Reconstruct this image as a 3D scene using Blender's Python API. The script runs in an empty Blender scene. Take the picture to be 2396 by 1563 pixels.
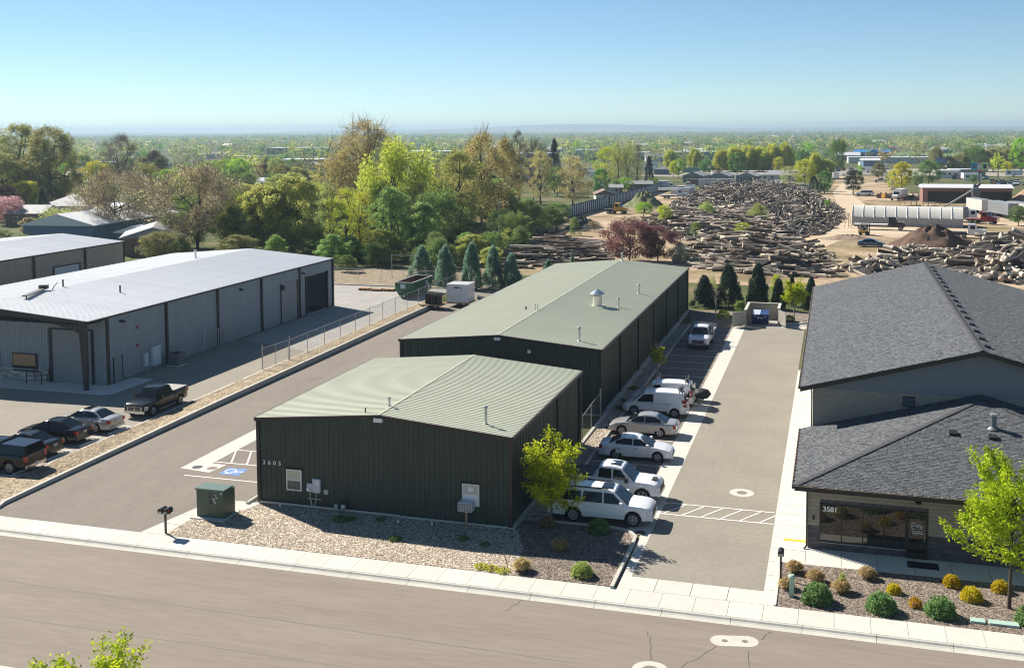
import bpy, math, random
import numpy as np
from mathutils import Vector, Matrix

# ------------------------------------------------------------------ camera, light, exposure
scene = bpy.context.scene
COL = scene.collection
cam_data = bpy.data.cameras.new("camera")
cam_data.sensor_width = 36.0
cam_data.lens = 2535.15 / 2396.0 * 36.0
cam_data.shift_y = -0.12332
cam_data.clip_start = 0.5
cam_data.clip_end = 30000.0
cam = bpy.data.objects.new("camera", cam_data)
COL.objects.link(cam)
yaw, pitch, roll = math.radians(16.6309), math.radians(4.0555), math.radians(-0.3302)
fw = Vector((-math.sin(yaw) * math.cos(pitch), math.cos(yaw) * math.cos(pitch), -math.sin(pitch)))
rt = Vector((math.cos(yaw), math.sin(yaw), 0.0))
up = rt.cross(fw)
rt2 = math.cos(roll) * rt + math.sin(roll) * up
up2 = -math.sin(roll) * rt + math.cos(roll) * up
m3 = Matrix((rt2, up2, -fw)).transposed()
cam.matrix_world = Matrix.Translation((31.758, -54.808, 21.48)) @ m3.to_4x4()
scene.camera = cam

SUN_EL, SUN_AZ = math.radians(37.5), math.radians(152.5)     # azimuth counter-clockwise from +X, towards the sun
to_sun = Vector((math.cos(SUN_AZ) * math.cos(SUN_EL), math.sin(SUN_AZ) * math.cos(SUN_EL), math.sin(SUN_EL)))
world = bpy.data.worlds.new("World")
scene.world = world
world.use_nodes = True
wnt = world.node_tree
wnt.nodes.clear()
sky = wnt.nodes.new("ShaderNodeTexSky")
sky.sky_type = 'NISHITA'
sky.sun_disc = False
sky.sun_elevation = SUN_EL
sky.sun_rotation = math.radians(90) - SUN_AZ
sky.altitude = 3000
sky.air_density = 1.0
sky.dust_density = 0.0
sky.ozone_density = 4.0
bg = wnt.nodes.new("ShaderNodeBackground")
bg.inputs["Strength"].default_value = 0.062
wo = wnt.nodes.new("ShaderNodeOutputWorld")
hue = wnt.nodes.new("ShaderNodeVectorMath")
hue.operation = 'MULTIPLY'
hue.inputs[1].default_value = (1.0, 1.04, 0.97)
wnt.links.new(sky.outputs[0], hue.inputs[0])
wnt.links.new(hue.outputs[0], bg.inputs[0])
wnt.links.new(bg.outputs[0], wo.inputs[0])
sun_data = bpy.data.lights.new("sun", 'SUN')
sun_data.energy = 4.9
sun_data.angle = math.radians(0.53)
sun_data.color = (1.0, 0.93, 0.83)
sun = bpy.data.objects.new("sun", sun_data)
sun.rotation_euler = to_sun.to_track_quat('Z', 'Y').to_euler()
sun.location = (0, 0, 60)
COL.objects.link(sun)
vs = scene.view_settings
vs.view_transform = 'Standard'
vs.look = 'None'
vs.gamma = 1.0
vs.use_curve_mapping = False
vs.exposure = 0.9
scene.cycles.use_denoising = True
scene.cycles.filter_width = 1.1
scene.cycles.max_bounces = 6
scene.cycles.volume_bounces = 0
scene.cycles.transparent_max_bounces = 6

rng = np.random.default_rng(7)
random.seed(7)

# ------------------------------------------------------------------ materials
def new_mat(name):
    m = bpy.data.materials.new(name)
    m.use_nodes = True
    return m, m.node_tree, m.node_tree.nodes["Principled BSDF"]

def mat(name, col, rough=0.6, metal=0.0, var=0.0, scale=2.0, bump=0.0, spec=0.5, var2=0.0, scale2=0.15, coat=0.0, detail=4.0, stretch=None, rand=0.0):
    """painted / mineral surface: base colour with two octaves of noise variation"""
    m, nt, b = new_mat(name)
    N, L = nt.nodes, nt.links
    b.inputs["Roughness"].default_value = rough
    b.inputs["Metallic"].default_value = metal
    b.inputs["Specular IOR Level"].default_value = spec
    b.inputs["Coat Weight"].default_value = coat
    c4 = (*col, 1)
    b.inputs["Base Color"].default_value = c4
    if var or var2 or bump or rand:
        tc = N.new("ShaderNodeTexCoord")
        src = tc.outputs["Object"]
        if stretch:
            mp = N.new("ShaderNodeMapping")
            mp.inputs["Scale"].default_value = stretch
            L.new(src, mp.inputs[0]); src = mp.outputs[0]
        last = None
        rgb = N.new("ShaderNodeRGB"); rgb.outputs[0].default_value = c4
        last = rgb.outputs[0]
        for v, s in ((var, scale), (var2, scale2)):
            if not v: continue
            nz = N.new("ShaderNodeTexNoise"); nz.inputs["Scale"].default_value = s
            nz.inputs["Detail"].default_value = detail
            L.new(src, nz.inputs["Vector"])
            mr = N.new("ShaderNodeMapRange")
            mr.inputs[1].default_value = 0.3; mr.inputs[2].default_value = 0.7
            mr.inputs[3].default_value = 1 - v; mr.inputs[4].default_value = 1 + v
            L.new(nz.outputs[0], mr.inputs[0])
            mx = N.new("ShaderNodeVectorMath"); mx.operation = 'SCALE'
            L.new(last, mx.inputs[0]); L.new(mr.outputs[0], mx.inputs["Scale"])
            last = mx.outputs[0]
            if v == var and bump:
                bp = N.new("ShaderNodeBump"); bp.inputs["Strength"].default_value = bump
                bp.inputs["Distance"].default_value = 0.05
                L.new(nz.outputs[0], bp.inputs["Height"]); L.new(bp.outputs[0], b.inputs["Normal"])
        if rand:
            oi = N.new("ShaderNodeObjectInfo")
            mr = N.new("ShaderNodeMapRange")
            mr.inputs[3].default_value = 1 - rand; mr.inputs[4].default_value = 1 + rand
            L.new(oi.outputs["Random"], mr.inputs[0])
            mx = N.new("ShaderNodeVectorMath"); mx.operation = 'SCALE'
            L.new(last, mx.inputs[0]); L.new(mr.outputs[0], mx.inputs["Scale"])
            last = mx.outputs[0]
        L.new(last, b.inputs["Base Color"])
    return m

def speckle(name, c1, c2, c3, scale, rough=0.9, bump=0.4, big=0.12, bigscale=0.4):
    """loose stones: voronoi cells each of its own shade"""
    m, nt, b = new_mat(name)
    N, L = nt.nodes, nt.links
    tc = N.new("ShaderNodeTexCoord")
    vo = N.new("ShaderNodeTexVoronoi"); vo.inputs["Scale"].default_value = scale
    L.new(tc.outputs["Object"], vo.inputs["Vector"])
    rmp = N.new("ShaderNodeValToRGB")
    e = rmp.color_ramp.elements
    e[0].position = 0.1; e[0].color = (*c1, 1)
    e[1].position = 0.9; e[1].color = (*c3, 1)
    q = e.new(0.5); q.color = (*c2, 1)
    sp = N.new("ShaderNodeSeparateColor"); L.new(vo.outputs["Color"], sp.inputs[0])
    L.new(sp.outputs[0], rmp.inputs[0])
    nz = N.new("ShaderNodeTexNoise"); nz.inputs["Scale"].default_value = bigscale; nz.inputs["Detail"].default_value = 5
    L.new(tc.outputs["Object"], nz.inputs["Vector"])
    mr = N.new("ShaderNodeMapRange"); mr.inputs[1].default_value = .3; mr.inputs[2].default_value = .7
    mr.inputs[3].default_value = 1 - big; mr.inputs[4].default_value = 1 + big
    L.new(nz.outputs[0], mr.inputs[0])
    mx = N.new("ShaderNodeVectorMath"); mx.operation = 'SCALE'
    L.new(rmp.outputs[0], mx.inputs[0]); L.new(mr.outputs[0], mx.inputs["Scale"])
    L.new(mx.outputs[0], b.inputs["Base Color"])
    bp = N.new("ShaderNodeBump"); bp.inputs["Strength"].default_value = bump; bp.inputs["Distance"].default_value = .04
    L.new(vo.outputs["Distance"], bp.inputs["Height"]); bp.invert = True
    L.new(bp.outputs[0], b.inputs["Normal"])
    b.inputs["Roughness"].default_value = rough
    return m

def leafmat(name, c1, c2, trans=0.4, rand=0.12):
    """foliage: each leaf clump has its own shade between two colours; light passes through"""
    m, nt, b = new_mat(name)
    N, L = nt.nodes, nt.links
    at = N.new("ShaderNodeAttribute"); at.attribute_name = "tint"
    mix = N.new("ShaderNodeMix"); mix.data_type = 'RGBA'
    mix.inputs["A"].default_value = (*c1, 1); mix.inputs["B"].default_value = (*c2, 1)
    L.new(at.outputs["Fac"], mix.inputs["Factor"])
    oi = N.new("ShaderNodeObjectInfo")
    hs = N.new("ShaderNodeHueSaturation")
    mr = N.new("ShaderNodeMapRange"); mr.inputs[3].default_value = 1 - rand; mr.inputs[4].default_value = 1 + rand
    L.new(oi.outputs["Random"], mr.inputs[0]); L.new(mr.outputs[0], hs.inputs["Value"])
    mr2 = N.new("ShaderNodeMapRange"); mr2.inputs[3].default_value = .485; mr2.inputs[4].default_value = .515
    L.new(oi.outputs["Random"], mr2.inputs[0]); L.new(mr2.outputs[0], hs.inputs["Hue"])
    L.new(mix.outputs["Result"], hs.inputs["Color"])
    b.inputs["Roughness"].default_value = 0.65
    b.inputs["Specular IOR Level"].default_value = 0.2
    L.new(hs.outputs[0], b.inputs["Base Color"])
    tr = N.new("ShaderNodeBsdfTranslucent"); L.new(hs.outputs[0], tr.inputs[0])
    ms = N.new("ShaderNodeMixShader"); ms.inputs[0].default_value = trans
    L.new(b.outputs[0], ms.inputs[1]); L.new(tr.outputs[0], ms.inputs[2])
    L.new(ms.outputs[0], N["Material Output"].inputs["Surface"])
    return m

def glassmat(name, col=(0.02, 0.025, 0.03), rough=0.05, spec=0.8):
    return mat(name, col, rough=rough, spec=spec)

# ------------------------------------------------------------------ objects
def tag(o, label=None, cat=None, group=None, kind=None):
    if label: o["label"] = label
    if cat: o["category"] = cat
    if group: o["group"] = group
    if kind: o["kind"] = kind
    return o

def empty(name, loc=(0, 0, 0), label=None, cat=None, group=None, rz=0.0):
    o = bpy.data.objects.new(name, None)
    o.empty_display_size = 0.3
    o.location = loc; o.rotation_euler = (0, 0, rz)
    COL.objects.link(o)
    return tag(o, label, cat, group)

def wloc(o):
    v = Vector((0, 0, 0))
    while o is not None:
        v += o.location; o = o.parent
    return v

def link(name, me, parent=None, loc=None):
    o = bpy.data.objects.new(name, me)
    COL.objects.link(o)
    if parent is not None: o.parent = parent
    if loc is not None: o.location = loc
    return o

def copy_tree(o, parent=None):
    c = o.copy(); COL.objects.link(c)
    if parent is not None: c.parent = parent
    for ch in list(o.children): copy_tree(ch, c)
    return c

class MB:
    """collects shapes in world coordinates, then builds ONE mesh object (stored relative to its parent)"""
    def __init__(s): s.v = []; s.f = []; s.mi = []; s.cur = 0
    def add(s, vs, fs):
        n = len(s.v); s.v += [tuple(p) for p in vs]
        for f in fs: s.f.append(tuple(i + n for i in f)); s.mi.append(s.cur)
        return s
    def box(s, x0, x1, y0, y1, z0, z1):
        return s.add([(x0,y0,z0),(x1,y0,z0),(x1,y1,z0),(x0,y1,z0),(x0,y0,z1),(x1,y0,z1),(x1,y1,z1),(x0,y1,z1)],
                     [(3,2,1,0),(4,5,6,7),(0,1,5,4),(1,2,6,5),(2,3,7,6),(3,0,4,7)])
    def obox(s, c, sx, sy, sz, rz=0.0, ry=0.0, rx=0.0):
        M = Matrix.Rotation(rz, 3, 'Z') @ Matrix.Rotation(ry, 3, 'Y') @ Matrix.Rotation(rx, 3, 'X')
        c = Vector(c); hs = [(-1,-1,-1),(1,-1,-1),(1,1,-1),(-1,1,-1),(-1,-1,1),(1,-1,1),(1,1,1),(-1,1,1)]
        return s.add([c + M @ Vector((a*sx/2, b*sy/2, d*sz/2)) for a, b, d in hs],
                     [(3,2,1,0),(4,5,6,7),(0,1,5,4),(1,2,6,5),(2,3,7,6),(3,0,4,7)])
    def quad(s, *p): return s.add(p, [tuple(range(len(p)))])
    def prism(s, pts, z0, z1):
        n = len(pts)
        return s.add([(x, y, z0) for x, y in pts] + [(x, y, z1) for x, y in pts],
                     [tuple(reversed(range(n))), tuple(range(n, 2*n))] + [(i, (i+1) % n, n + (i+1) % n, n + i) for i in range(n)])
    def extr(s, pts, d):
        """polygon of 3-D points extruded by vector d"""
        n = len(pts); d = Vector(d); P = [Vector(p) for p in pts]
        return s.add(P + [p + d for p in P], [tuple(reversed(range(n))), tuple(range(n, 2*n))] + [(i, (i+1) % n, n + (i+1) % n, n + i) for i in range(n)])
    def cyl(s, a, b, r0, r1=None, n=10, caps=True):
        if r1 is None: r1 = r0
        a, b = Vector(a), Vector(b); d = (b - a)
        if d.length < 1e-6: return s
        d.normalize()
        u = d.orthogonal().normalized(); w = d.cross(u)
        vs = []
        for c, r in ((a, r0), (b, r1)):
            for i in range(n):
                t = 2*math.pi*i/n; vs.append(c + r*(math.cos(t)*u + math.sin(t)*w))
        fs = [(i, (i+1) % n, n + (i+1) % n, n + i) for i in range(n)]
        if caps: fs += [tuple(reversed(range(n))), tuple(range(n, 2*n))]
        return s.add(vs, fs)
    def path(s, pts, r, n=6, r1=None):
        for i in range(len(pts) - 1):
            t0, t1 = i/(len(pts)-1), (i+1)/(len(pts)-1)
            e = r if r1 is None else r1
            s.cyl(pts[i], pts[i+1], r + (e-r)*t0, r + (e-r)*t1, n)
        return s
    def lathe(s, prof, c=(0,0,0), n=16, axis='Z'):
        c = Vector(c); vs = []
        for r, z in prof:
            for i in range(n):
                t = 2*math.pi*i/n
                p = (r*math.cos(t), r*math.sin(t), z) if axis == 'Z' else (r*math.cos(t), z, r*math.sin(t))
                vs.append(c + Vector(p))
        fs = []
        for k in range(len(prof)-1):
            for i in range(n):
                q = (k*n+i, k*n+(i+1) % n, (k+1)*n+(i+1) % n, (k+1)*n+i)
                fs.append(q if axis == 'Z' else q[::-1])
        fs.append(tuple(reversed(range(n)))); fs.append(tuple(range((len(prof)-1)*n, len(prof)*n)))
        return s.add(vs, fs)
    def mesh(s, name, mats, off=Vector((0,0,0)), smooth=None):
        me = bpy.data.meshes.new(name)
        me.from_pydata([(x-off[0], y-off[1], z-off[2]) for x, y, z in s.v], [], s.f)
        for m in (mats if isinstance(mats, (list, tuple)) else [mats]): me.materials.append(m)
        if any(s.mi): me.polygons.foreach_set("material_index", s.mi)
        if smooth:
            me.polygons.foreach_set("use_smooth", [True]*len(me.polygons))
            me.set_sharp_from_angle(angle=math.radians(smooth))
        me.update()
        return me
    def build(s, name, mats, parent=None, smooth=None, origin=None):
        off = wloc(parent) if parent is not None else Vector(origin or (0,0,0))
        o = link(name, s.mesh(name, mats, off, smooth), parent)
        if parent is None and origin is not None: o.location = origin
        return o

def solo(mb, name, mats, label, cat, origin=(0,0,0), group=None, smooth=None):
    return tag(mb.build(name, mats, None, smooth, origin), label, cat, group)

def struct(mb, name, mats, parent=None):
    o = mb.build(name, mats, parent)
    if parent is None: o["kind"] = "structure"
    return o

def npmesh(name, V, F, mats, tint=None, midx=None, smooth=False):
    """fast mesh from numpy arrays; F is (n,3) or (n,4)"""
    me = bpy.data.meshes.new(name)
    nv, nf, k = len(V), len(F), F.shape[1]
    me.vertices.add(nv); me.vertices.foreach_set("co", np.ascontiguousarray(V, dtype=np.float32).ravel())
    me.loops.add(nf*k); me.loops.foreach_set("vertex_index", np.ascontiguousarray(F, dtype=np.int32).ravel())
    me.polygons.add(nf)
    me.polygons.foreach_set("loop_start", np.arange(0, nf*k, k, dtype=np.int32))
    me.polygons.foreach_set("loop_total", np.full(nf, k, dtype=np.int32))
    for m in (mats if isinstance(mats, (list, tuple)) else [mats]): me.materials.append(m)
    if midx is not None: me.polygons.foreach_set("material_index", np.asarray(midx, dtype=np.int32))
    if smooth: me.polygons.foreach_set("use_smooth", np.ones(nf, dtype=bool))
    me.update(calc_edges=True)
    if tint is not None:
        a = me.attributes.new("tint", 'FLOAT', 'FACE'); a.data.foreach_set("value", np.asarray(tint, dtype=np.float32))
    return me

# ------------------------------------------------------------------ shared materials
M = {}
M['asphalt_street'] = mat("asphalt_street", (0.245, 0.208, 0.17), rough=0.93, var=0.07, scale=0.35, var2=0.08, scale2=3.2, bump=0.0, detail=9, stretch=(0.22, 1.6, 1), spec=0.25)
M['asphalt_drive'] = mat("asphalt_drive", (0.215, 0.188, 0.157), rough=0.93, var=0.08, scale=0.3, var2=0.09, scale2=3.5, detail=9, stretch=(1.5, 0.3, 1), spec=0.25)
M['asphalt_lot'] = mat("asphalt_lot", (0.275, 0.25, 0.205), rough=0.93, var=0.07, scale=0.25, var2=0.08, scale2=3.0, detail=9, spec=0.25)
M['crack'] = mat("crack_tar", (0.11, 0.095, 0.082), rough=0.9)
M['seam'] = mat("asphalt_seam", (0.185, 0.16, 0.135), rough=0.9)
M['concrete'] = mat("concrete", (0.58, 0.56, 0.50), rough=0.9, var=0.05, scale=1.3, var2=0.05, scale2=9, detail=8, rand=0.05, spec=0.3)
M['concrete2'] = mat("concrete_kerb", (0.52, 0.50, 0.44), rough=0.9, var=0.07, scale=1.0, var2=0.06, scale2=7, detail=8, rand=0.04, spec=0.3)
M['concrete_yard'] = mat("concrete_yard", (0.33, 0.315, 0.29), rough=0.9, var=0.1, scale=0.5, var2=0.07, scale2=4, detail=8, spec=0.3)
M['joint'] = mat("joint", (0.22, 0.2, 0.17), rough=0.95)
M['gravel_tan'] = speckle("gravel_tan", (0.17, 0.13, 0.09), (0.42, 0.34, 0.245), (0.70, 0.60, 0.47), 11.0)
M['gravel_dark'] = speckle("gravel_dark", (0.06, 0.047, 0.038), (0.19, 0.15, 0.115), (0.36, 0.29, 0.23), 12.0)
M['gravel_straw'] = speckle("gravel_straw", (0.13, 0.095, 0.055), (0.28, 0.21, 0.125), (0.42, 0.34, 0.22), 9.0, big=0.25, bigscale=1.2)
M['paint'] = mat("line_paint", (0.78, 0.75, 0.68), rough=0.8, var=0.1, scale=3, detail=8)
M['paint_blue'] = mat("paint_blue", (0.10, 0.22, 0.50), rough=0.7, var=0.1, scale=3)
M['paint_yellow'] = mat("paint_yellow", (0.80, 0.47, 0.03), rough=0.7, var=0.1, scale=3)
M['iron'] = mat("cast_iron", (0.20, 0.17, 0.14), rough=0.8, var=0.3, scale=20)
M['galv'] = mat("galvanised", (0.45, 0.46, 0.46), rough=0.45, metal=0.6)
M['white'] = mat("white_paint", (0.78, 0.78, 0.76), rough=0.5)
M['black'] = mat("black_paint", (0.015, 0.015, 0.016), rough=0.4)
M['rubber'] = mat("rubber", (0.018, 0.018, 0.019), rough=0.85)
M['glass'] = glassmat("glass_dark")
M['wood'] = mat("raw_wood", (0.45, 0.30, 0.16), rough=0.8, var=0.2, scale=6, rand=0.2)
M['steel_dark'] = mat("dark_steel", (0.06, 0.06, 0.06), rough=0.5, metal=0.3)

# countryside: one sheet to the horizon, with a trench for the street
def groundmat():
    m, nt, b = new_mat("countryside")
    N, L = nt.nodes, nt.links
    tc = N.new("ShaderNodeTexCoord")
    def nz(scale, det=6, seed=0):
        mp = N.new("ShaderNodeMapping"); mp.inputs["Location"].default_value = (seed, seed*.7, 0)
        L.new(tc.outputs["Object"], mp.inputs[0])
        n = N.new("ShaderNodeTexNoise"); n.inputs["Scale"].default_value = scale; n.inputs["Detail"].default_value = det
        L.new(mp.outputs[0], n.inputs["Vector"]); return n.outputs[0]
    def ramp(fac, *st):
        r = N.new("ShaderNodeValToRGB"); e = r.color_ramp.elements
        e[0].position, e[0].color = st[0][0], (*st[0][1], 1); e[1].position, e[1].color = st[-1][0], (*st[-1][1], 1)
        for p, c in st[1:-1]:
            q = e.new(p); q.color = (*c, 1)
        L.new(fac, r.inputs[0]); return r.outputs[0]
    field = N.new("ShaderNodeTexVoronoi"); field.inputs["Scale"].default_value = 0.0042
    L.new(tc.outputs["Object"], field.inputs["Vector"])
    sp = N.new("ShaderNodeSeparateColor"); L.new(field.outputs["Color"], sp.inputs[0])
    far = ramp(sp.outputs[0], (0.1, (0.06, 0.10, 0.035)), (0.35, (0.10, 0.105, 0.05)), (0.6, (0.05, 0.085, 0.03)), (0.8, (0.15, 0.13, 0.08)), (0.95, (0.075, 0.11, 0.045)))
    near = ramp(nz(0.06, 8, 3), (0.35, (0.055, 0.075, 0.025)), (0.52, (0.11, 0.12, 0.045)), (0.68, (0.20, 0.165, 0.10)))
    ln = N.new("ShaderNodeVectorMath"); ln.operation = 'LENGTH'; L.new(tc.outputs["Object"], ln.inputs[0])
    mr = N.new("ShaderNodeMapRange"); mr.inputs[1].default_value = 330; mr.inputs[2].default_value = 700
    L.new(ln.outputs["Value"], mr.inputs[0])
    mx = N.new("ShaderNodeMix"); mx.data_type = 'RGBA'
    L.new(mr.outputs[0], mx.inputs["Factor"]); L.new(near, mx.inputs["A"]); L.new(far, mx.inputs["B"])
    L.new(mx.outputs["Result"], b.inputs["Base Color"])
    b.inputs["Roughness"].default_value = 0.95; b.inputs["Specular IOR Level"].default_value = 0.1
    return m
M['ground'] = groundmat()
mb = MB()
prof = [(-900, -.02), (-20.95, -.02), (-20.9, -.35), (-6.3, -.35), (-6.25, -.02), (400, -.02), (14000, -.02)]
xs = [-9000, -400, 400, 9000]
vs_ = [(x, y, z) for x in xs for y, z in prof]
mb.add(vs_, [(i*7+j, (i+1)*7+j, (i+1)*7+j+1, i*7+j+1) for i in range(3) for j in range(6)])
struct(mb, "ground", M['ground'])

# street
st = MB(); st.box(-140, 150, -20.0, -8.0, -.3, -.12)
street = struct(st, "street", M['asphalt_street'])
def strip(mb, pts, w, z):
    """thin flat ribbon following points"""
    P = [Vector((x, y, z)) for x, y in pts]
    for i in range(len(P)-1):
        d = (P[i+1]-P[i]); n = Vector((-d.y, d.x, 0)).normalized()*w/2
        mb.quad(P[i]-n, P[i+1]-n, P[i+1]+n, P[i]+n)
    return mb
def jag(a, b, n, amp):
    return [(a[0]+(b[0]-a[0])*i/n+random.uniform(-amp, amp), a[1]+(b[1]-a[1])*i/n+random.uniform(-amp, amp)) for i in range(n+1)]
strip(MB(), jag((-60, -12.3), (22, -13.2), 70, .03), .055, -.116).build("crack", M['seam'], street)
strip(MB(), jag((-60, -16.2), (60, -16.0), 40, .02), .03, -.116).build("crack", M['seam'], street)
for a, b_ in (((24.3, -9.6), (24.9, -12.2)), ((27.3, -10.2), (25.9, -12.8)), ((28.6, -10.3), (29.3, -15.5)), ((29.0, -9.1), (29.4, -8.2)), ((18.2, -8.1), (17.8, -9.4)), ((24.0, -13.9), (23.0, -19.0))):
    strip(MB(), jag(a, b_, 9, .07), .035, -.116).build("crack", M['crack'], street)
# far kerb of the street
mb = MB(); mb.box(-140, 150, -20.9, -20.0, -.3, -.02)
struct(mb, "far_kerb", M['concrete2'])

def disc(mb, c, r, z, n=28, rx=None):
    return mb.add([(c[0]+r*math.cos(2*math.pi*i/n), c[1]+(rx or r)*math.sin(2*math.pi*i/n), z) for i in range(n)], [tuple(range(n))])
def manhole(c, r, z, rl, label, n=28):
    t = empty("manhole", (c[0], c[1], z), label, "manhole cover")
    disc(MB(), c, r, z+.004, n).build("collar", M['concrete2'], t)
    mb = MB(); disc(mb, c, rl, z+.008)
    mb.build("lid", M['iron'], t)
    return t
manhole((24.93, -12.95), .74, -.12, .36, "round iron manhole in a pale concrete ring, cut by the bottom edge of the street")
manhole((26.72, 9.35), .72, 0, .30, "round iron manhole in an angular pale concrete ring on the right driveway")
t = empty("valve_pad", (28.0, -9.5, -.12), "oblong concrete pad with two small valve lids in the street", "valve cover")
mb = MB(); n = 16
mb.add([(27.45-.5*math.sin(math.pi*i/n), -9.62+.5*math.cos(math.pi*i/n), -.115) for i in range(n+1)] + [(28.45+.5*math.sin(math.pi*i/n), -9.4-.5*math.cos(math.pi*i/n), -.115) for i in range(n+1)], [tuple(range(2*n+2))])
mb.build("pad", M['concrete2'], t)
for x, y in ((27.55, -9.6), (28.38, -9.42)): disc(MB(), (x, y), .13, -.110).build("lid", M['iron'], t)

# kerb with gutter, in poured lengths
kp = [(-5.86, -.3), (-7.50, -.3), (-8.06, -.3), (-8.06, -.115), (-7.74, -.10), (-7.60, -.012), (-7.50, 0), (-7.50, -.02)]
gut = struct(MB().box(-140, 150, -8.0, -7.46, -.34, -.125), "gutter", M['joint'])
kprof = [(-8.06, -.115), (-7.76, -.105), (-7.66, -.07), (-7.60, -.012), (-7.48, .002)]
x = -76.0
km = None
while x < 110:
    if km is None:
        mb = MB(); n = len(kprof)
        vv = [(xx, y, z) for xx in (0, 3.028) for y, z in kprof] + [(xx, y, -.3) for xx in (0, 3.028) for y in (-8.06, -7.48)]
        mb.add(vv, [(i, n+i, n+i+1, i+1) for i in range(n-1)] + [(0, 2*n, 2*n+2, n), tuple([2*n] + list(range(n)) + [2*n+1]), tuple([2*n+3] + list(range(2*n-1, n-1, -1)) + [2*n+2])])
        km = mb.mesh("kerb_length", M['concrete2'])
    link("kerb_length", km, gut, (x, 0, 0)); x += 3.048
# sidewalk panels
sw = struct(MB().box(-140, 150, -7.47, -5.86, -.3, -.02), "sidewalk", M['joint'])
pm = MB().box(0, 1.508, 0, 1.60, -.05, .004).mesh("panel", M['concrete'])
x = -22.86
while x < 50:
    link("panel", pm, sw, (x, -7.465, 0)); x += 1.524

# left driveway
dl = struct(MB().add([(-14.3, -5.85, .0), (-3.9, -5.85, .0), (-2.9, -1.0, 0), (.05, -1.0, 0), (.05, 23.5, 0), (-1.05, 23.5, 0), (-1.05, 92, 0), (-15.2, 92, 0), (-14.6, 30, 0), (-14.4, 5, 0), (-14.2, -4)], [tuple(range(11))]) if False else MB().add([(-15.1, -5.85, 0), (-3.9, -5.85, 0), (-2.9, -.9, 0), (.05, -.9, 0), (.05, 23.9, 0), (-1.0, 23.9, 0), (-1.0, 92, 0), (-15.1, 92, 0)], [tuple(range(8))]), "left_driveway", M['asphalt_drive'])
strip(MB(), [(-11.8, 22), (-12.2, 45), (-12.4, 70)], .05, .004).build("crack", M['seam'], dl)
for y in (22, 28, 34.5, 41, 48, 55): strip(MB(), jag((-14.4, y-.2), (-11.9, y), 4, .03), .04, .004).build("crack", M['seam'], dl)
strip(MB(), jag((-11.9, 29), (-11.0, 30.2), 2, .02), .18, .005).build("crack", M['crack'], dl)
# concrete edge strip by the accessible stall
mb = MB(); mb.add([(-8.3, 4.5, .005), (-6.0, 4.15, .005), (-5.75, 5.85, .005), (-6.85, 5.9, .005), (-6.85, 23.9, .005), (-8.25, 23.9, .005)], [tuple(range(6))])
struct(mb, "concrete_strip", M['concrete'])
disc(MB(), (-7.35, 4.95), .34, .010, 20).build("drain_lid", M['steel_dark'], dl)
disc(MB(), (-6.3, 5.0), .34, .010, 20).build("drain_lid", M['iron'], dl)
# concrete path from the sidewalk to the shop corner
mb = MB(); mb.prism([(-3.9, -5.86), (-2.45, -5.86), (-2.35, -3.2), (-1.5, -1.75), (0, -1.15), (0, -.02), (-2.3, -.02), (-2.95, -.9)], -.3, .012)
path = struct(mb, "concrete_path", M['concrete'])
for a, b_ in (((-3.6, -4.3), (-2.4, -4.35)), ((-3.3, -2.8), (-2.2, -2.85)), ((-2.9, -.95), (-1.5, -1.75)), ((-1.5, -.02), (-1.0, -1.55))):
    strip(MB(), [a, b_], .025, .016).build("joint", M['joint'], path)
# painted lines of the accessible stall
ln = MB()
for a, b_ in (((-7.25, 3.3), (0, 3.3)), ((-6.85, 6.25), (0, 6.25)), ((-6.85, 9.0), (0, 9.0))): strip(ln, [a, b_], .11, .006)
for i in range(7): strip(ln, [(-6.7+1.15*i-.2, 8.95), (-6.7+1.15*i+1.0, 6.3)], .11, .0065)
ln.build("painted_line", M['paint'], dl)
strip(MB(), [(-5.3, 4.75), (-3.9, 4.75)], 1.3, .007).build("accessible_square", M['paint_blue'], dl)
wh = MB()  # wheelchair symbol, laid flat
cx, cy = -4.6, 4.75
def sy(u, v): return (cx + v, cy - u)
strip(wh, [sy(.34*math.cos(t)-.05, .34*math.sin(t)-.22) for t in [math.radians(100+20*k) for k in range(14)]], .09, .011)
strip(wh, [sy(-.05, .42), sy(-.03, 0), sy(.32, -.02), sy(.42, -.38)], .11, .0115)
strip(wh, [sy(-.04, .22), sy(.22, .2)], .09, .012)
disc(wh, sy(-.06, .56), .1, .0118, 12)
wh.build("wheelchair_symbol", M['white'], dl)

# retaining wall and planter strip between the two lots
wall_pts = [(-13.9, -5.3, .12), (-14.2, -4.2, .2), (-14.3, 0, .24), (-14.45, 10, .3), (-14.6, 20, .38), (-14.75, 40, .46), (-15.0, 56, .48), (-15.15, 70.5, .48)]
def ribbon(pts, w, z0=-.02):
    """wall of varying height along a line; w to the left of travel"""
    mb = MB(); P = [Vector((a, b, 0)) for a, b, _ in pts]; N_ = []
    for i in range(len(P)):
        d = (P[min(i+1, len(P)-1)] - P[max(i-1, 0)]).normalized(); N_.append(Vector((-d.y, d.x, 0)))
    vs = []
    for p, n, (_, _, h) in zip(P, N_, pts): vs += [(p.x, p.y, z0), (p.x, p.y, h), (p.x+n.x*w, p.y+n.y*w, h), (p.x+n.x*w, p.y+n.y*w, z0)]
    fs = []
    for i in range(len(P)-1):
        a, b = 4*i, 4*i+4
        fs += [(a, b, b+1, a+1), (a+1, b+1, b+2, a+2), (a+2, b+2, b+3, a+3)]
    fs += [(0, 1, 2, 3), (4*len(P)-1, 4*len(P)-2, 4*len(P)-3, 4*len(P)-4)]
    return mb.add(vs, fs)
tag(ribbon(wall_pts, .22).build("retaining_wall", M['concrete2']), "long low concrete retaining wall along the left driveway", "retaining wall")
pl = MB()
inner = [(x-.2, y, h-.05) for x, y, h in wall_pts]
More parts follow.
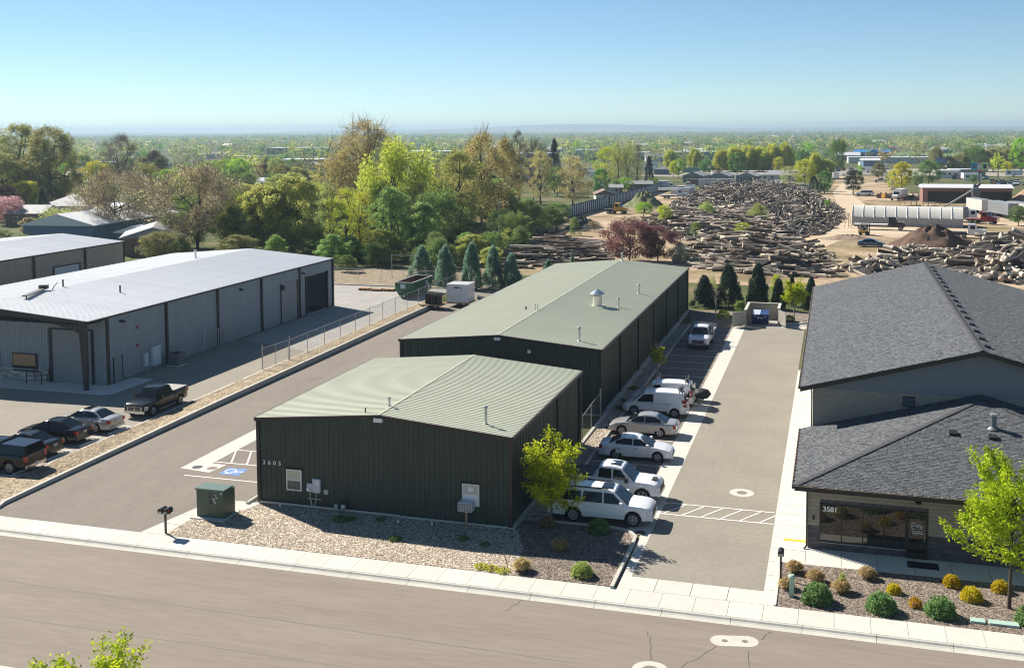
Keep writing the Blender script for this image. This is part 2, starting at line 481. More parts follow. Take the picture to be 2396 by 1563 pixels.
outer = [(-16.0, -5.3, .1), (-17.2, -2, .1), (-17.1, 0, .12), (-17.1, 10, .12), (-17.15, 20, .15), (-17.2, 40, .2), (-17.4, 56, .2), (-17.6, 70.5, .2)]
vv = []
for a, b in zip(inner, outer): vv += [a, b]
pl.add(vv, [(2*i, 2*i+2, 2*i+3, 2*i+1) for i in range(len(inner)-1)])
pl.add([(-13.8, -5.86, .03), (-17.2, -2, .1), (-17.1, -.1, .11), (-40, -.1, .11), (-40, -5.86, .03)], [(0, 1, 2, 3, 4)])
struct(pl, "planter_strip", M['gravel_straw'])
kb = [(-40, -.15, .13), (-18.2, -.15, .13), (-17.0, .1, .13), (-16.75, .9, .13), (-16.9, 2.4, .13), (-17.1, 3.4, .14), (-17.1, 10, .14), (-17.2, 20, .16), (-17.25, 26, .17)]
tag(ribbon(kb, -.16).build("kerb", M['concrete2']), "concrete kerb bending round behind the parked black cars", "kerb")
tag(ribbon([(-17.3, 27.2, .17), (-17.3, 40, .2), (-17.45, 56, .2), (-17.7, 72.5, .2)], -.16).build("kerb", M['concrete2']), "long concrete kerb running beneath the chain-link fence", "kerb")
# left lot
struct(MB().add([(-95, -.1, 0), (-17.1, -.1, 0), (-17.1, 27, 0), (-17.3, 58, 0), (-17.7, 83.4, 0), (-95, 83.4, 0)], [(0, 1, 2, 3, 4, 5)]), "left_lot", M['asphalt_lot'])
struct(MB().add([(-36, 64.5, .005), (-27, 64.5, .005), (-27, 44, .005), (-17.4, 40, .005), (-17.7, 83.2, .005), (-36, 83.2, .005)], [tuple(range(6))]), "concrete_yard", M['concrete_yard'])
tag(MB().box(-36, -17.7, 83.2, 83.45, -.02, .16).build("kerb", M['concrete2']), "straight concrete kerb at the back of the yard", "kerb")
ap = struct(MB().prism([(-60, 19.5), (-25.6, 19.7), (-25.1, 20.3), (-25.1, 25.8), (-27.4, 25.8), (-27.4, 22.9), (-60, 22.9)], -.02, .02), "concrete_apron", M['concrete'])
for xx in (-29, -32.5, -36, -39.5): strip(MB(), [(xx, 19.6), (xx, 22.8)], .03, .024).build("joint", M['joint'], ap)
ln = MB()
for y in (2.75, 5.85, 9.05, 12.1): strip(ln, [(-22.8, y), (-17.6, y)], .1, .005)
ln.build("painted_line", M['paint'], bpy.data.objects["left_lot"])
# gravel beds in front
struct(MB().prism([(-2.45, -5.85), (17.1, -5.85), (16.6, -2.4), (15.7, -.2), (15.45, .02), (.0, .02), (0, -1.15), (-1.5, -1.75), (-2.35, -3.2)], -.3, .02), "tan_gravel_bed", M['gravel_tan'])
struct(MB().prism([(17.1, -5.85), (21.9, -5.85), (21.9, .6), (21.3, 1.35), (16.65, 1.55), (15.5, 1.5), (15.5, .02), (15.7, -.2), (16.6, -2.4)], -.3, .024), "dark_gravel_bed", M['gravel_dark'])
struct(MB().box(15.44, 16.45, 1.5, 64.5, -.3, .03), "side_gravel_bed", M['gravel_tan'])
tag(ribbon([(16.7, 64.5, .13), (16.7, 1.6, .13), (20.6, 1.6, .13), (21.5, 1.35, .13), (22.0, .6, .13), (22.05, -.6, .13), (22.05, -6.0, .13)], -.17).build("kerb", M['concrete2']), "concrete kerb running round the stalls and the dark gravel bed", "kerb")
# right lot, strip and driveway
struct(MB().add([(16.7, 1.6, 0), (21.4, 1.6, 0), (21.4, 64, 0), (16.7, 64.6, 0)], [(0, 1, 2, 3)]), "stall_asphalt", M['asphalt_drive'])
cs = struct(MB().add([(21.35, 64.4, .005), (21.35, 1.5, .005), (22.1, 1.0, .005), (22.2, -5.9, .005), (22.62, -5.9, .005), (22.62, 64.4, .005)], [tuple(range(6))]), "concrete_strip", M['concrete'])
struct(MB().add([(22.6, -4.36, 0), (28.85, -4.36, 0), (28.85, 64.8, 0), (22.6, 64.8, 0)], [(0, 1, 2, 3)]), "right_driveway", M['asphalt_lot'])
rd = bpy.data.objects["right_driveway"]
ln = MB()
y = 4.4
while y < 64:
    strip(ln, [(16.9, y), (21.4, y)], .1, .005); y += 2.89
strip(ln, [(21.4, 6.4), (28.8, 6.4)], .12, .012); strip(ln, [(21.4, 4.55), (28.8, 4.55)], .12, .012)
for i in range(7): strip(ln, [(21.7+1.06*i, 4.6), (22.75+1.06*i, 6.35)], .1, .0125)
ln.build("painted_line", M['paint'], rd)
ap2 = struct(MB().box(22.2, 28.95, -5.86, -4.36, -.3, -.02), "driveway_apron", M['joint'])
am = MB().box(0, 1.655, 0, 1.47, -.05, .006).mesh("panel", M['concrete'])
for i in range(4): link("panel", am, ap2, (22.24+1.68*i, -5.85, 0))
# storm grate in the kerb corner
t = empty("storm_grate", (22.05, 1.35, .01), "small oval storm drain grate in the concrete beside the dark gravel bed", "drain grate")
disc(MB(), (22.05, 1.35), .3, .012, 16, .36).build("frame", M['iron'], t)
mb = MB()
for k in range(5): mb.box(21.85+.09*k, 21.89+.09*k, 1.12, 1.58, .012, .022)
mb.build("bar", M['steel_dark'], t)
# walk beside and in front of the block building
wk = struct(MB().prism([(28.85, -5.86), (29.42, -5.86), (29.42, -.66), (60, -.2), (60, 1.9), (30.7, 1.9), (30.7, 44), (28.85, 44)], -.3, .014), "building_walk", M['concrete'])
for y in np.arange(-4.2, 44, 1.75): strip(MB(), [(28.87, y), (30.6 if y > 1.9 else (29.4 if y < -.6 else 30.6), y)], .025, .018).build("joint", M['joint'], wk)
for x in np.arange(30.6, 46, 1.72): strip(MB(), [(x, -.5), (x, 1.5)], .025, .018).build("joint", M['joint'], wk)
strip(MB(), [(29.45, 2.45), (30.6, 2.45)], .3, .019).build("yellow_mark", M['paint_yellow'], wk)
struct(MB().prism([(29.42, -5.86), (60, -5.86), (60, -.2), (29.42, -.66)], -.3, .01), "planted_gravel_bed", M['gravel_dark'])
tag(MB().box(29.36, 29.48, -5.84, -.6, -.02, .06).build("edging", M['concrete2']), "straight concrete edging at the left side of the planted gravel bed", "edging")
# back corner of the right lot
struct(MB().prism([(16.7, 64.6), (21.2, 64.0), (22.0, 64.6), (22.0, 74), (15.3, 74)], -.02, .03), "back_bed", M['gravel_dark'])
struct(MB().prism([(26.6, 67.2), (28.7, 68), (29.1, 69), (29.1, 76), (26.2, 76), (26.2, 70.6)], -.02, .03), "back_bed", M['gravel_dark'])
tag(ribbon([(26.6, 67.1, .13), (28.4, 67.7, .13), (29.1, 68.7, .13), (29.2, 72, .13)], .16).build("kerb", M['concrete2']), "pale curved kerb by the bin enclosure", "kerb")
struct(MB().add([(22.3, 64.8, .003), (29, 64.8, .003), (29, 68, .003), (26, 71, .003), (22.3, 71, .003)], [(0, 1, 2, 3, 4)]), "enclosure_slab", M['concrete_yard'])
manhole((28.2, 65.6), .95, .004, .3, "round manhole in a wide concrete ring beside the bin enclosure")

# wood-yard dirt
def dirtmat():
    m, nt, b = new_mat("yard_dirt")
    N, L = nt.nodes, nt.links
    tc = N.new("ShaderNodeTexCoord")
    nz = N.new("ShaderNodeTexNoise"); nz.inputs["Scale"].default_value = 0.07; nz.inputs["Detail"].default_value = 10; nz.inputs["Distortion"].default_value = 0.8
    L.new(tc.outputs["Object"], nz.inputs["Vector"])
    r = N.new("ShaderNodeValToRGB"); e = r.color_ramp.elements
    e[0].position, e[0].color = .33, (.20, .145, .085, 1); e[1].position, e[1].color = .68, (.50, .40, .28, 1)
    for p, c in ((.44, (.27, .215, .12)), (.54, (.40, .30, .20))):
        q = e.new(p); q.color = (*c, 1)
    L.new(nz.outputs[0], r.inputs[0])
    n2 = N.new("ShaderNodeTexNoise"); n2.inputs["Scale"].default_value = 1.1; n2.inputs["Detail"].default_value = 8
    L.new(tc.outputs["Object"], n2.inputs["Vector"])
    mr = N.new("ShaderNodeMapRange"); mr.inputs[1].default_value = .3; mr.inputs[2].default_value = .7; mr.inputs[3].default_value = .78; mr.inputs[4].default_value = 1.2
    L.new(n2.outputs[0], mr.inputs[0])
    mx = N.new("ShaderNodeVectorMath"); mx.operation = 'SCALE'; L.new(r.outputs[0], mx.inputs[0]); L.new(mr.outputs[0], mx.inputs["Scale"])
    L.new(mx.outputs[0], b.inputs["Base Color"]); b.inputs["Roughness"].default_value = .95; b.inputs["Specular IOR Level"].default_value = .1
    return m
M['dirt'] = dirtmat()
struct(MB().add([(-31, 101, -.012), (80, 92, -.012), (110, 160, -.012), (95, 300, -.012), (64, 322, -.012), (50, 345, -.012), (62, 460, -.012), (33, 470, -.012), (30, 345, -.012), (6, 330, -.012), (-28, 322, -.012), (-30, 205, -.012)], [tuple(range(12))]), "wood_yard", M['dirt'])
struct(MB().add([(23, 157, -.006), (29.5, 172, -.006), (33, 248, -.006), (31, 326, -.006), (36, 420, -.006), (40, 420, -.006), (37, 320, -.006), (41, 250, -.006), (38, 205, -.006), (60, 190, -.006), (90, 176, -.006), (90, 168, -.006), (58, 176, -.006), (36, 176, -.006), (30, 150, -.006), (24, 130, -.006)], [tuple(range(16))]), "dirt_track", mat("track_dirt", (.52, .42, .30), rough=.95, var=.12, scale=.25, var2=.1, scale2=2, detail=8, spec=.1))
struct(MB().add([(-45, 83.5, .0), (-17.7, 83.5, 0), (-15, 92, 0), (-15, 100, 0), (-45, 100, 0)], [(0, 1, 2, 3, 4)]), "dry_verge", M['gravel_straw'])
# ------------------------------------------------------------------ metal buildings
M['wall_green'] = mat("wall_green", (0.040, 0.055, 0.043), rough=0.55, var2=0.08, scale2=0.4, var=0.12, scale=1.5, stretch=(1, 1, .12), rand=.05, spec=.4)
M['roof_sage'] = mat("roof_sage", (0.53, 0.545, 0.42), rough=0.5, var=0.03, scale=.6, var2=.03, scale2=5, rand=.025, spec=.4)
M['trim_brown'] = mat("trim_brown", (0.035, 0.022, 0.02), rough=0.5)
M['wall_grey'] = mat("wall_grey", (0.25, 0.285, 0.305), rough=0.5, var=.05, scale=1.2, stretch=(1, 1, .15), rand=.04)
M['roof_white'] = mat("roof_galv", (0.74, 0.755, 0.76), rough=0.42, var=0.04, scale=.5, var2=.04, scale2=4, rand=.035, metal=.0)
M['wall_tan'] = mat("wall_tan", (0.33, 0.29, 0.235), rough=0.55, var=.05, scale=1, stretch=(1, 1, .15), rand=.03)
M['trim_black'] = mat("trim_black", (0.018, 0.018, 0.02), rough=0.5)
M['door_grey'] = mat("door_grey", (0.215, 0.235, 0.245), rough=0.5, var=.04, scale=1)
M['blind'] = mat("window_blind", (0.50, 0.52, 0.42), rough=0.3)
M['panel_box'] = mat("meter_box_grey", (0.50, 0.55, 0.60), rough=0.45, var=.05, scale=4)
PW = 0.9144

def prof_pts(w, h=.042):
    P = [(0, 0)]
    for k in range(3):
        c = .1524 + .3048*k
        if c + .06 > w: break
        P += [(c-.06, 0), (c-.022, h), (c+.022, h), (c+.06, 0)]
    P.append((w, 0)); return P

def panel_mesh(w, vec_u, vec_n, base, top, name, m, h=.036):
    """ribbed sheet: base(u), top(u) give 3-D points of the two ends along its width"""
    mb = MB(); P = prof_pts(w, h); n = len(P); U, N_ = Vector(vec_u), Vector(vec_n)
    vs = [Vector(base(u)) + U*u + N_*d for u, d in P] + [Vector(top(u)) + U*u + N_*d for u, d in P]
    mb.add(vs, [(i, i+1, n+i+1, n+i) for i in range(n-1)])
    return mb.mesh(name, m)

def wall_run(root, p0, p1, nrm, z0, ztop, m, name="wall_panel", skip=None):
    """row of ribbed sheets from p0 to p1 (seen from outside, left to right); ztop(s) is the wall top at distance s"""
    rl = wloc(root)
    a, b = Vector((*p0, 0)), Vector((*p1, 0)); Lh = (b-a).length; U = (b-a)/Lh
    s = 0.0; cache = {}
    while s < Lh - .02:
        w = min(PW, Lh - s)
        zb = z0(s + w/2) if callable(z0) else z0
        key = (round(w, 3), round(ztop(s), 3), round(ztop(s+w), 3), zb)
        if key not in cache:
            s0 = s
            cache[key] = panel_mesh(w, U, nrm, lambda u: (0, 0, zb), lambda u: (0, 0, ztop(s0+u)), name, m)
        o = link(name, cache[key], root, (a + U*s) - rl)
        s += PW

def roof_run(root, x_e, x_r, y0, y1, z_e, z_r, m, name="roof_panel"):
    """ribbed roof sheets from eave x_e up to ridge x_r, laid side by side along y"""
    rl = wloc(root)
    sgn = 1 if x_r < x_e else -1
    slope = Vector((x_r-x_e, 0, z_r-z_e)); nrm = Vector((-sgn*abs(z_r-z_e), 0, abs(x_r-x_e))).normalized()
    y = y0; cache = {}
    while y < y1 - .02:
        w = round(min(PW, y1-y), 3)
        if w not in cache:
            mb = MB(); P = prof_pts(w); n = len(P)
            vs = [Vector((0, u, 0)) + nrm*d for u, d in P] + [slope + Vector((0, u, 0)) + nrm*d for u, d in P]
            fs = [(i, i+1, n+i+1, n+i) for i in range(n-1)]
            if sgn > 0: fs = [f[::-1] for f in fs]
            mb.add(vs, fs); cache[w] = mb.mesh(name, m)
        link(name, cache[w], root, Vector((x_e, y, z_e)) - rl); y += PW

def slope_bar(mb, x0, z0, x1, z1, y0, y1, t):
    """bar following a gable slope"""
    return mb.add([(x0,y0,z0-t),(x1,y0,z1-t),(x1,y0,z1),(x0,y0,z0),(x0,y1,z0-t),(x1,y1,z1-t),(x1,y1,z1),(x0,y1,z0)],
                  [(0,1,2,3),(7,6,5,4),(3,2,6,7),(0,4,5,1),(0,3,7,4),(1,5,6,2)])

def metal_shed(root, x0, x1, y0, y1, he, hr, wm, rm, tm, z0=.12, front=True, oh=.12, right_top=None, right_z0=None):
    xr = (x0+x1)/2
    g = lambda s: he - .06 + (hr-he)*(1-abs(s-(x1-x0)/2)/((x1-x0)/2))
    flat = lambda s: he - .06
    if front: wall_run(root, (x0, y0), (x1, y0), (0,-1,0), z0, g, wm)
    wall_run(root, (x1, y0), (x1, y1), (1,0,0), right_z0 or z0, flat, wm)
    wall_run(root, (x1, y1), (x0, y1), (0,1,0), z0, g, wm)
    wall_run(root, (x0, y1), (x0, y0), (-1,0,0), z0, flat, wm)
    k = (hr-he)/(xr-x0)
    roof_run(root, x1+oh, xr, y0-oh, y1+oh, he-k*oh, hr, rm)
    roof_run(root, x0-oh, xr, y0-oh, y1+oh, he-k*oh, hr, rm)
    rc = MB()
    for sx in (-1, 1):
        rc.add([(xr, y0-oh, hr+.05), (xr, y1+oh, hr+.05), (xr+sx*.05, y1+oh, hr+.049-k*.05), (xr+sx*.05, y0-oh, hr+.049-k*.05)], [(0,1,2,3) if sx < 0 else (3,2,1,0)])
    rc.build("ridge_cap", rm, root)
    for y in (y0-oh-.07, y1+oh):
        slope_bar(MB(), x0-oh-.03, he-k*oh+.01, xr, hr+.02, y, y+.07, .2).build("rake_trim", tm, root)
        slope_bar(MB(), xr, hr+.02, x1+oh+.03, he-k*oh+.01, y, y+.07, .2).build("rake_trim", tm, root)
    for x, nm in ((x0-oh-.09, "gutter"), (x1+oh, "gutter")):
        MB().box(x, x+.09, y0-oh+.005, y1+oh-.005, he-k*oh-.15, he-k*oh+.012).build(nm, tm, root)
    for x in (x0, x1):
        for y in (y0, y1):
            MB().box(x-.1, x+.1, y-.1, y+.1, z0-.02, he-.17).build("corner_trim", tm, root)
    MB().box(x0-.03, x1+.03, y0-.03, y1+.03, -.3, z0-.005).build("foundation", M['concrete2'], root)
    # inner dark core so that no light leaks between the sheets
    MB().box(x0+.05, x1-.05, y0+.05, y1-.05, z0, he-.35).build("inner_wall", M['trim_black'], root)

def roof_vent(root, x, y, z, h, r, name="vent_pipe", cap=True, m=None):
    mb = MB(); mb.cyl((x, y, z-.15), (x, y, z+h), r, n=10); mb.cyl((x, y, z-.02), (x, y, z+.07), r*1.9, r*1.1, n=10)
    o = mb.build(name, m or M['galv'], root, 40)
    if cap:
        c = MB(); c.lathe([(r*1.5, 0), (r*1.55, r*.9), (r*1.1, r*1.5)], (x, y, z+h-r*.3), 10); c.build("vent_cap", M['galv'], o, 40)
    return o

def downspout(root, x, y, z0, z1, m, w=.14):
    return MB().box(x, x+w*.8, y-w/2, y+w/2, z0, z1).build("downspout", m, root)

def text_mesh(s, size, m, name, parent, loc, rx=math.pi/2, rz=0.0, bold=.012, align='LEFT', ext=.004, shear=0.0, spacing=1.0):
    cu = bpy.data.curves.new("lettering", 'FONT')
    cu.body = s; cu.size = size; cu.offset = bold*size; cu.extrude = ext; cu.align_x = align; cu.shear = shear; cu.space_character = spacing
    tmp = bpy.data.objects.new("lettering", cu); COL.objects.link(tmp)
    dg = bpy.context.evaluated_depsgraph_get(); dg.update()
    me = bpy.data.meshes.new_from_object(tmp.evaluated_get(dg))
    bpy.data.objects.remove(tmp); me.materials.clear(); me.materials.append(m)
    o = link(name, me, parent, Vector(loc) - (wloc(parent) if parent else Vector((0,0,0))))
    o.rotation_euler = (rx, 0, rz)
    return o

# --- near green shop
g1 = empty("metal_shop", (7.61, 0, 0), "dark green metal shop with sage roof and number 3605, nearest to the street", "building")
metal_shed(g1, 0, 15.22, 0, 16.5, 5.08, 5.75, M['wall_green'], M['roof_sage'], M['trim_brown'])
roof_vent(g1, 13.37, 1.42, 5.24, .95, .085); roof_vent(g1, 7.45, 1.78, 5.73, .5, .06)
MB().cyl((6.54, .48, 5.5), (6.54, .48, 5.95), .04, n=8).build("pipe_stub", M['trim_black'], g1)
MB().box(7.35, 7.85, -.27, -.03, 5.37, 5.6).build("wall_light", M['white'], g1)
for y in (10.0, 15.9): downspout(g1, 15.26, y, .1, 4.9, M['trim_black'])
MB().box(15.22, 15.44, -.1, 26.0, -.1, .13).build("foundation_ledge", M['concrete2'], g1)
for k, ch in enumerate("3605"):
    text_mesh(ch, .34, M['white'], "house_number", g1, (.27 + .335*k, -.055, 2.36), bold=.016)
def window(root, x0, x1, z0, z1, y, sash=True, lower=None):
    fr = MB(); t = .06
    for a in ((x0, x1, z1-t, z1), (x0, x1, z0, z0+t), (x0, x0+t, z0+t, z1-t), (x1-t, x1, z0+t, z1-t)): fr.box(a[0], a[1], y-.09, y-.01, a[2], a[3])
    f = fr.build("window", M['white'], root)
    zm = (z0+z1)/2
    MB().box(x0+t, x1-t, y-.075, y-.02, zm-.03, zm+.03).build("sash_rail", M['white'], f)
    MB().box(x0+t, x1-t, y-.05, y-.03, zm+.03, z1-t).build("pane", M['blind'], f)
    MB().box(x0+t, x1-t, y-.05, y-.03, z0+t, zm-.03).build("pane", lower or mat("pane_grey", (.16, .16, .14), rough=.1), f)
    MB().box(x0-.1, x1+.1, y-.12, y-.005, z1+.005, z1+.05).build("head_trim", M['trim_brown'], f)
    return f
window(g1, 1.78, 2.74, .97, 2.20, 0)
wf = window(g1, 12.47, 13.45, 1.08, 2.31, 0, lower=M['white'])
MB().box(12.8, 13.1, -.065, -.052, 1.88, 2.12).build("paper_notice", M['white'], wf)
def box_part(name, x0, x1, z0, z1, d, m, root, y=0):
    return MB().box(x0, x1, y-d, y-.03, z0, z1).build(name, m, root)
b = box_part("meter_box", 3.12, 3.45, 1.02, 1.50, .16, M['panel_box'], g1)
MB().cyl((3.2, -.16, 1.18), (3.2, -.24, 1.18), .09, n=12).build("dial", M['white'], b); MB().cyl((3.36, -.16, 1.14), (3.36, -.2, 1.14), .05, n=10).build("dial", M['galv'], b)
b = box_part("panel_box", 3.50, 3.97, 1.01, 1.80, .22, M['panel_box'], g1)
MB().box(3.76, 3.86, -.228, -.222, 1.5, 1.66).build("sticker", M['white'], b)
box_part("phone_box", 4.16, 4.41, .95, 1.2, .12, mat("phone_box_beige", (.5, .49, .43), rough=.5), g1)
MB().path([(3.3, -.1, 1.05), (3.3, -.1, .6), (3.42, -.13, .2), (3.45, -.15, -.05)], .035, 8).build("conduit", M['galv'], g1, 50)
MB().path([(3.68, -.12, 1.05), (3.68, -.12, .6), (3.58, -.14, .2), (3.55, -.15, -.05)], .035, 8).build("conduit", M['galv'], g1, 50)
MB().path([(4.24, -.06, .96), (4.22, -.06, .5), (4.15, -.08, 0)], .015, 6).build("conduit", mat("conduit_red", (.4, .06, .03), rough=.5), g1)
MB().box(3.1, 4.0, -.1, -.04, .58, .62).build("bracket", M['galv'], g1)
tag(MB().cyl((.1, -.14, .17), (8.8, -.16, .16), .06, n=8).build("drain_pipe", mat("pvc_dusty", (.5, .47, .4), rough=.7, var=.1, scale=2), None), "long pale pipe lying along the foot of the green front wall", "pipe")
gm = empty("gas_meter", (5.35, -.35, 0), "grey gas meter on a bent pipe before the green front wall", "gas meter")
MB().path([(5.2, -.35, -.05), (5.2, -.35, .55), (5.25, -.33, .66), (5.33, -.3, .66), (5.4, -.28, .55)], .03, 8).build("pipe", M['steel_dark'], gm, 50)
MB().lathe([(.1, 0), (.15, .06), (.15, .26), (.1, .32)], (5.45, -.3, .22), 12).build("meter_body", M['galv'], gm, 40)
MB().cyl((5.02, -.38, .42), (5.02, -.22, .42), .12, .12, 12).build("regulator", M['galv'], gm, 40)
MB().path([(5.45, -.3, .5), (5.55, -.2, .75), (5.6, -.05, .8)], .025, 6).build("pipe", M['steel_dark'], gm)
for k, (x, y) in enumerate(((1.46, -.28), (9.0, -.85), (10.9, -.62))):
    solo(MB().cyl((x, y, -.05), (x, y, .22), .055, n=10), "cleanout_pipe", M['white'], ["short white pipe stub under the left window of the green shop", "white pipe stub in the middle of the tan gravel bed", "low white pipe stub nearer the air conditioner in the gravel"][k], "pipe", (x, y, 0))
ac = empty("window_air_conditioner", (12.8, -.35, 0), "boxy window air conditioner propped on a wooden post at the right window", "air conditioner")
MB().box(12.4, 13.2, -.62, -.1, .92, 1.42).build("case", M['panel_box'], ac)
MB().box(12.45, 13.15, -.645, -.622, .97, 1.37).build("grille", mat("grille_tan", (.22, .2, .17), rough=.7), ac)
gb = MB()
for k in range(1, 7): gb.box(12.45+.1*k-.008, 12.45+.1*k+.008, -.66, -.646, .97, 1.37)
for k in range(1, 4): gb.box(12.45, 13.15, -.66, -.646, .97+.1*k-.008, .97+.1*k+.008)
gb.build("grille_bar", M['white'], ac)
MB().box(12.76, 12.85, -.4, -.31, -.1, .9).build("prop_post", M['wood'], ac); MB().box(12.45, 13.15, -.42, -.3, .88, .915).build("prop_board", M['wood'], ac)

# --- rear green shop
g2 = empty("metal_shop", (7.0, 24, 0), "long dark green metal shop with sage roof behind the nearer one", "building")
metal_shed(g2, -1.05, 15.06, 24.1, 74.1, 5.08, 5.79, M['wall_green'], M['roof_sage'], M['trim_brown'])
for y in (31.5, 40.0, 48.4, 56.9, 65.3, 73.6): downspout(g2, 15.10, y, .1, 4.9, M['trim_black'], .16)
MB().box(15.06, 15.42, 26.0, 74.2, -.1, .14).build("foundation_ledge", M['concrete2'], g2)
MB().box(6.75, 7.25, 23.82, 24.05, 5.40, 5.63).build("wall_light", M['white'], g2)
MB().box(9.4, 9.65, 23.95, 24.05, 4.5, 4.75).build("wall_box", M['white'], g2)
roof_vent(g2, 13.0, 25.9, 5.26, 1.0, .1); roof_vent(g2, 12.9, 42.2, 5.27, .85, .08); roof_vent(g2, 13.2, 51.1, 5.24, .85, .1); roof_vent(g2, 7.3, 73.2, 5.77, .9, .1)
roof_vent(g2, 6.65, 36.2, 5.75, .5, .045); roof_vent(g2, 6.85, 36.3, 5.75, .48, .045); roof_vent(g2, 5.6, 36.9, 5.64, .28, .07, cap=False, m=M['trim_black'])
mb = MB(); mb.box(10.45, 11.65, 41.1, 42.25, 5.3, 5.5); mb.lathe([(.42, 0), (.42, 1.0), (.36, 1.02)], (11.05, 41.66, 5.4), 18)
bv = mb.build("exhaust_stack", mat("stack_metal", (.6, .58, .5), rough=.4, metal=.4), g2, 40)
MB().lathe([(.68, 0), (.7, .04), (.12, .42), (.02, .46)], (11.05, 41.66, 6.55), 18).build("rain_cap", mat("cap_blue_metal", (.28, .36, .43), rough=.35, metal=.5), bv, 35)
for y in (27.5, 35.5, 43.6, 51.7, 59.8, 68.0):  # short downspout elbows on the ledge
    MB().path([(15.36, y, .3), (15.5, y, .14), (15.75, y, .05)], .04, 6).build("elbow", M['galv'], g2)

# --- grey shop at left
lg = empty("metal_shop", (-38.9, 22.8, 0), "long blue-grey metal shop with pale ribbed roof and open bay", "building")
X0, X1, YF, YB, HE, HR = -50.2, -27.6, 22.75, 66.4, 5.89, 6.8
xr = (X0+X1)/2
gt = lambda s: HE-.1+(HR-HE)*(1-abs(s-(X1-X0)/2)/((X1-X0)/2))
wall_run(lg, (X0, YF), (X1, YF), (0,-1,0), .05, gt, M['wall_grey'])
opening = lambda s: 4.5 if 36.4 < s < 41.9 else .05
wall_run(lg, (X1, YF), (X1, YB), (1,0,0), opening, lambda s: HE-.1, M['wall_grey'])
wall_run(lg, (X1, YB), (X0, YB), (0,1,0), .05, gt, M['wall_grey'])
roof_run(lg, X1+.1, xr, 20.3, YB+.1, HE, HR, M['roof_white']); roof_run(lg, X0-.1, xr, 20.3, YB+.1, HE, HR, M['roof_white'])
for y0_, th in ((20.2, .34), (YB+.1, .2)):
    for a in ((X0-.1, HE+.02, xr, HR+.04), (xr, HR+.04, X1+.1, HE+.02)): slope_bar(MB(), *a, y0_, y0_+.1, th).build("rake_trim", M['trim_black'], lg)
MB().box(X1+.1, X1+.2, 20.3, YB+.1, HE-.14, HE+.015).build("gutter", M['trim_black'], lg)
def rafters():
    mb = MB(); k = (HR-HE)/(X1-xr)
    for sx in (-1, 1):
        xe = X1-.5 if sx > 0 else X0+.5
        pts = [(xe+.25*sx, HE-.25), (xe+.25*sx, HE-1.15), (xe-.35*sx, HE-1.15), (xe-1.2*sx, HE-.75), (xe-5*sx, HE-.42+k*5), (xr, HR-.75), (xr, HR-.2)]
        mb.extr([(x, 20.55, z) for x, z in pts], (0, .22, 0))
    return mb
rafters().build("canopy_beam", M['trim_black'], lg)
for xe, sx in ((X1-.5, 1), (X0+.5, -1)):
    MB().extr([(xe+.28*sx, 20.52, HE-1.1), (xe-.42*sx, 20.52, HE-1.1), (xe-.12*sx, 20.52, 0), (xe+.22*sx, 20.52, 0)], (0, .28, 0)).build("tapered_column", M['trim_black'], lg)
MB().add([(X0, 20.35, HE-.3), (X1, 20.35, HE-.3), (X1, YF, HE-.3), (X0, YF, HE-.3)], [(0,1,2,3)]).build("soffit", M['door_grey'], lg)
for y in (22.85, 31.4, 40.1, 48.8, 57.5, 66.1):
    MB().box(X1+.02, X1+.2, y-.13, y+.13, 0, HE-.16).build("column_trim", M['trim_black'], lg)
MB().box(-33.0, -29.0, YF-.12, YF-.045, 0, 4.6).build("overhead_door", M['door_grey'], lg)
for a in ((-33.3, -33.0, 0, 4.7), (-29.0, -28.85, 0, 4.7), (-33.0, -29.0, 4.6, 4.7)): MB().box(a[0], a[1], YF-.2, YF-.05, a[2], a[3]).build("door_jamb", M['trim_black'], lg)
M['warm_room'] = mat("window_reflection_room", (.33, .19, .10), rough=.25)
for x0, x1 in ((-37.2, -34.65), (-41.2, -38.65)):
    fr = MB(); fr.box(x0, x1, YF-.16, YF-.05, .75, 2.35); f = fr.build("window", M['trim_black'], lg)
    MB().box(x0+.12, x1-.12, YF-.18, YF-.162, 1.25, 2.25).build("pane", M['warm_room'], f)
    MB().box(x0+.12, x1-.12, YF-.18, YF-.162, .85, 1.23).build("pane", M['glass'], f)
M['stone'] = mat("cut_stone", (.38, .36, .33), rough=.85, var=.15, scale=3, rand=.42)
sm = [MB().box(0, w, -.06-d, 0, 0, .135).mesh("stone", M['stone']) for w, d in ((.38, .02), (.55, .035), (.7, .01), (.46, .045))]
for r in range(6):
    x = -41.5 + random.uniform(0, .3)
    while x < -33.9:
        if not (-37.3 < x < -34.4 and r > 4): 
            k = random.randrange(4); link("stone", sm[k], lg, Vector((x, YF-.05, .05+.145*r)) - wloc(lg)); x += (.39, .56, .71, .47)[k]
        else: x += .3
MB().box(-41.5, -33.3, YF-.2, YF-.05, .93, .99).build("stone_cap", M['concrete2'], lg)
MB().box(X1+.03, X1+.1, 23.62, 24.72, .03, 2.15).build("door", M['door_grey'], lg)
for a in ((23.55, 23.62), (24.72, 24.79)): MB().box(X1+.03, X1+.13, a[0], a[1], 0, 2.22).build("door_jamb", M['trim_black'], lg)
MB().box(X1+.04, X1+.22, 27.75, 28.35, .55, 1.75).build("meter_box", M['panel_box'], lg); MB().box(X1+.04, X1+.35, 28.75, 30.0, .4, 2.15).build("panel_box", M['panel_box'], lg)
MB().path([(X1+.15, 28.05, .6), (X1+.15, 28.05, 0)], .05, 8).build("conduit", M['galv'], lg); MB().path([(X1+.2, 29.4, .5), (X1+.2, 29.4, 0)], .06, 8).build("conduit", M['galv'], lg)
red = mat("bell_red", (.35, .03, .025), rough=.4)
for z in (4.24, 2.64): MB().cyl((X1+.03, 27.0, z), (X1+.14, 27.0, z), .13, n=12).build("fire_bell", red, lg)
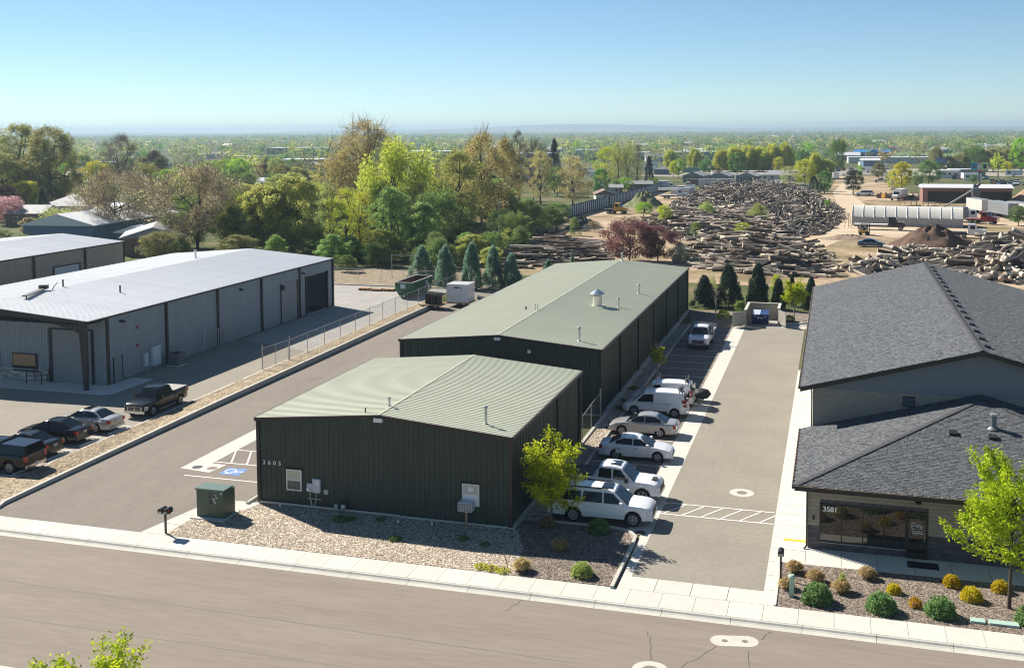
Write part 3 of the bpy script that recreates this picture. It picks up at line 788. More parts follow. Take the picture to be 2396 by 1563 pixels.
for y, z in ((24.8, 5.2), (44.5, 5.15), (58.2, 5.1)): MB().extr([(X1+.03, y-.25, z), (X1+.4, y-.2, z-.14), (X1+.4, y+.2, z-.14), (X1+.03, y+.25, z)], (0, 0, .1)).build("wall_lamp", M['trim_black'], lg)
MB().box(X1+.03, X1+.08, 53.1, 57.1, .03, 4.45).build("overhead_door", M['door_grey'], lg)
MB().box(X1+.04, X1+.14, 56.8, 57.1, 0, 4.5).build("door_jamb", M['trim_black'], lg); MB().box(X1+.04, X1+.14, 53.02, 53.1, 0, 4.5).build("door_jamb", M['trim_black'], lg)
MB().cyl((X1+.05, 53.4, 4.05), (X1+.3, 53.4, 4.05), .3, n=14).build("exhaust_hood", M['trim_black'], lg)
# inside: dark core except round the open bay
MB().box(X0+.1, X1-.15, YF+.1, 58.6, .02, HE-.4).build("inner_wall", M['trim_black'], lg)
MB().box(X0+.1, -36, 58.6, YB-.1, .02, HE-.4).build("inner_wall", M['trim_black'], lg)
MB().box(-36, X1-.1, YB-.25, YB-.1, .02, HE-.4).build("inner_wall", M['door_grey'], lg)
for a in ((59.0, 59.15), (64.55, 64.75)): MB().box(X1-.1, X1+.16, a[0], a[1], 0, 4.6).build("door_jamb", M['trim_black'], lg)
MB().box(X1-.1, X1+.1, 59.15, 64.55, -.02, .03).build("sill", M['concrete'], lg)
t = empty("storage_rack", (-33, 61.5, 0), "brown wooden shelving with stacked goods inside the open bay", "shelving")
mb = MB()
for x in (-34.2, -32.8):
    for y in (59.6, 61.6, 63.9): mb.box(x-.05, x+.05, y-.05, y+.05, 0, 2.9)
mb.build("upright", M['wood'], t)
for z in (.5, 1.3, 2.1, 2.85): MB().box(-34.3, -32.7, 59.5, 64, z, z+.06).build("shelf", M['wood'], t)
goods = [mat("goods_%s" % c, v, rough=.7) for c, v in (("red", (.25, .07, .04)), ("tan", (.35, .26, .16)), ("dark", (.05, .05, .06)), ("white", (.6, .6, .58)))]
for k in range(14):
    z = (.56, 1.36, 2.16)[k % 3]; y = 59.7 + .29*k
    MB().box(-33.2, -32.72, y, y+.26, z, z+random.uniform(.3, .6)).build("carton", goods[k % 4], t)
hand = empty("hand_truck", (-30.2, 62.5, 0), "dark upright machine standing just inside the open bay", "machine")
MB().box(-30.7, -29.9, 62.0, 63.2, .1, 1.9).build("cabinet", M['trim_black'], hand); MB().box(-29.89, -29.86, 62.3, 62.8, 1.2, 1.6).build("screen", M['panel_box'], hand); MB().cyl((-29.9, 62.1, .15), (-29.8, 62.1, .15), .15, n=10).build("wheel", M['white'], hand)
roof_vent(lg, -39.07, 31.7, 6.75, .75, .08, cap=False, m=M['steel_dark']); roof_vent(lg, -33.2, 32.4, 6.3, .75, .08, cap=False, m=M['steel_dark']); roof_vent(lg, -40.3, 56.1, 6.7, .9, .12)
MB().box(X0, X1-.02, 62, 66.3, -.05, .0).build("foundation", M['concrete2'], lg)
t = empty("roof_ladder_stack", (-38.3, 27, 6.7), "dark metal scrap frame lying on the pale left roof", "scrap metal")
MB().obox((-38.3, 26.9, 7.0), .5, 4.6, .1, .35).build("rail", M['steel_dark'], t); MB().obox((-37.3, 24.7, 6.85), .08, .08, .45).build("foot", M['steel_dark'], t); MB().obox((-39.2, 29.2, 7.15), .8, .6, .35, .5).build("bracket", M['steel_dark'], t)
MB().path([(-38.6, 29.6, 6.8), (-38.4, 29.7, 7.2), (-38.3, 30.0, 7.5)], .04, 6).build("hook", M['steel_dark'], t)
cnd = empty("condenser_unit", (-26.5, 31.4, 0), "square grey air-conditioning condenser beside the grey shop wall", "air conditioner")
MB().box(-27.1, -26.0, 30.8, 31.9, .08, 1.15).build("case", mat("condenser_grey", (.12, .13, .13), rough=.5), cnd); MB().cyl((-26.55, 31.35, 1.15), (-26.55, 31.35, 1.2), .42, n=16).build("fan_guard", M['trim_black'], cnd)
lv = MB()
for k in range(7): lv.box(-27.12, -25.98, 30.78, 31.92, .2+.13*k, .25+.13*k)
lv.build("louvre", mat("louvre_grey", (.17, .18, .18), rough=.5), cnd); MB().box(-27.2, -25.9, 30.7, 32, 0, .08).build("pad", M['concrete'], cnd)
MB().path([(-27.2, 32.2, .5), (-27.2, 33.4, .5), (-27.3, 33.6, .1)], .05, 6).build("pipe", M['galv'], cnd)
rl = empty("railing", (-34, 21.8, 0), "thin black steel railing standing before the grey shop window", "railing")
for x, y in ((-34.74, 21.42), (-33.2, 21.42), (-33.22, 22.4), (-34.7, 22.4)): MB().box(x-.03, x+.03, y-.03, y+.03, 0, 1.1).build("post", M['trim_black'], rl)
for z in (.35, .72, 1.07): MB().box(-34.74, -33.2, 21.4, 21.44, z-.02, z+.02).build("rail", M['trim_black'], rl); 
for z in (.35, .72, 1.07): MB().box(-33.24, -33.2, 21.44, 22.4, z-.02, z+.02).build("rail", M['trim_black'], rl)

# --- tan shop beyond
tn = empty("metal_shop", (-79, 60, 0), "tan metal shop with bright pale roof at the far left", "building")
metal_shed(tn, -89.6, -68.5, 35, 80.9, 5.6, 6.5, M['wall_tan'], M['roof_white'], M['trim_black'])
for y in (42, 52, 62.1, 72.2): MB().box(-68.47, -68.28, y-.16, y+.16, .1, 5.4).build("column_trim", M['trim_black'], tn)
MB().box(-68.46, -68.38, 65.9, 70.9, .1, 3.5).build("overhead_door", mat("door_pale_blue", (.42, .50, .56), rough=.45), tn)
for a in ((65.75, 65.9, .1, 3.65), (70.9, 71.15, .1, 3.65), (65.9, 70.9, 3.5, 3.65)): MB().box(-68.46, -68.3, a[0], a[1], a[2], a[3]).build("door_jamb", M['trim_black'], tn)
MB().box(-68.46, -68.3, 72.9, 73.1, 3.0, 3.25).build("camera_box", M['white'], tn)

# ------------------------------------------------------------------ block building 3581
M['block_tan'] = mat("block_tan", (0.30, 0.27, 0.215), rough=.9, var=.08, scale=4, var2=.08, scale2=20, rand=.07)
M['block_dark'] = mat("block_dark", (0.085, 0.078, 0.085), rough=.85, var=.12, scale=5, var2=.12, scale2=25, rand=.22)
M['mortar'] = mat("mortar", (0.26, 0.245, 0.215), rough=.95)
M['fascia'] = mat("fascia_dark", (0.022, 0.018, 0.016), rough=.5)
M['gutter_tan'] = mat("gutter_edge", (.28, .20, .13), rough=.5, var=.25, scale=3)
def shinglemat():
    m, nt, b = new_mat("shingle")
    N, L = nt.nodes, nt.links
    at = N.new("ShaderNodeAttribute"); at.attribute_name = "tint"
    r = N.new("ShaderNodeValToRGB"); e = r.color_ramp.elements
    e[0].position, e[0].color = 0, (.060, .066, .074, 1); e[1].position, e[1].color = 1, (.165, .172, .178, 1)
    L.new(at.outputs["Fac"], r.inputs[0])
    tc = N.new("ShaderNodeTexCoord"); nz = N.new("ShaderNodeTexNoise"); nz.inputs["Scale"].default_value = 30; L.new(tc.outputs["Object"], nz.inputs["Vector"])
    nz.inputs["Detail"].default_value = 6
    mr = N.new("ShaderNodeMapRange"); mr.inputs[1].default_value = .3; mr.inputs[2].default_value = .7; mr.inputs[3].default_value = .8; mr.inputs[4].default_value = 1.2
    L.new(nz.outputs[0], mr.inputs[0])
    mx = N.new("ShaderNodeVectorMath"); mx.operation = 'SCALE'; L.new(r.outputs[0], mx.inputs[0]); L.new(mr.outputs[0], mx.inputs["Scale"])
    L.new(mx.outputs[0], b.inputs["Base Color"]); b.inputs["Roughness"].default_value = .9; b.inputs["Specular IOR Level"].default_value = .25
    return m
M['shingle'] = shinglemat()
M['felt'] = mat("roof_deck", (.07, .072, .078), rough=.95)
sb = empty("block_building", (40, 1.6, 0), "grey-shingled block office numbered 3581 with dark block base", "building")
def shingles(P0, ux, uy, inside, umax, vmax, name="shingles"):
    """courses of tabs; u along the eave, v up the slope; inside(u,v) masks the roof outline"""
    P0, ux, uy = np.array(P0), np.array(ux, float), np.array(uy, float)
    nrm = np.cross(ux, uy); nrm /= np.linalg.norm(nrm)
    if nrm[2] < 0: nrm = -nrm
    V, T = [], []; ex, tw = .135, .25
    rg = np.random.default_rng(int(umax*100))
    nr, nc = int(vmax/ex), int(umax/tw)+2
    r, c = np.meshgrid(np.arange(nr), np.arange(nc), indexing='ij')
    r, c = r.ravel(), c.ravel()
    off = rg.uniform(-.5, .5, nr)[r]
    u0 = (c + off - .5)*tw + rg.uniform(0, .05, len(r)); u1 = u0 + tw*rg.uniform(.8, 1.0, len(r))
    v0 = r*ex - rg.uniform(0, .02, len(r)); v1 = (r+1)*ex + .02
    ok = inside((u0+u1)/2, (v0+v1)/2) & (u0 > -.1) & (u1 < umax+.1)
    u0, u1, v0, v1 = u0[ok], u1[ok], v0[ok], v1[ok]
    lift = rg.uniform(.012, .026, len(u0))
    def pt(u, v, h): return P0 + u[:, None]*ux + v[:, None]*uy + h[:, None]*nrm
    z = np.full(len(u0), .006)
    Q = np.stack([pt(u0, v0, lift), pt(u1, v0, lift), pt(u1, v1, z), pt(u0, v1, z)], 1).reshape(-1, 3)
    tint = rg.beta(2.4, 2.4, len(u0))
    F = np.arange(len(Q)).reshape(-1, 4)
    off_ = np.array(wloc(sb))
    o = link(name, npmesh(name, Q-off_, F, M['shingle'], tint), sb); o["kind"] = "stuff"
    return o
# rear volume: gable roof
WX0, WX1, EX0, RX, EZ, RZ, GY0, GY1 = 30.67, 49.25, 29.95, 39.97, 6.09, 8.79, 11.4, 54.5
EX1 = 2*RX-EX0
mb = MB()
mb.extr([(EX0, GY0, EZ), (RX, GY0, RZ), (EX1, GY0, EZ), (EX1, GY0, EZ-.2), (RX, GY0, RZ-.22), (EX0, GY0, EZ-.2)], (0, GY1-GY0, 0))
mb.build("roof_deck", M['felt'], sb)
sl = math.hypot(RX-EX0, RZ-EZ); uu = np.array([(RX-EX0)/sl, 0, (RZ-EZ)/sl])
allin = lambda u, v: np.ones_like(u, bool)
shingles((EX0, GY0, EZ), (0, 1, 0), uu, lambda u, v: v < sl-.02, GY1-GY0, sl)
shingles((EX1, GY0, EZ), (0, 1, 0), uu*[-1, 1, 1], lambda u, v: v < sl-.02, GY1-GY0, sl)
rc = MB()
y = GY0
while y < GY1:
    k = (RZ-EZ)/(RX-EX0)
    for sx in (-1, 1): rc.quad((RX, y, RZ+.05), (RX, y+.3, RZ+.035), (RX+sx*.17, y+.3, RZ+.03-k*.17), (RX+sx*.17, y, RZ+.04-k*.17))
    y += .28
rc.build("ridge_cap", M['felt'], sb)
for a, b_, za, zb in ((EX0-.02, RX, EZ, RZ), (RX, EX1+.02, RZ, EZ)):
    for y_ in (GY0-.04, GY1+.004): slope_bar(MB(), a, za+.005, b_, zb+.005, y_, y_+.036, .28).build("fascia", M['fascia'], sb)
def gutter(x0, x1, y0, y1, z):
    g_ = MB().box(x0, x1, y0, y1, z-.16, z-.03).build("gutter", M['fascia'], sb)
    e = MB()
    if x1-x0 < y1-y0:
        e.box(x0-.004, x0+.02, y0, y1, z-.03, z-.012)
        yy = y0+.3
        while yy < y1: e.box(x0, x1, yy-.03, yy+.03, z-.029, z-.008); yy += .62
    else:
        e.box(x0, x1, y0-.004, y0+.02, z-.03, z-.012)
        xx = x0+.3
        while xx < x1: e.box(xx-.03, xx+.03, y0, y1, z-.029, z-.008); xx += .62
    e.build("gutter_edge", M['gutter_tan'], g_)
gutter(EX0-.14, EX0-.005, GY0, GY1, EZ+.03); gutter(EX1+.005, EX1+.14, GY0, GY1, EZ+.03)
mb = MB()
mb.extr([(WX0, 12, 0), (WX1, 12, 0), (WX1, 12, EZ-.1), (WX0, 12, EZ-.1)], (0, 42, 0)); mb.build("wall", M['mortar'], sb)
def cmu(name):
    m, nt, b = new_mat(name); N, L = nt.nodes, nt.links
    tc = N.new("ShaderNodeTexCoord"); mp = N.new("ShaderNodeMapping"); mp.inputs["Rotation"].default_value = (math.radians(-90), 0, 0)
    L.new(tc.outputs["Object"], mp.inputs[0])
    br = N.new("ShaderNodeTexBrick"); br.inputs["Scale"].default_value = 1; br.inputs["Brick Width"].default_value = .4; br.inputs["Row Height"].default_value = .2; br.inputs["Mortar Size"].default_value = .008
    br.inputs["Color1"].default_value = (.28, .255, .205, 1); br.inputs["Color2"].default_value = (.32, .29, .235, 1); br.inputs["Mortar"].default_value = (.24, .225, .19, 1)
    L.new(mp.outputs[0], br.inputs["Vector"]); L.new(br.outputs[0], b.inputs["Base Color"]); b.inputs["Roughness"].default_value = .9; return m
MB().box(WX0-.01, WX1+.01, 11.96, 11.995, 0, 5.95).build("block_face", cmu("block_face"), sb)
sid = MB(); z = 5.97
while z < RZ-.3:
    hw = max(.02, min(9.28, (RZ-.25-z-.12)/((RZ-EZ)/(RX-EX0))))
    sid.add([(RX-hw, 11.955, z), (RX+hw, 11.955, z), (RX+hw-.35 if hw < 9 else RX+hw, 11.975, z+.145), (RX-hw+.35 if hw < 9 else RX-hw, 11.975, z+.145)], [(0,1,2,3)]); z += .145
sid.build("lap_siding", mat("siding_blue_grey", (.20, .215, .235), rough=.6, rand=.05), sb)
sid2 = MB().extr([(WX0, 11.98, 5.95), (WX1, 11.98, 5.95), (WX1, 11.98, 6.1), (RX, 11.98, RZ-.25), (WX0, 11.98, 6.1)], (0, .015, 0)); sid2.build("gable_backing", mat("siding_back", (.19, .205, .225), rough=.7), sb)
lv = MB()
for k in range(6): lv.obox((36.1, 11.93, 5.24+.085*k), .62, .05, .05, 0, 0, .5)
lvo = MB().box(35.75, 36.45, 11.925, 11.95, 5.15, 5.78).build("louvre_vent", M['fascia'], sb); lv.build("slat", mat("vent_blue_grey", (.12, .15, .19), rough=.5), lvo)
for k in range(16):
    y = 13.2 + 2.53*k
    MB().extr([(40.25, y-.24, 8.73), (40.6, y-.24, 8.635), (40.6, y+.24, 8.635), (40.25, y+.24, 8.73)], (.03, 0, .11)).build("roof_vent", M['trim_black'], sb)
# front volume: hip roof against the gable wall
FX0, FX1, FY0, FZ, FT = 30.0, 50.0, .95, 3.43, .273
apex_y = FY0+10.0*1.0; apz = FZ+10*FT
mb = MB()
A, B_, Cc, D = (FX0, FY0, FZ), (FX1, FY0, FZ), (FX1, 11.95, FZ), (FX0, 11.95, FZ)
R0, R1 = (40, apex_y, apz), (40, 11.95, apz)
mb.add([A, B_, Cc, D, R0, R1], [(0,1,4), (1,2,5,4), (3,0,4,5), (3,2,1,0), (2,3,5)]); mb.build("roof_deck", M['felt'], sb)
sl = math.hypot(10, 10*FT); k = sl/10
shingles((FX0, FY0, FZ), (1, 0, 0), np.array([0, 10, 10*FT])/sl, lambda u, v: (u > v/k) & (u < 20-v/k) & (v < sl), 20, sl)
shingles((FX0, FY0, FZ), (0, 1, 0), np.array([10, 0, 10*FT])/sl, lambda u, v: (u > v/k) & (u < 10.95), 11.0, sl)
shingles((FX1, FY0, FZ), (0, 1, 0), np.array([-10, 0, 10*FT])/sl, lambda u, v: (u > v/k) & (u < 10.95), 11.0, sl)
hc = MB()
for sx, xe in ((1, FX0), (-1, FX1)):
    for i in range(34):
        t0, t1 = i*.295, i*.295+.31
        p = Vector((xe+sx*t0, FY0+t0, FZ+t0*FT+.05)); q = Vector((xe+sx*t1, FY0+t1, FZ+t1*FT+.035))
        for d in (Vector((-.12*sx, .12, -.018)), Vector((.12*sx, -.12, -.018))): hc.quad(p, q, q+d, p+d)
hc.build("hip_cap", M['felt'], sb)
MB().box(FX0, FX1, FY0+.0, FY0+.03, FZ-.27, FZ-.005).build("fascia", M['fascia'], sb); MB().box(FX0-.001, FX0+.03, FY0+.03, 11.95, FZ-.27, FZ-.005).build("fascia", M['fascia'], sb)
gutter(FX0-.13, FX0-.004, FY0, 11.9, FZ+.03); gutter(FX0-.13, FX1+.13, FY0-.13, FY0-.003, FZ+.03)
MB().box(FX0, FX1, FY0+.03, 11.9, FZ-.28, FZ-.26).build("soffit", M['fascia'], sb)
mb = MB(); mb.box(WX0, 47.5, 1.66, 11.9, 0, 3.16); mb.build("wall", M['mortar'], sb)
bl = {}
def block(x0, x1, z0, z1, dark):
    key = (round(x1-x0, 3), round(z1-z0, 3), dark)
    if key not in bl: bl[key] = MB().box(.005, x1-x0-.005, -.05, 0, .005, z1-z0-.005).mesh("block", M['block_dark'] if dark else M['block_tan'])
    link("dark_block" if dark else "block", bl[key], sb, Vector((x0, 1.655, z0)) - wloc(sb))
def course(xa, xb, z, dark, shift):
    x = xa - (.2 if shift else 0)
    while x < xb - .03:
        a, c = max(x, xa), min(x+.4, xb)
        if c-a > .04: block(a, c, z, z+.2, dark)
        x += .4
for r in range(15):
    z = .02 + .2*r; dark = r < 6
    if r < 2: course(WX0, 35.4, z, dark, r % 2); course(36.45, 43.4, z, dark, r % 2)
    elif r < 12: course(WX0, 31.27, z, dark, r % 2); course(36.45, 43.4 if r < 9 else 42.2, z, dark, r % 2)
    elif r < 13:
        x = 31.27
        course(WX0, 31.27, z, False, r % 2)
        while x < 36.4: block(x, x+.205, z, z+.2, True); x += .2159
        course(36.47, 42.2, z, False, r % 2)
    else: course(WX0, 42.2, z, False, r % 2)
MB().box(42.2, 47.5, 1.6, 1.655, 0, 3.1).build("wall_return", M['block_tan'], sb)
MB().add([(30.665, 1.61, 0), (30.665, 11.9, 0), (30.665, 11.9, 3.16), (30.665, 1.61, 3.16)], [(3,2,1,0)]).build("side_face", M['block_tan'], sb)
# storefront
fr = MB(); t_ = .055
xsm = [31.27, 32.33, 33.36, 34.38, 35.41]
for xm in xsm: fr.box(xm-t_/2, xm+t_/2, 1.57, 1.65, .42, 2.42)
fr.box(31.27, 35.41, 1.565, 1.655, .42, .5); fr.box(31.27, 35.41, 1.565, 1.655, 2.36, 2.42)
wfm = fr.build("window", M['fascia'], sb)
for a, c in zip(xsm[:-1], xsm[1:]): MB().box(a+t_/2, c-t_/2, 1.6, 1.615, .5, 2.36).build("pane", mat("store_glass", (.02, .02, .018), rough=.02, spec=1.0), wfm)
MB().box(31.27, 35.41, 1.5, 1.66, .40, .42).build("sill", M['concrete2'], sb)
df = MB()
for a in ((35.43, 35.53, 0.02, 2.42), (36.35, 36.45, .02, 2.42), (35.53, 36.35, 2.3, 2.42), (35.53, 36.35, .02, .3)): df.box(a[0], a[1], 1.56, 1.65, a[2], a[3])
dr = df.build("door", M['fascia'], sb)
MB().box(35.53, 36.35, 1.6, 1.612, .3, 2.3).build("pane", bpy.data.materials["store_glass"], dr); MB().cyl((36.27, 1.52, .9), (36.27, 1.52, 1.4), .015, n=6).build("handle", M['galv'], dr)
text_mesh("3581", .36, M['white'], "house_number", sb, (31.40, 1.555, 2.03), bold=.03, ext=.003)
M['decal'] = mat("decal_white", (.62, .70, .74), rough=.6)
lo = MB(); yq = 1.590
def flat(mb, pts, w):
    for i in range(len(pts)-1):
        a, b_ = Vector((pts[i][0], 0, pts[i][1])), Vector((pts[i+1][0], 0, pts[i+1][1])); d = (b_-a).normalized(); n = Vector((-d.z, 0, d.x))*w/2
        mb.add([Vector((0, yq, 0))+p for p in (a-n, b_-n, b_+n, a+n)], [(0,1,2,3)])
for cz, rx_, rz_ in ((1.76, .13, .085), (1.60, .13, .085)):   # the large script E as two open bowls
    flat(lo, [(35.80+rx_*math.cos(t), cz+rz_*math.sin(t)) for t in [math.radians(60+22*q) for q in range(11)]], .035)
flat(lo, [(35.78, 1.70), (35.95, 1.72), (36.08, 1.78)], .03)
for q, (dx, dz) in enumerate(((.95, 1.66), (1.02, 1.67), (1.09, 1.65), (1.16, 1.64))): flat(lo, [(35+dx, dz-.05), (35+dx+.01, dz+.07)], .03)
flat(lo, [(35.9, 1.56), (36.2, 1.55)], .02)
for z, segs in ((1.40, ((.69, .80), (.83, .92), (.95, 1.08), (1.11, 1.2))), (1.30, ((.70, .86), (.88, 1.0), (1.03, 1.2)))):
    for a, c in segs: flat(lo, [(35+a, z), (35+c, z)], .045)
lo.build("door_decal", M['decal'], dr)
for x, z in ((35.96, 2.92), (39.0, 2.92)): MB().extr([(x-.16, 1.6, z), (x-.12, 1.38, z-.08), (x+.12, 1.38, z-.08), (x+.16, 1.6, z)], (0, 0, .09)).build("wall_lamp", M['fascia'], sb)
MB().box(30.9, 31.0, 1.5, 1.6, 1.55, 1.72).build("wall_lamp", M['fascia'], sb)
MB().path([(30.58, 1.5, 3.2), (30.62, 1.53, 3.0), (30.62, 1.53, .15), (30.5, 1.35, .05)], .045, 8).build("downspout", M['fascia'], sb, 50)
MB().path([(30.58, 11.8, 5.9), (30.6, 11.9, 5.7), (30.6, 11.9, 3.5)], .045, 8).build("downspout", mat("spout_tan", (.3, .27, .22), rough=.5), sb, 50)
for x, y in ((38.05, 6.9), (40.0, 6.75)):
    z = FZ+(y-FY0)*FT; MB().obox((x, y, z+.08), .42, .36, .13, 0, 0, math.atan(FT)).build("roof_vent", M['trim_black'], sb)
z = FZ+(7.75-FY0)*FT
mb = MB(); mb.cyl((40.15, 7.75, z-.1), (40.15, 7.75, z+.75), .15, n=12); mb.cyl((40.15, 7.75, z-.02), (40.15, 7.75, z+.12), .34, .17, n=12); v = mb.build("vent_pipe", mat("vent_dark_galv", (.16, .18, .19), rough=.5, metal=.4), sb, 40)
MB().lathe([(.2, 0), (.22, .05), (.2, .12)], (40.15, 7.75, z+.7), 12).build("vent_cap", M['galv'], v, 40)
solo(MB().box(35.45, 36.9, .35, 1.15, .015, .035), "door_mat", mat("mat_black", (.012, .013, .016), rough=.95), "black rubber mat outside the glass door of 3581", "door mat", (36.15, .75, .014))
# ------------------------------------------------------------------ vehicles
def paintmat(name, col, rough=.28, metal=0.0, coat=.6):
    return mat(name, col, rough=rough, metal=metal, spec=.5 if coat > .4 else .35, coat=coat)
P = {'white': paintmat("car_white", (.78, .79, .80)), 'black': paintmat("car_black", (.008, .008, .009), .2, 0, .25), 'silver': paintmat("car_silver", (.42, .42, .41), .3, .35),
     'champagne': paintmat("car_champagne", (.40, .40, .395), .32, .3), 'blue': paintmat("car_blue", (.035, .075, .15)), 'red': paintmat("car_red", (.28, .02, .02)),
     'grey': paintmat("car_grey", (.12, .125, .13)), 'green': paintmat("car_teal", (.05, .2, .2)), 'yellow': paintmat("machine_yellow", (.55, .30, .02), .45), 'tan': paintmat("car_tan", (.35, .3, .22))}
M['rim'] = mat("alloy_rim", (.42, .42, .43), rough=.35, metal=.5)
M['carglass'] = mat("car_glass", (.010, .014, .018), rough=.04, spec=.45)
M['lamp'] = mat("headlamp", (.62, .64, .64), rough=.12, coat=.5)
M['taillamp'] = mat("tail_lamp", (.38, .015, .015), rough=.2, coat=.5)
M['chrome'] = mat("chrome", (.62, .63, .64), rough=.18, metal=.9)
M['plastic'] = mat("black_plastic", (.02, .02, .021), rough=.6)
M['plate'] = mat("licence_plate", (.6, .6, .58), rough=.5)
M['under'] = mat("underbody", (.01, .01, .01), rough=.9)

def interp(tab, x):
    if x <= tab[0][0]: return tab[0][1]
    for (a, va), (b, vb) in zip(tab[:-1], tab[1:]):
        if x <= b: return va + (vb-va)*(x-a)/(b-a)
    return tab[-1][1]

VS = {
 'sedan': dict(L=4.75, W=1.82, wb=2.72, fo=.93, r=.325, sill=.26, top=[(-2.375,.90),(-2.25,.98),(-1.75,1.02),(-1.2,.97),(.8,.95),(1.25,.93),(1.9,.82),(2.25,.70),(2.375,.60)],
   cab=[(1.22,.90),(.28,1.42),(-.95,1.44),(-1.82,.98)], wr=.60, wb_=.80, win=[[(.98,0.03),(.32,.88),(-.14,.93),(-.14,.03)],[(-.22,.03),(-.22,.93),(-.82,.90),(-1.32,.45),(-1.30,.03)]]),
 'suv': dict(L=5.70, W=2.04, wb=3.30, fo=1.02, r=.40, sill=.38, top=[(-2.85,.95),(-2.80,1.12),(-1.2,1.15),(1.0,1.15),(1.55,1.16),(2.3,1.12),(2.7,1.04),(2.85,.90)],
   cab=[(1.62,1.10),(.78,1.82),(-2.45,1.86),(-2.80,1.12)], wr=.74, wb_=.93, win=[[(1.28,.04),(.72,.84),(.22,.88),(.22,.04)],[(.12,.04),(.12,.88),(-.92,.88),(-.98,.04)],[(-1.10,.06),(-1.05,.88),(-2.25,.86),(-2.5,.08)]]),
 'pickup': dict(L=5.85, W=2.02, wb=3.65, fo=.98, r=.41, sill=.42, top=[(-2.925,1.22),(-2.9,1.28),(-.95,1.28),(-.9,1.18),(.9,1.18),(1.35,1.18),(2.3,1.14),(2.75,1.06),(2.925,.92)],
   cab=[(1.48,1.12),(.72,1.84),(-.62,1.88),(-.90,1.20)], wr=.74, wb_=.92, win=[[(1.12,.04),(.66,.86),(.22,.90),(.22,.04)],[(.12,.04),(.12,.90),(-.60,.88),(-.66,.04)]]),
 'van': dict(L=4.82, W=1.86, wb=3.06, fo=.92, r=.335, sill=.30, top=[(-2.41,1.0),(-2.39,1.1),(.4,1.1),(1.25,1.08),(1.7,.98),(2.2,.84),(2.41,.62)],
   cab=[(1.72,.95),(.72,1.78),(-2.20,1.84),(-2.38,1.05)], wr=.72, wb_=.88, win=[[(1.35,.06),(.78,.80),(.05,.86),(.05,.06)]]),
}
wheel_cache = {}
def wheel(root, x, y, r, side, style='alloy', w=.24):
    key = (r, style, side, w)
    if key not in wheel_cache:
        ty = MB(); n = 22
        ty.lathe([(r*.62, -w/2), (r*.93, -w/2), (r, -w/2+.04), (r, w/2-.04), (r*.93, w/2), (r*.62, w/2)], (0,0,0), n, 'Y')
        ri = MB(); o = side*(w/2-.015)
        ri.lathe([(r*.64, min(o, o-.03*side)), (r*.60, max(o, o-.03*side))], (0,0,0), n, 'Y')
        dk = MB(); dk.cyl((0, o-.01*side, 0), (0, o+.012*side, 0), r*.6, n=n)
        sp = MB(); ns = {'alloy': 5, 'multi': 8, 'steel': 7}[style]
        for k in range(ns):
            t = 2*math.pi*k/ns
            sp.obox((r*.33*math.cos(t), o+.02*side, r*.33*math.sin(t)), r*.56, .03, r*(.18 if style != 'multi' else .13), 0, -t, 0)
        sp.cyl((0, o, 0), (0, o+.035*side, 0), r*.17, n=10)
        for k in range(n):
            t = 2*math.pi*k/n
            sp.obox((r*.585*math.cos(t), o+.015*side, r*.585*math.sin(t)), .05, .03, r*.19, 0, -t, 0)
        wheel_cache[key] = (ty.mesh("tyre", M['rubber'], smooth=40), dk.mesh("wheel_disc", M['under']), sp.mesh("rim", M['rim'] if style != 'dark' else M['plastic']))
    a, b, c = wheel_cache[key]
    wo = link("wheel", a, root, (x, y, r)); link("wheel_disc", b, wo); link("rim", c, wo)
    return wo

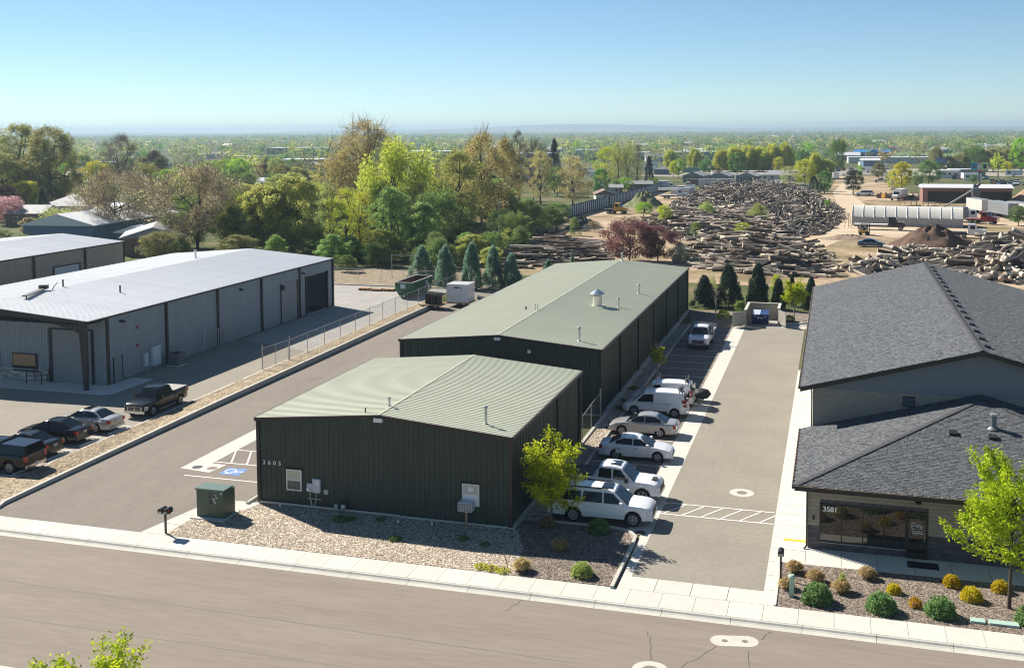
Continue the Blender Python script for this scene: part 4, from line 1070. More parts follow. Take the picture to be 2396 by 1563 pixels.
def vehicle(name, label, cat, kind, paint, loc, rz, group=None, lift=0.0, scale=1.0, style='alloy', extras=(), detail=True):
    S = VS[kind]; L, W, wbase, r, sill = S['L'], S['W'], S['wb'], S['r'], S['sill']+lift
    root = empty(name, (0, 0, 0), label, cat, group)
    xf = L/2 - S['fo']; xb = xf - wbase; R = r*1.2; rw = r + lift*.6
    zt = lambda x: interp(S['top'], x) + lift
    xs = sorted(set([-L/2, -L/2+.04, -L/2+.15, -L/2+.35, L/2-.35, L/2-.15, L/2-.05, L/2] + [xc + R*math.cos(math.pi*k/8) for xc in (xf, xb) for k in range(9)] + list(np.linspace(xb+R+.1, xf-R-.1, 6)) + [p[0] for p in S['top']]))
    def hw(x):
        e = min(1, (L/2-abs(x))/.45 + 0.0)
        return W/2*(.84 + .16*math.sin(max(0, e)*math.pi/2)) if e < 1 else W/2
    rings = []
    for x in xs:
        w = hw(x); zl = sill
        end = min(1, (L/2-abs(x))/.25); zl = zl + (1-end)*.06
        for xc in (xf, xb):
            d = abs(x-xc)
            if d < R: zl = max(zl, math.sqrt(max(0, R*R-d*d))*1.02 + rw)
        t = zt(x); zl = min(zl, t-.12)
        z1 = max(zl+.03, sill+.16); z1 = min(z1, t-.09)
        zm = max(z1+.02, (sill+t)*.5+.06)
        zm = min(zm, t-.06)
        rings.append([(w*.965, zl), (w*.99, z1), (w, zm), (w*.985, t-.09 if t-.09 > zm else zm+.005), (w*.93, t-.015), (w*.80, t+.005), (w*.35, t+.03), (0, t+.035)])
    mb = MB(); n = len(rings[0]); m = 2*n-1
    vs = []
    for x, rg_ in zip(xs, rings):
        vs += [(x, y, z) for y, z in rg_] + [(x, -y, z) for y, z in rg_[-2::-1]]
    fs = []
    for i in range(len(xs)-1):
        for j in range(m-1): fs.append((i*m+j, i*m+j+1, (i+1)*m+j+1, (i+1)*m+j))
    fs.append(tuple(range(m))); fs.append(tuple(reversed(range((len(xs)-1)*m, len(xs)*m))))
    mb.add(vs, fs)
    pm = P[paint]
    body = mb.build("body", pm, root, 38)
    # cabin
    (xa, za), (xb_, zb), (xc, zc), (xd, zd) = [(a, b+lift) for a, b in S['cab']]
    wr, wbt = S['wr'], S['wb_']
    def side_y(x, z):
        zr = zb if x > xb_ else (zc if x < xc else zb+(zc-zb)*(xb_-x)/(xb_-xc))
        z0 = za + (zd-za)*(xa-x)/(xa-xd)
        return wbt + (wr-wbt)*max(0, (z-z0))/max(.01, zr-z0)
    cb = MB(); nx = 9
    prof_x = [xb_ + (xc-xb_)*k/(nx-1) for k in range(nx)]
    cv = [(xa, wbt, za-.03), (xa, -wbt, za-.03), (xd, wbt, zd-.03), (xd, -wbt, zd-.03)]
    for k, x in enumerate(prof_x):
        z = zb+(zc-zb)*k/(nx-1) + .05*math.sin(math.pi*k/(nx-1))
        wv = wr - (.05 if k in (0, nx-1) else 0)
        cv += [(x, wr, z-.05), (x, wv-.06, z), (x, 0, z+.035), (x, -wv+.06, z), (x, -wr, z-.05)]
    q = lambda k, j: 4+5*k+j
    cf = []
    for k in range(nx-1):
        for j in range(4): cf.append((q(k,j), q(k+1,j), q(k+1,j+1), q(k,j+1)))
    cf.append((0, 1, q(0,4), q(0,3), q(0,2), q(0,1), q(0,0)))
    cf.append((3, 2, q(nx-1,0), q(nx-1,1), q(nx-1,2), q(nx-1,3), q(nx-1,4)))
    cf.append((2, 0) + tuple(q(k,0) for k in range(nx))); cf.append((1, 3) + tuple(q(k,4) for k in reversed(range(nx))))
    cb.add(cv, cf)
    cb.build("cabin", pm, root, 35)
    # windscreen and rear glass
    def glass(xbot, zbot, xtop, ztop, w0, w1, nm):
        a, b_ = Vector((xbot, 0, zbot)), Vector((xtop, 0, ztop)); d = b_-a; nn = Vector((-d.z, 0, d.x)).normalized()
        if nn.z < 0: nn = -nn
        a2, b2 = a + d*.07 + nn*.012, a + d*.90 + nn*.012
        MB().extr([a2+Vector((0,w0,0)), a2-Vector((0,w0,0)), b2-Vector((0,w1,0)), b2+Vector((0,w1,0))], nn*.012).build(nm, M['carglass'], root)
    glass(xa, za, xb_, zb, wbt-.07, wr-.06, "windscreen")
    if kind != 'van': glass(xd, zd, xc, zc, wbt-.10, wr-.10, "rear_window")
    for sgn in (1, -1):
        for w_ in S['win']:
            pts = []
            for x, t in w_:
                z0 = za + (zd-za)*(xa-x)/(xa-xd); zr = zb if x > xb_ else (zc if x < xc else zb+(zc-zb)*(xb_-x)/(xb_-xc))
                z = z0 + .05 + (zr-z0-.08)*t
                pts.append((x, sgn*(side_y(x, z)+.012), z))
            MB().extr(pts, (0, sgn*.012, 0)).build("side_window", M['carglass'], root)
        if detail:
            dx = {'sedan': (1.0, -.18, -1.3), 'suv': (1.35, .17, -1.0), 'pickup': (1.2, .17, -.75), 'van': (1.2, 0, -1.25)}[kind]
            for d0, d1 in zip(dx[:-1], dx[1:]):
                zA, zB = sill+.2, zt(0)-.10
                pts = [(x, sgn*(W/2-.012), z) for x, z in ((d0-.02, zA), (d0-.02, zB), (d1+.02, zB), (d1+.02, zA))]
                do = MB().extr(pts, (0, sgn*.022, 0)).build("door", pm, root)
                MB().box(d1+.10, d1+.30, min(sgn*(W/2+.01), sgn*(W/2+.045)), max(sgn*(W/2+.01), sgn*(W/2+.045)), zB-.10, zB-.06).build("handle", pm if kind == 'suv' else M['chrome'], do)
            xm = S['cab'][0][0]-.42
            MB().obox((xm, sgn*(W/2+.13), zt(xm)+.10), .16, .24, .17 if kind != 'pickup' else .26).build("mirror", pm if 'dark_mirrors' not in extras else M['plastic'], root)
        sw_ = .26 if kind in ('suv', 'pickup') else .22
        wheel(root, xf, sgn*(W/2-sw_/2-.02), rw, sgn, style, sw_); wheel(root, xb, sgn*(W/2-sw_/2-.02), rw, sgn, style, sw_)
        # lights
        zh = zt(L/2-.12)
        MB().extr([(L/2-.42, sgn*(hw(L/2-.42)+.012), zh-.10), (L/2-.42, sgn*(hw(L/2-.42)+.012), zh-.02), (L/2-.03, sgn*(hw(L/2-.02)+.0), zh-.06), (L/2-.03, sgn*(hw(L/2-.02)), zh-.24)] if kind == 'sedan' else
                  [(L/2-.26, sgn*(hw(L/2-.26)+.012), zh-.36), (L/2-.30, sgn*(hw(L/2-.30)+.012), zh-.08), (L/2-.02, sgn*hw(L/2-.02), zh-.10), (L/2-.02, sgn*hw(L/2-.02), zh-.40)], (.035, -sgn*.36, .0)).build("headlight", M['lamp'], root)
        z0, z1 = ((.68, .90) if kind == 'sedan' else (.85, 1.35) if kind == 'van' else (.85, 1.2))
        MB().box(-L/2-.02, -L/2+.28, *sorted((sgn*(hw(-L/2+.1)-.16), sgn*(hw(-L/2+.12)+.02))), z0+lift, z1+lift).build("tail_lamp", M['taillamp'], root)
    # nose and tail
    gw = {'sedan': .45, 'suv': .60, 'pickup': .58, 'van': .40}[kind]; zg = zt(L/2-.02)
    MB().box(L/2-.06, L/2+.018, -gw, gw, zg-(.16 if kind == 'sedan' else .42), zg-.03).build("grille", M['chrome'] if 'chrome' in extras else M['plastic'], root)
    if 'chrome' in extras:
        gbm = MB()
        for k in range(2):
            for s2 in (-1, 1): gbm.box(L/2+.018, L/2+.026, *sorted((s2*.05, s2*.54)), zg-.38+.17*k, zg-.25+.17*k)
        gbm.build("grille_mesh", M['plastic'], root)
    MB().box(L/2-.12, L/2+.05, -W*.43, W*.43, sill-.02, sill+.18).build("front_bumper", M['chrome'] if 'chrome' in extras else (M['plastic'] if kind in ('van', ) else pm), root)
    MB().box(-L/2-.05, -L/2+.12, -W*.43, W*.43, sill+.02, sill+.2).build("rear_bumper", M['chrome'] if kind == 'pickup' else pm, root)
    MB().box(-L/2-.06, -L/2-.0, -.16, .16, (.70 if kind == 'sedan' else .55)+lift, (.84 if kind == 'sedan' else .7)+lift).build("licence_plate", M['plate'], root)
    MB().box(-L/2+.25, L/2-.25, -W/2+.26, W/2-.26, sill-.06, .56+lift*.6).build("underbody", M['under'], root)
    for e in extras:
        if e == 'sunroof': MB().box(xb_-.75, xb_-.18, -.42, .42, zb+.045, zb+.095).build("sunroof", M['carglass'], root)
        if e == 'roof_rails':
            for sgn in (1, -1): MB().box(xc+.25, xb_-.35, *sorted((sgn*(wr-.10), sgn*(wr-.05))), zc+.02, zc+.085).build("roof_rail", M['plastic'], root)
        if e in ('bed_shade', 'bed_grey'): MB().box(-L/2+.1, -1.0, -W/2+.12, W/2-.12, 1.22+lift, 1.33+lift).build("bed_cover_or_shade", M['plastic'] if e == 'bed_shade' else mat("tonneau_grey", (.34, .33, .30), rough=.8), root)  # dark one: black sheet stands for the shaded open bed; grey one: tonneau
        if e == 'scoop': MB().box(L/2-.55, L/2-.28, -.3, .3, zt(L/2-.5)+.02, zt(L/2-.5)+.07).build("hood_scoop", M['plastic'], root)
        if e == 'step':
            for sgn in (1, -1): MB().box(-1.0, 1.1, *sorted((sgn*(W/2-.1), sgn*(W/2+.06))), sill-.08, sill-.03).build("side_step", M['galv'], root)
        if e == 'camper_shell':
            mbs = MB(); mbs.extr([(-L/2+.04, W/2-.08, 1.28), (-L/2+.18, W/2-.22, 1.84), (-.98, W/2-.22, 1.86), (-.95, W/2-.08, 1.28)], (0, -(W-.16), 0))
            cs_ = MB(); zz = 1.28+lift
            cs_.add([(-L/2+.04, -W/2+.06, zz), (-.93, -W/2+.06, zz), (-.93, W/2-.06, zz), (-L/2+.04, W/2-.06, zz), (-L/2+.16, -W/2+.22, zz+.55), (-.96, -W/2+.22, zz+.58), (-.96, W/2-.22, zz+.58), (-L/2+.16, W/2-.22, zz+.55)],
                    [(3,2,1,0), (4,5,6,7), (0,1,5,4), (1,2,6,5), (2,3,7,6), (3,0,4,7)])
            so = cs_.build("camper_shell", pm, root)
            MB().extr([(-L/2+.055, -.66, zz+.10), (-L/2+.055, .66, zz+.10), (-L/2+.135, .58, zz+.46), (-L/2+.135, -.58, zz+.46)], (-.02, 0, 0)).build("shell_window", M['carglass'], so)
            for sgn in (1, -1): MB().extr([(-2.6, sgn*(W/2-.078), zz+.1), (-1.15, sgn*(W/2-.078), zz+.1), (-1.15, sgn*(W/2-.175), zz+.44), (-2.5, sgn*(W/2-.175), zz+.44)], (0, sgn*.02, 0)).build("shell_window", M['carglass'], so)
        if e == 'ladder_rack':
            rk = MB()
            for x in (.35, -1.9):
                rk.box(x-.03, x+.03, -.72, .72, 1.98, 2.03)
                for sgn in (1, -1): rk.box(x-.03, x+.03, sgn*.70-.03, sgn*.70+.03, 1.82, 2.25)
            rk.build("ladder_rack", M['galv'], root)
            MB().box(-2.05, -1.75, -.4, .3, 1.96, 2.12).build("rack_clamp", M['plastic'], root)
            for sgn in (1, -1): MB().box(-1.0, 1.05, *sorted((sgn*(W/2-.03), sgn*(W/2+.03))), sill+.02, sill+.14).build("side_trim", M['plastic'], root)
            for sgn in (1, -1): MB().box(-2.435, -2.40, *sorted((sgn*.06, sgn*.72)), 1.15, 1.68).build("rear_door_window", M['carglass'], root)
            MB().box(-1.35, 1.0, W/2+.011, W/2+.016, 1.02, 1.035).build("body_line", M['plastic'], root)
    root.location = loc; root.rotation_euler = (0, 0, rz); root.scale = (scale,)*3
    return root
PI = math.pi
RL = "vehicles parked beside the green shops"
vehicle("parked_suv", "white long SUV with sunroof nearest the street beside the green shop", "suv", 'suv', 'white', (19.66, 2.98, 0), .02, RL, style='multi', extras=('sunroof', 'roof_rails'))
vehicle("parked_pickup", "white crew-cab pickup with open black bed, its shade a flat black sheet, beside the white SUV", "pickup truck", 'pickup', 'white', (19.45, 6.75, 0), -.02, RL, lift=.10, extras=('sunroof', 'bed_shade', 'scoop', 'dark_mirrors'))
vehicle("parked_sedan", "white sedan parked nose-out beside the white pickup", "car", 'sedan', 'white', (19.5, 14.7, 0), .04, RL)
vehicle("parked_sedan", "silver sedan parked nose-in next to the white vans", "car", 'sedan', 'champagne', (19.0, 20.4, 0), PI-.02, RL)
vehicle("parked_van", "white cargo van with roof rack, nearer of the two vans", "van", 'van', 'white', (18.95, 25.95, 0), PI-.02, RL, style='steel', extras=('ladder_rack',))
vehicle("parked_van", "white cargo van with roof rack, farther of the two vans", "van", 'van', 'white', (19.0, 29.1, 0), PI-.02, RL, style='steel', extras=('ladder_rack',))
fb = vehicle("parked_pickup", "white flatbed dually pickup facing the camera before the bin enclosure", "pickup truck", 'pickup', 'white', (19.15, 53.4, 0), -PI/2, RL, lift=.12, extras=('chrome', 'dark_mirrors'))
mb = MB(); mb.box(-3.3, -.95, -1.15, 1.15, 1.18, 1.36); mb.box(-3.3, -3.2, -1.15, 1.15, 1.36, 1.6); mb.box(-1.05, -.98, -1.1, 1.1, 1.36, 2.1)
o = mb.build("flat_bed", mat("bed_steel", (.30, .31, .32), rough=.6, metal=.2), None); o.parent = fb
mb = MB(); mb.box(-3.34, -3.3, -1.1, 1.1, 1.0, 1.18); o = mb.build("tail_lamp", M['taillamp'], None); o.parent = fb
t = empty("motorcycle_trailer", (22.0, 31.2, 0), "small black covered trailer poking out behind the farther van", "trailer")
mb = MB(); mb.lathe([(.05, 0), (.45, .35), (.55, 1.0), (.45, 1.7), (.2, 2.0)], (0,0,0), 12)
c = MB()
for (x, y, z) in mb.v: c.v.append((21.0+1.0-z*.75+.6, 30.6+y*1.3, .62+x*.75))
c.f = mb.f; c.mi = mb.mi
c.build("cover", M['plastic'], t, 50); MB().box(20.6, 22.1, 30.1, 31.1, .25, .34).build("frame", M['galv'], t)
for y in (30.0, 31.2): MB().cyl((21.3, y-.06, .26), (21.3, y+.06, .26), .26, n=14).build("wheel", M['rubber'], t)
MB().box(22.05, 22.3, 30.4, 30.8, .55, .72).build("tail_lamp", M['lamp'], t)
LL = "cars parked in front of the grey shop"
vehicle("parked_pickup", "black crew-cab pickup with chrome grille and grey bed cover", "pickup truck", 'pickup', 'black', (-18.65, 16.95, 0), -PI/2+.02, LL, extras=('chrome', 'bed_grey', 'step'))
vehicle("parked_sedan", "silver sedan with sunroof parked beside the black pickup", "car", 'sedan', 'silver', (-20.2, 10.9, 0), PI-.03, LL, extras=('sunroof',), scale=1.03)
vehicle("parked_sedan", "black sedan with chrome window line beside the silver sedan", "car", 'sedan', 'black', (-20.6, 7.75, 0), PI+.02, LL, scale=1.04)
vehicle("parked_sedan", "black sedan squeezed between the black sedan and the camper-shell pickup", "car", 'sedan', 'black', (-20.3, 4.6, 0), PI-.02, LL)
vehicle("parked_pickup", "black pickup with windowed camper shell at the left edge", "pickup truck", 'pickup', 'black', (-19.7, 1.4, 0), PI, LL, extras=('camper_shell',), style='multi')
for k, (y, lab) in enumerate(((1.3, "concrete wheel stop behind the camper-shell pickup"), (4.5, "concrete wheel stop behind the squeezed-in black sedan"), (7.6, "concrete wheel stop behind the black sedan with chrome line"), (10.7, "concrete wheel stop behind the silver sedan"))):
    solo(MB().extr([(-17.75, y-.95, 0), (-17.55, y-.95, 0), (-17.6, y-.95, .13), (-17.7, y-.95, .13)], (0, 1.9, 0)), "wheel_stop", M['concrete2'], lab, "wheel stop", (-17.65, y, 0), "wheel stops in the left lot")
solo(MB().extr([(-.75, -.35, 0), (-.5, -.35, 0), (-.56, -.35, .13), (-.69, -.35, .13)], (0, 1.9, 0)), "wheel_stop", M['concrete2'], "concrete wheel stop at the left corner of the near green shop", "wheel stop", (-.6, .5, 0))
# ------------------------------------------------------------------ small things near the street
M['transformer_green'] = mat("transformer_green", (.05, .085, .055), rough=.45, var=.06, scale=2)
t = empty("transformer_cabinet", (-1.4, -2.4, 0), "dark green electrical transformer cabinet on a pad in the tan gravel", "transformer")
MB().box(-2.5, -.35, -3.35, -1.6, -.1, .07).build("pad", M['concrete'], t)
MB().box(-2.25, -.55, -3.0, -2.1, .07, 1.6).build("cabinet", M['transformer_green'], t); MB().box(-2.22, -.58, -2.1, -1.75, .07, 1.5).build("rear_tank", M['transformer_green'], t)
MB().box(-2.31, -.49, -3.06, -2.06, 1.6, 1.68).build("lid", mat("transformer_top", (.10, .16, .13), rough=.45), t)
MB().box(-1.43, -1.41, -3.015, -2.999, .1, 1.58).build("door_gap", M['black'], t); MB().box(-1.35, -1.27, -3.03, -3.0, .85, 1.0).build("latch", M['black'], t)
for x, z, w, h in ((-1.15, 1.1, .16, .14), (-1.1, .95, .2, .12), (-.98, 1.22, .14, .1), (-1.05, 1.36, .1, .08)): MB().obox((x, -3.004, z), w, .006, h, 0, .6).build("sticker", mat("sticker_faded", (.30, .34, .33), rough=.6), t)
MB().box(-.72, -.64, -3.01, -2.999, 1.42, 1.5).build("sticker", M['white'], t)
def mailbox(x, y, n, label, red_flag):
    t = empty("mailbox", (x, y, 0), label, "mailbox")
    MB().box(x-.045, x+.045, y-.045, y+.045, -.1, 1.15).build("post", mat("post_dark", (.05, .042, .038), rough=.6), t)
    for k in range(n):
        cx = x + (k-(n-1)/2)*.33
        mb = MB(); pr = [(cx-.14, 1.16), (cx+.14, 1.16), (cx+.14, 1.33)] + [(cx+.14*math.cos(a), 1.33+.1*math.sin(a)) for a in np.linspace(.3, 2.84, 6)] + [(cx-.14, 1.33)]
        mb.extr([(a, y-.26, b) for a, b in pr], (0, .52, 0)); b = mb.build("box", M['black'], t, 40)
        MB().box(cx-.1, cx+.1, y-.268, y-.262, 1.19, 1.27).build("number_plate", M['plate'], b)
        if red_flag: MB().box(cx+.142, cx+.155, y-.2, y-.1, 1.22, 1.38).build("flag", P['red'], b)
    MB().box(x-.3 if n > 1 else x-.12, x+.3 if n > 1 else x+.12, y-.1, y+.1, 1.12, 1.16).build("shelf", M['black'], t)
mailbox(-2.46, -5.65, 2, "pair of black mailboxes on one post by the left driveway", True)
mailbox(29.53, -2.64, 1, "single black mailbox beside the right driveway", False)
t = empty("utility_pedestal", (30.11, -4.59, 0), "pale green utility pedestal between tan grass and round shrub", "utility pedestal")
mb = MB(); mb.box(30.0, 30.22, -4.7, -4.48, 0, .88); mb.build("case", mat("pedestal_green", (.36, .50, .38), rough=.5), t)
MB().lathe([(.15, 0), (.155, .12), (.10, .17)], (30.11, -4.59, .86), 12).build("cap", bpy.data.materials["pedestal_green"], t, 40)
for k, x in enumerate((38.0, 38.75, 39.35)):
    solo(MB().box(x-.3, x+.3, -5.25, -4.85, 0, .1), "ground_box", mat("valve_box_green", (.38, .52, .46), rough=.6), ["pale green ground box, leftmost of three by the sidewalk", "pale green ground box, middle of three by the sidewalk", "pale green ground box, rightmost of three by the round shrub"][k], "utility box", (x, -5.05, 0))
solo(MB().cyl((16.6, -5.1, 0), (16.35, -5.0, .75), .025, n=6), "wooden_stake", M['wood'], "thin leaning wooden stake beside a tan grass clump", "stake", (16.6, -5.1, 0))

# chain-link fences
def wires(mb, a, b, h, sp=.16, w=.007):
    a, b = Vector((*a, 0)), Vector((*b, 0)); Lf = (b-a).length; U = (b-a).normalized()
    n = int(Lf/sp)
    for sgn in (1, -1):
        for i in range(-int(h/sp), n+1):
            s0, s1 = i*sp, i*sp + h; z0, z1 = 0., h
            if s0 < 0: z0 = -s0; s0 = 0
            if s1 > Lf: z1 = h - (s1-Lf); s1 = Lf
            if z1 <= z0: continue
            if sgn < 0: z0, z1 = h-z0, h-z1
            p, q = a+U*s0+Vector((0,0,z0+.03)), a+U*s1+Vector((0,0,z1+.03))
            nz = Vector((0, 0, w)) 
            mb.quad(p-nz, q-nz, q+nz, p+nz)
    return mb
M['wire'] = mat("chain_wire", (.30, .31, .31), rough=.5, metal=.3)
def chain_fence(name, label, posts, h=1.95, z=.18, tall=(), arms=True, cat="fence"):
    t = empty(name, (*posts[0], z), label, cat)
    wm = MB(); rail = MB()
    for i, p in enumerate(posts):
        hh = h+.25 if i in tall else h; r = .055 if i in tall else .03
        mb = MB(); mb.cyl((*p, z-.2), (*p, z+hh), r, n=8)
        if arms and i not in tall: mb.cyl((*p, z+hh), (p[0]+.22, p[1], z+hh+.25), .02, n=6)
        mb.build("post", M['galv'], t, 40)
        if i: 
            rail.cyl((*posts[i-1], z+h-.03), (*p, z+h-.03), .022, n=6)
            wires(wm, posts[i-1], p, h-.08)
    rail.build("top_rail", M['galv'], t)
    off = MB(); off.v = [(x, y, zz+z) for x, y, zz in wm.v]; off.f = wm.f; off.mi = wm.mi
    o = off.build("wire_mesh", M['wire'], t); o["kind"] = "stuff"
    return t
chain_fence("chain_link_fence", "long chain-link fence along the planter between the two lots", [(-17.0, 35.3)] + [(-17.02-.02*i, 35.3+3.7*i) for i in range(1, 10)] + [(-17.25, 72.2)], tall=(0, 10))
chain_fence("chain_link_gate", "open chain-link gate at the near end of the long fence", [(-17.4, 31.0), (-17.2, 33.1), (-17.02, 35.1)], tall=(0,), arms=False, cat="gate")
chain_fence("chain_link_fence", "chain-link fence along the back of the concrete yard", [(-37-3.4*i+3.4*0, 86) for i in range(1)] + [(-36.6+3.4*i, 86+.1*i) for i in range(1, 6)] + [(-17.6, 86.6)], z=.05)
chain_fence("chain_link_fence", "chain-link fence closing the yard behind the green roll-off bin", [(-17.25, 72.6), (-17.4, 76), (-17.5, 79.5), (-17.6, 83), (-17.6, 86.3)], z=.05, tall=(4,))
chain_fence("chain_link_gate", "chain-link gate leaf folded back against the grey shop wall", [(-26.9, 36.6), (-26.95, 39.2), (-27.0, 41.8)], tall=(0,), arms=False, z=.02, cat="gate")
chain_fence("chain_link_fence", "short chain-link screen in the gap between the green shops", [(15.35, 16.8), (15.2, 20.2), (15.1, 23.9)], arms=False, z=.1, h=1.8, tall=(2,))
t = empty("goal_frame", (-28, 92, 0), "thin upright steel frame behind the yard fence under the trees", "frame")
for x in (-30.6, -25.0): MB().box(x-.04, x+.04, 92-.04, 92.04, 0, 3.4).build("post", M['galv'], t)
for z in (1.8, 3.3): MB().box(-30.56, -25.04, 91.97, 92.03, z, z+.06).build("crossbar", M['galv'], t)

# roll-off bin
t = empty("roll_off_bin", (-21, 77, 0), "large green roll-off waste bin with rusty inside in the yard", "skip")
M['bin_green'] = mat("bin_green", (.012, .085, .035), rough=.5, var=.15, scale=1.5)
M['rust'] = mat("rusty_inside", (.13, .055, .04), rough=.9, var=.3, scale=2)
x0, x1, y0, y1, h = -22.4, -20.0, 73.6, 80.8, 2.05
mb = MB()
mb.add([(x0, y0, h), (x1, y0, h), (x1, y1, h), (x0, y1, h), (x0, y0+.15, 1.15), (x1, y0+.15, 1.15), (x0+.25, y0+.75, .25), (x1-.25, y0+.75, .25), (x1-.25, y1-.1, .25), (x0+.25, y1-.1, .25), (x1, y1, 1.15), (x0, y1, 1.15)],
       [(0,1,5,4), (4,5,7,6), (1,2,10,5), (5,10,8,7), (2,3,11,10), (10,11,9,8), (3,0,4,11), (11,4,6,9), (6,7,8,9)])
mb.build("shell", M['bin_green'], t)
ib = MB(); e = .07
ib.add([(x0+e, y0+e, h), (x1-e, y0+e, h), (x1-e, y1-e, h), (x0+e, y1-e, h), (x0+.3, y0+.7, .3), (x1-.3, y0+.7, .3), (x1-.3, y1-.2, .3), (x0+.3, y1-.2, .3)], [(4,5,1,0), (5,6,2,1), (6,7,3,2), (7,4,0,3), (4,7,6,5)])
ib.build("lining", M['rust'], t)
rim = MB(); rim.box(x0-.05, x0+e, y0-.05, y1+.05, h, h+.1); rim.box(x1-e, x1+.05, y0-.05, y1+.05, h, h+.1); rim.box(x0+e, x1-e, y0-.05, y0+e, h, h+.1); rim.box(x0+e, x1-e, y1-e, y1+.05, h, h+.1)
rim.build("rim", mat("rim_pale", (.48, .47, .42), rough=.6), t)
for k in range(7): MB().box(x1+.0, x1+.06, y0+.9+.95*k, y0+1.0+.95*k, .4, h).build("rib", M['bin_green'], t)
MB().box(x0+.75, x0+1.45, y0-.0, y0+.02, 1.3, 1.9).build("label_panel", mat("label_blue_white", (.45, .55, .6), rough=.5), t); MB().box(x1+.002, x1+.02, 78.2, 79.0, 1.2, 1.8).build("label_panel", bpy.data.materials["label_blue_white"], t)
for sx in (x0+.5, x1-.5): MB().cyl((sx-.08, y0+1.1, .14), (sx+.08, y0+1.1, .14), .14, n=10).build("roller", M['steel_dark'], t); MB().box(sx-.06, sx+.06, y0+.6, y1-.2, .1, .26).build("rail", M['galv'], t)
for k, (x, y) in enumerate(((-29.3, 79.6), (-27.5, 79.5), (-25.8, 79.8))):
    t = empty("timber_stack", (x, y, 0), ["flat stack of timber pallets in the yard, leftmost of three", "flat stack of pale planks in the yard, between two others", "flat stack of planks in the yard nearest the green bin"][k], "timber stack", "timber stacks in the concrete yard")
    for r in range(2):
        for q in range(7): MB().box(x-.75, x+.75, y-.65+.19*q, y-.65+.19*q+.15, .12+.16*r, .15+.16*r).build("plank", M['wood'], t)
        for q in (-.65, 0, .6): MB().box(x+q-.05, x+q+.05, y-.65, y+.65, .16*r, .12+.16*r).build("bearer", M['wood'], t)
# white box trailer and pipe trailer
t = empty("box_trailer", (-12, 70.2, 0), "white box trailer parked behind the sage roof", "trailer")
MB().box(-13.6, -10.9, 69, 71.6, .62, 2.75).build("box", P['white'], t); MB().box(-13.66, -10.84, 68.94, 71.66, 2.75, 2.83).build("roof", P['white'], t)
MB().box(-12.7, -12.0, 68.97, 69.0, 2.35, 2.5).build("vent", M['plastic'], t); MB().box(-11.8, -11.7, 68.97, 69.0, 2.2, 2.45).build("latch", M['plastic'], t)
MB().box(-13.7, -10.8, 68.95, 71.6, .45, .62).build("frame", M['wood'], t)
for y in (69.1, 71.5): MB().cyl((-12.0, y-.1, .32), (-12.0, y+.1, .32), .32, n=14).build("wheel", M['rubber'], t)
t = empty("pipe_trailer", (-14.8, 68, 0), "low utility trailer with dark racks in front of the white box trailer", "trailer")
MB().box(-16.2, -13.4, 66.3, 68.6, .5, .62).build("deck", M['wood'], t)
for k in range(5): MB().box(-15.6+.4*k, -15.54+.4*k, 66.8, 68.2, .62, 1.9).build("rack_post", M['steel_dark'], t)
MB().box(-15.6, -13.9, 67.2, 68.0, .62, 1.5).build("machine", M['rust'], t); MB().box(-16.4, -16.2, 67.2, 67.4, .0, .5).build("jack", M['steel_dark'], t)
for y in (66.3, 68.6): MB().cyl((-14.6, y-.1, .3), (-14.6, y+.1, .3), .3, n=12).build("wheel", M['rubber'], t)
t = empty("scrap_heap", (-9.5, 73, 0), "jumble of pale pipes and dark boards beside the white box trailer", "scrap")
MB().obox((-9.5, 73, .4), 3, 1.6, .25, .3, .25).build("board", M['steel_dark'], t)
for k in range(4): MB().cyl((-10.6+.4*k, 72.2, .5), (-8.6+.3*k, 74.2, .9+.15*k), .05, n=6).build("pipe", M['white'], t)

# bin enclosure
t = empty("bin_enclosure", (24.2, 68, 0), "tan block enclosure with open gates round the blue bin", "enclosure")
bt = mat("enclosure_block", (.42, .38, .30), rough=.9, var=.08, scale=3)
MB().box(22.45, 26.1, 70.3, 70.5, -.1, 1.75).build("back_wall", bt, t); MB().box(22.45, 22.65, 65.0, 70.3, -.1, 1.75).build("side_wall", bt, t); MB().box(25.9, 26.1, 66.9, 70.3, -.1, 1.75).build("side_wall", bt, t)
MB().box(22.40, 26.15, 70.25, 70.55, 1.75, 1.82).build("coping", M['concrete2'], t); MB().box(22.40, 22.70, 64.95, 70.25, 1.75, 1.82).build("coping", M['concrete2'], t); MB().box(25.85, 26.15, 66.85, 70.25, 1.75, 1.82).build("coping", M['concrete2'], t)
gm_ = mat("gate_metal", (.40, .37, .31), rough=.6)
def gate(a, b, nm="gate_leaf"):
    a, b = Vector((*a, 0)), Vector((*b, 0)); U = (b-a).normalized(); c = (a+b)/2; ang = math.atan2(U.y, U.x); Lg = (b-a).length
    f = MB().obox((c.x, c.y, .92), Lg, .04, 1.5, ang).build(nm, gm_, t)
    fr = MB()
    for zz in (.18, 1.66): fr.obox((c.x, c.y, zz), Lg+.06, .07, .07, ang)
    for e in (a, b): fr.obox((e.x, e.y, .92), .07, .07, 1.5, ang)
    fr.obox((c.x, c.y, .92), math.hypot(Lg, 1.5)-.1, .06, .05, ang, -math.atan2(1.45, Lg)); fr.build("gate_frame", M['galv'], f)
    for k in range(1, int(Lg/.2)): MB().obox((a+U*.2*k+Vector((0,0,.92)))[:], .02, .055, 1.46, ang).build("corrugation", gm_, f)
gate((22.5, 64.8), (21.35, 63.5)); gate((26.0, 66.8), (26.85, 64.9))
t = empty("blue_bin", (24.05, 67, 0), "dark blue wheeled waste bin with lids inside the tan enclosure", "waste bin")
bl_ = mat("bin_blue", (.012, .035, .13), rough=.45)
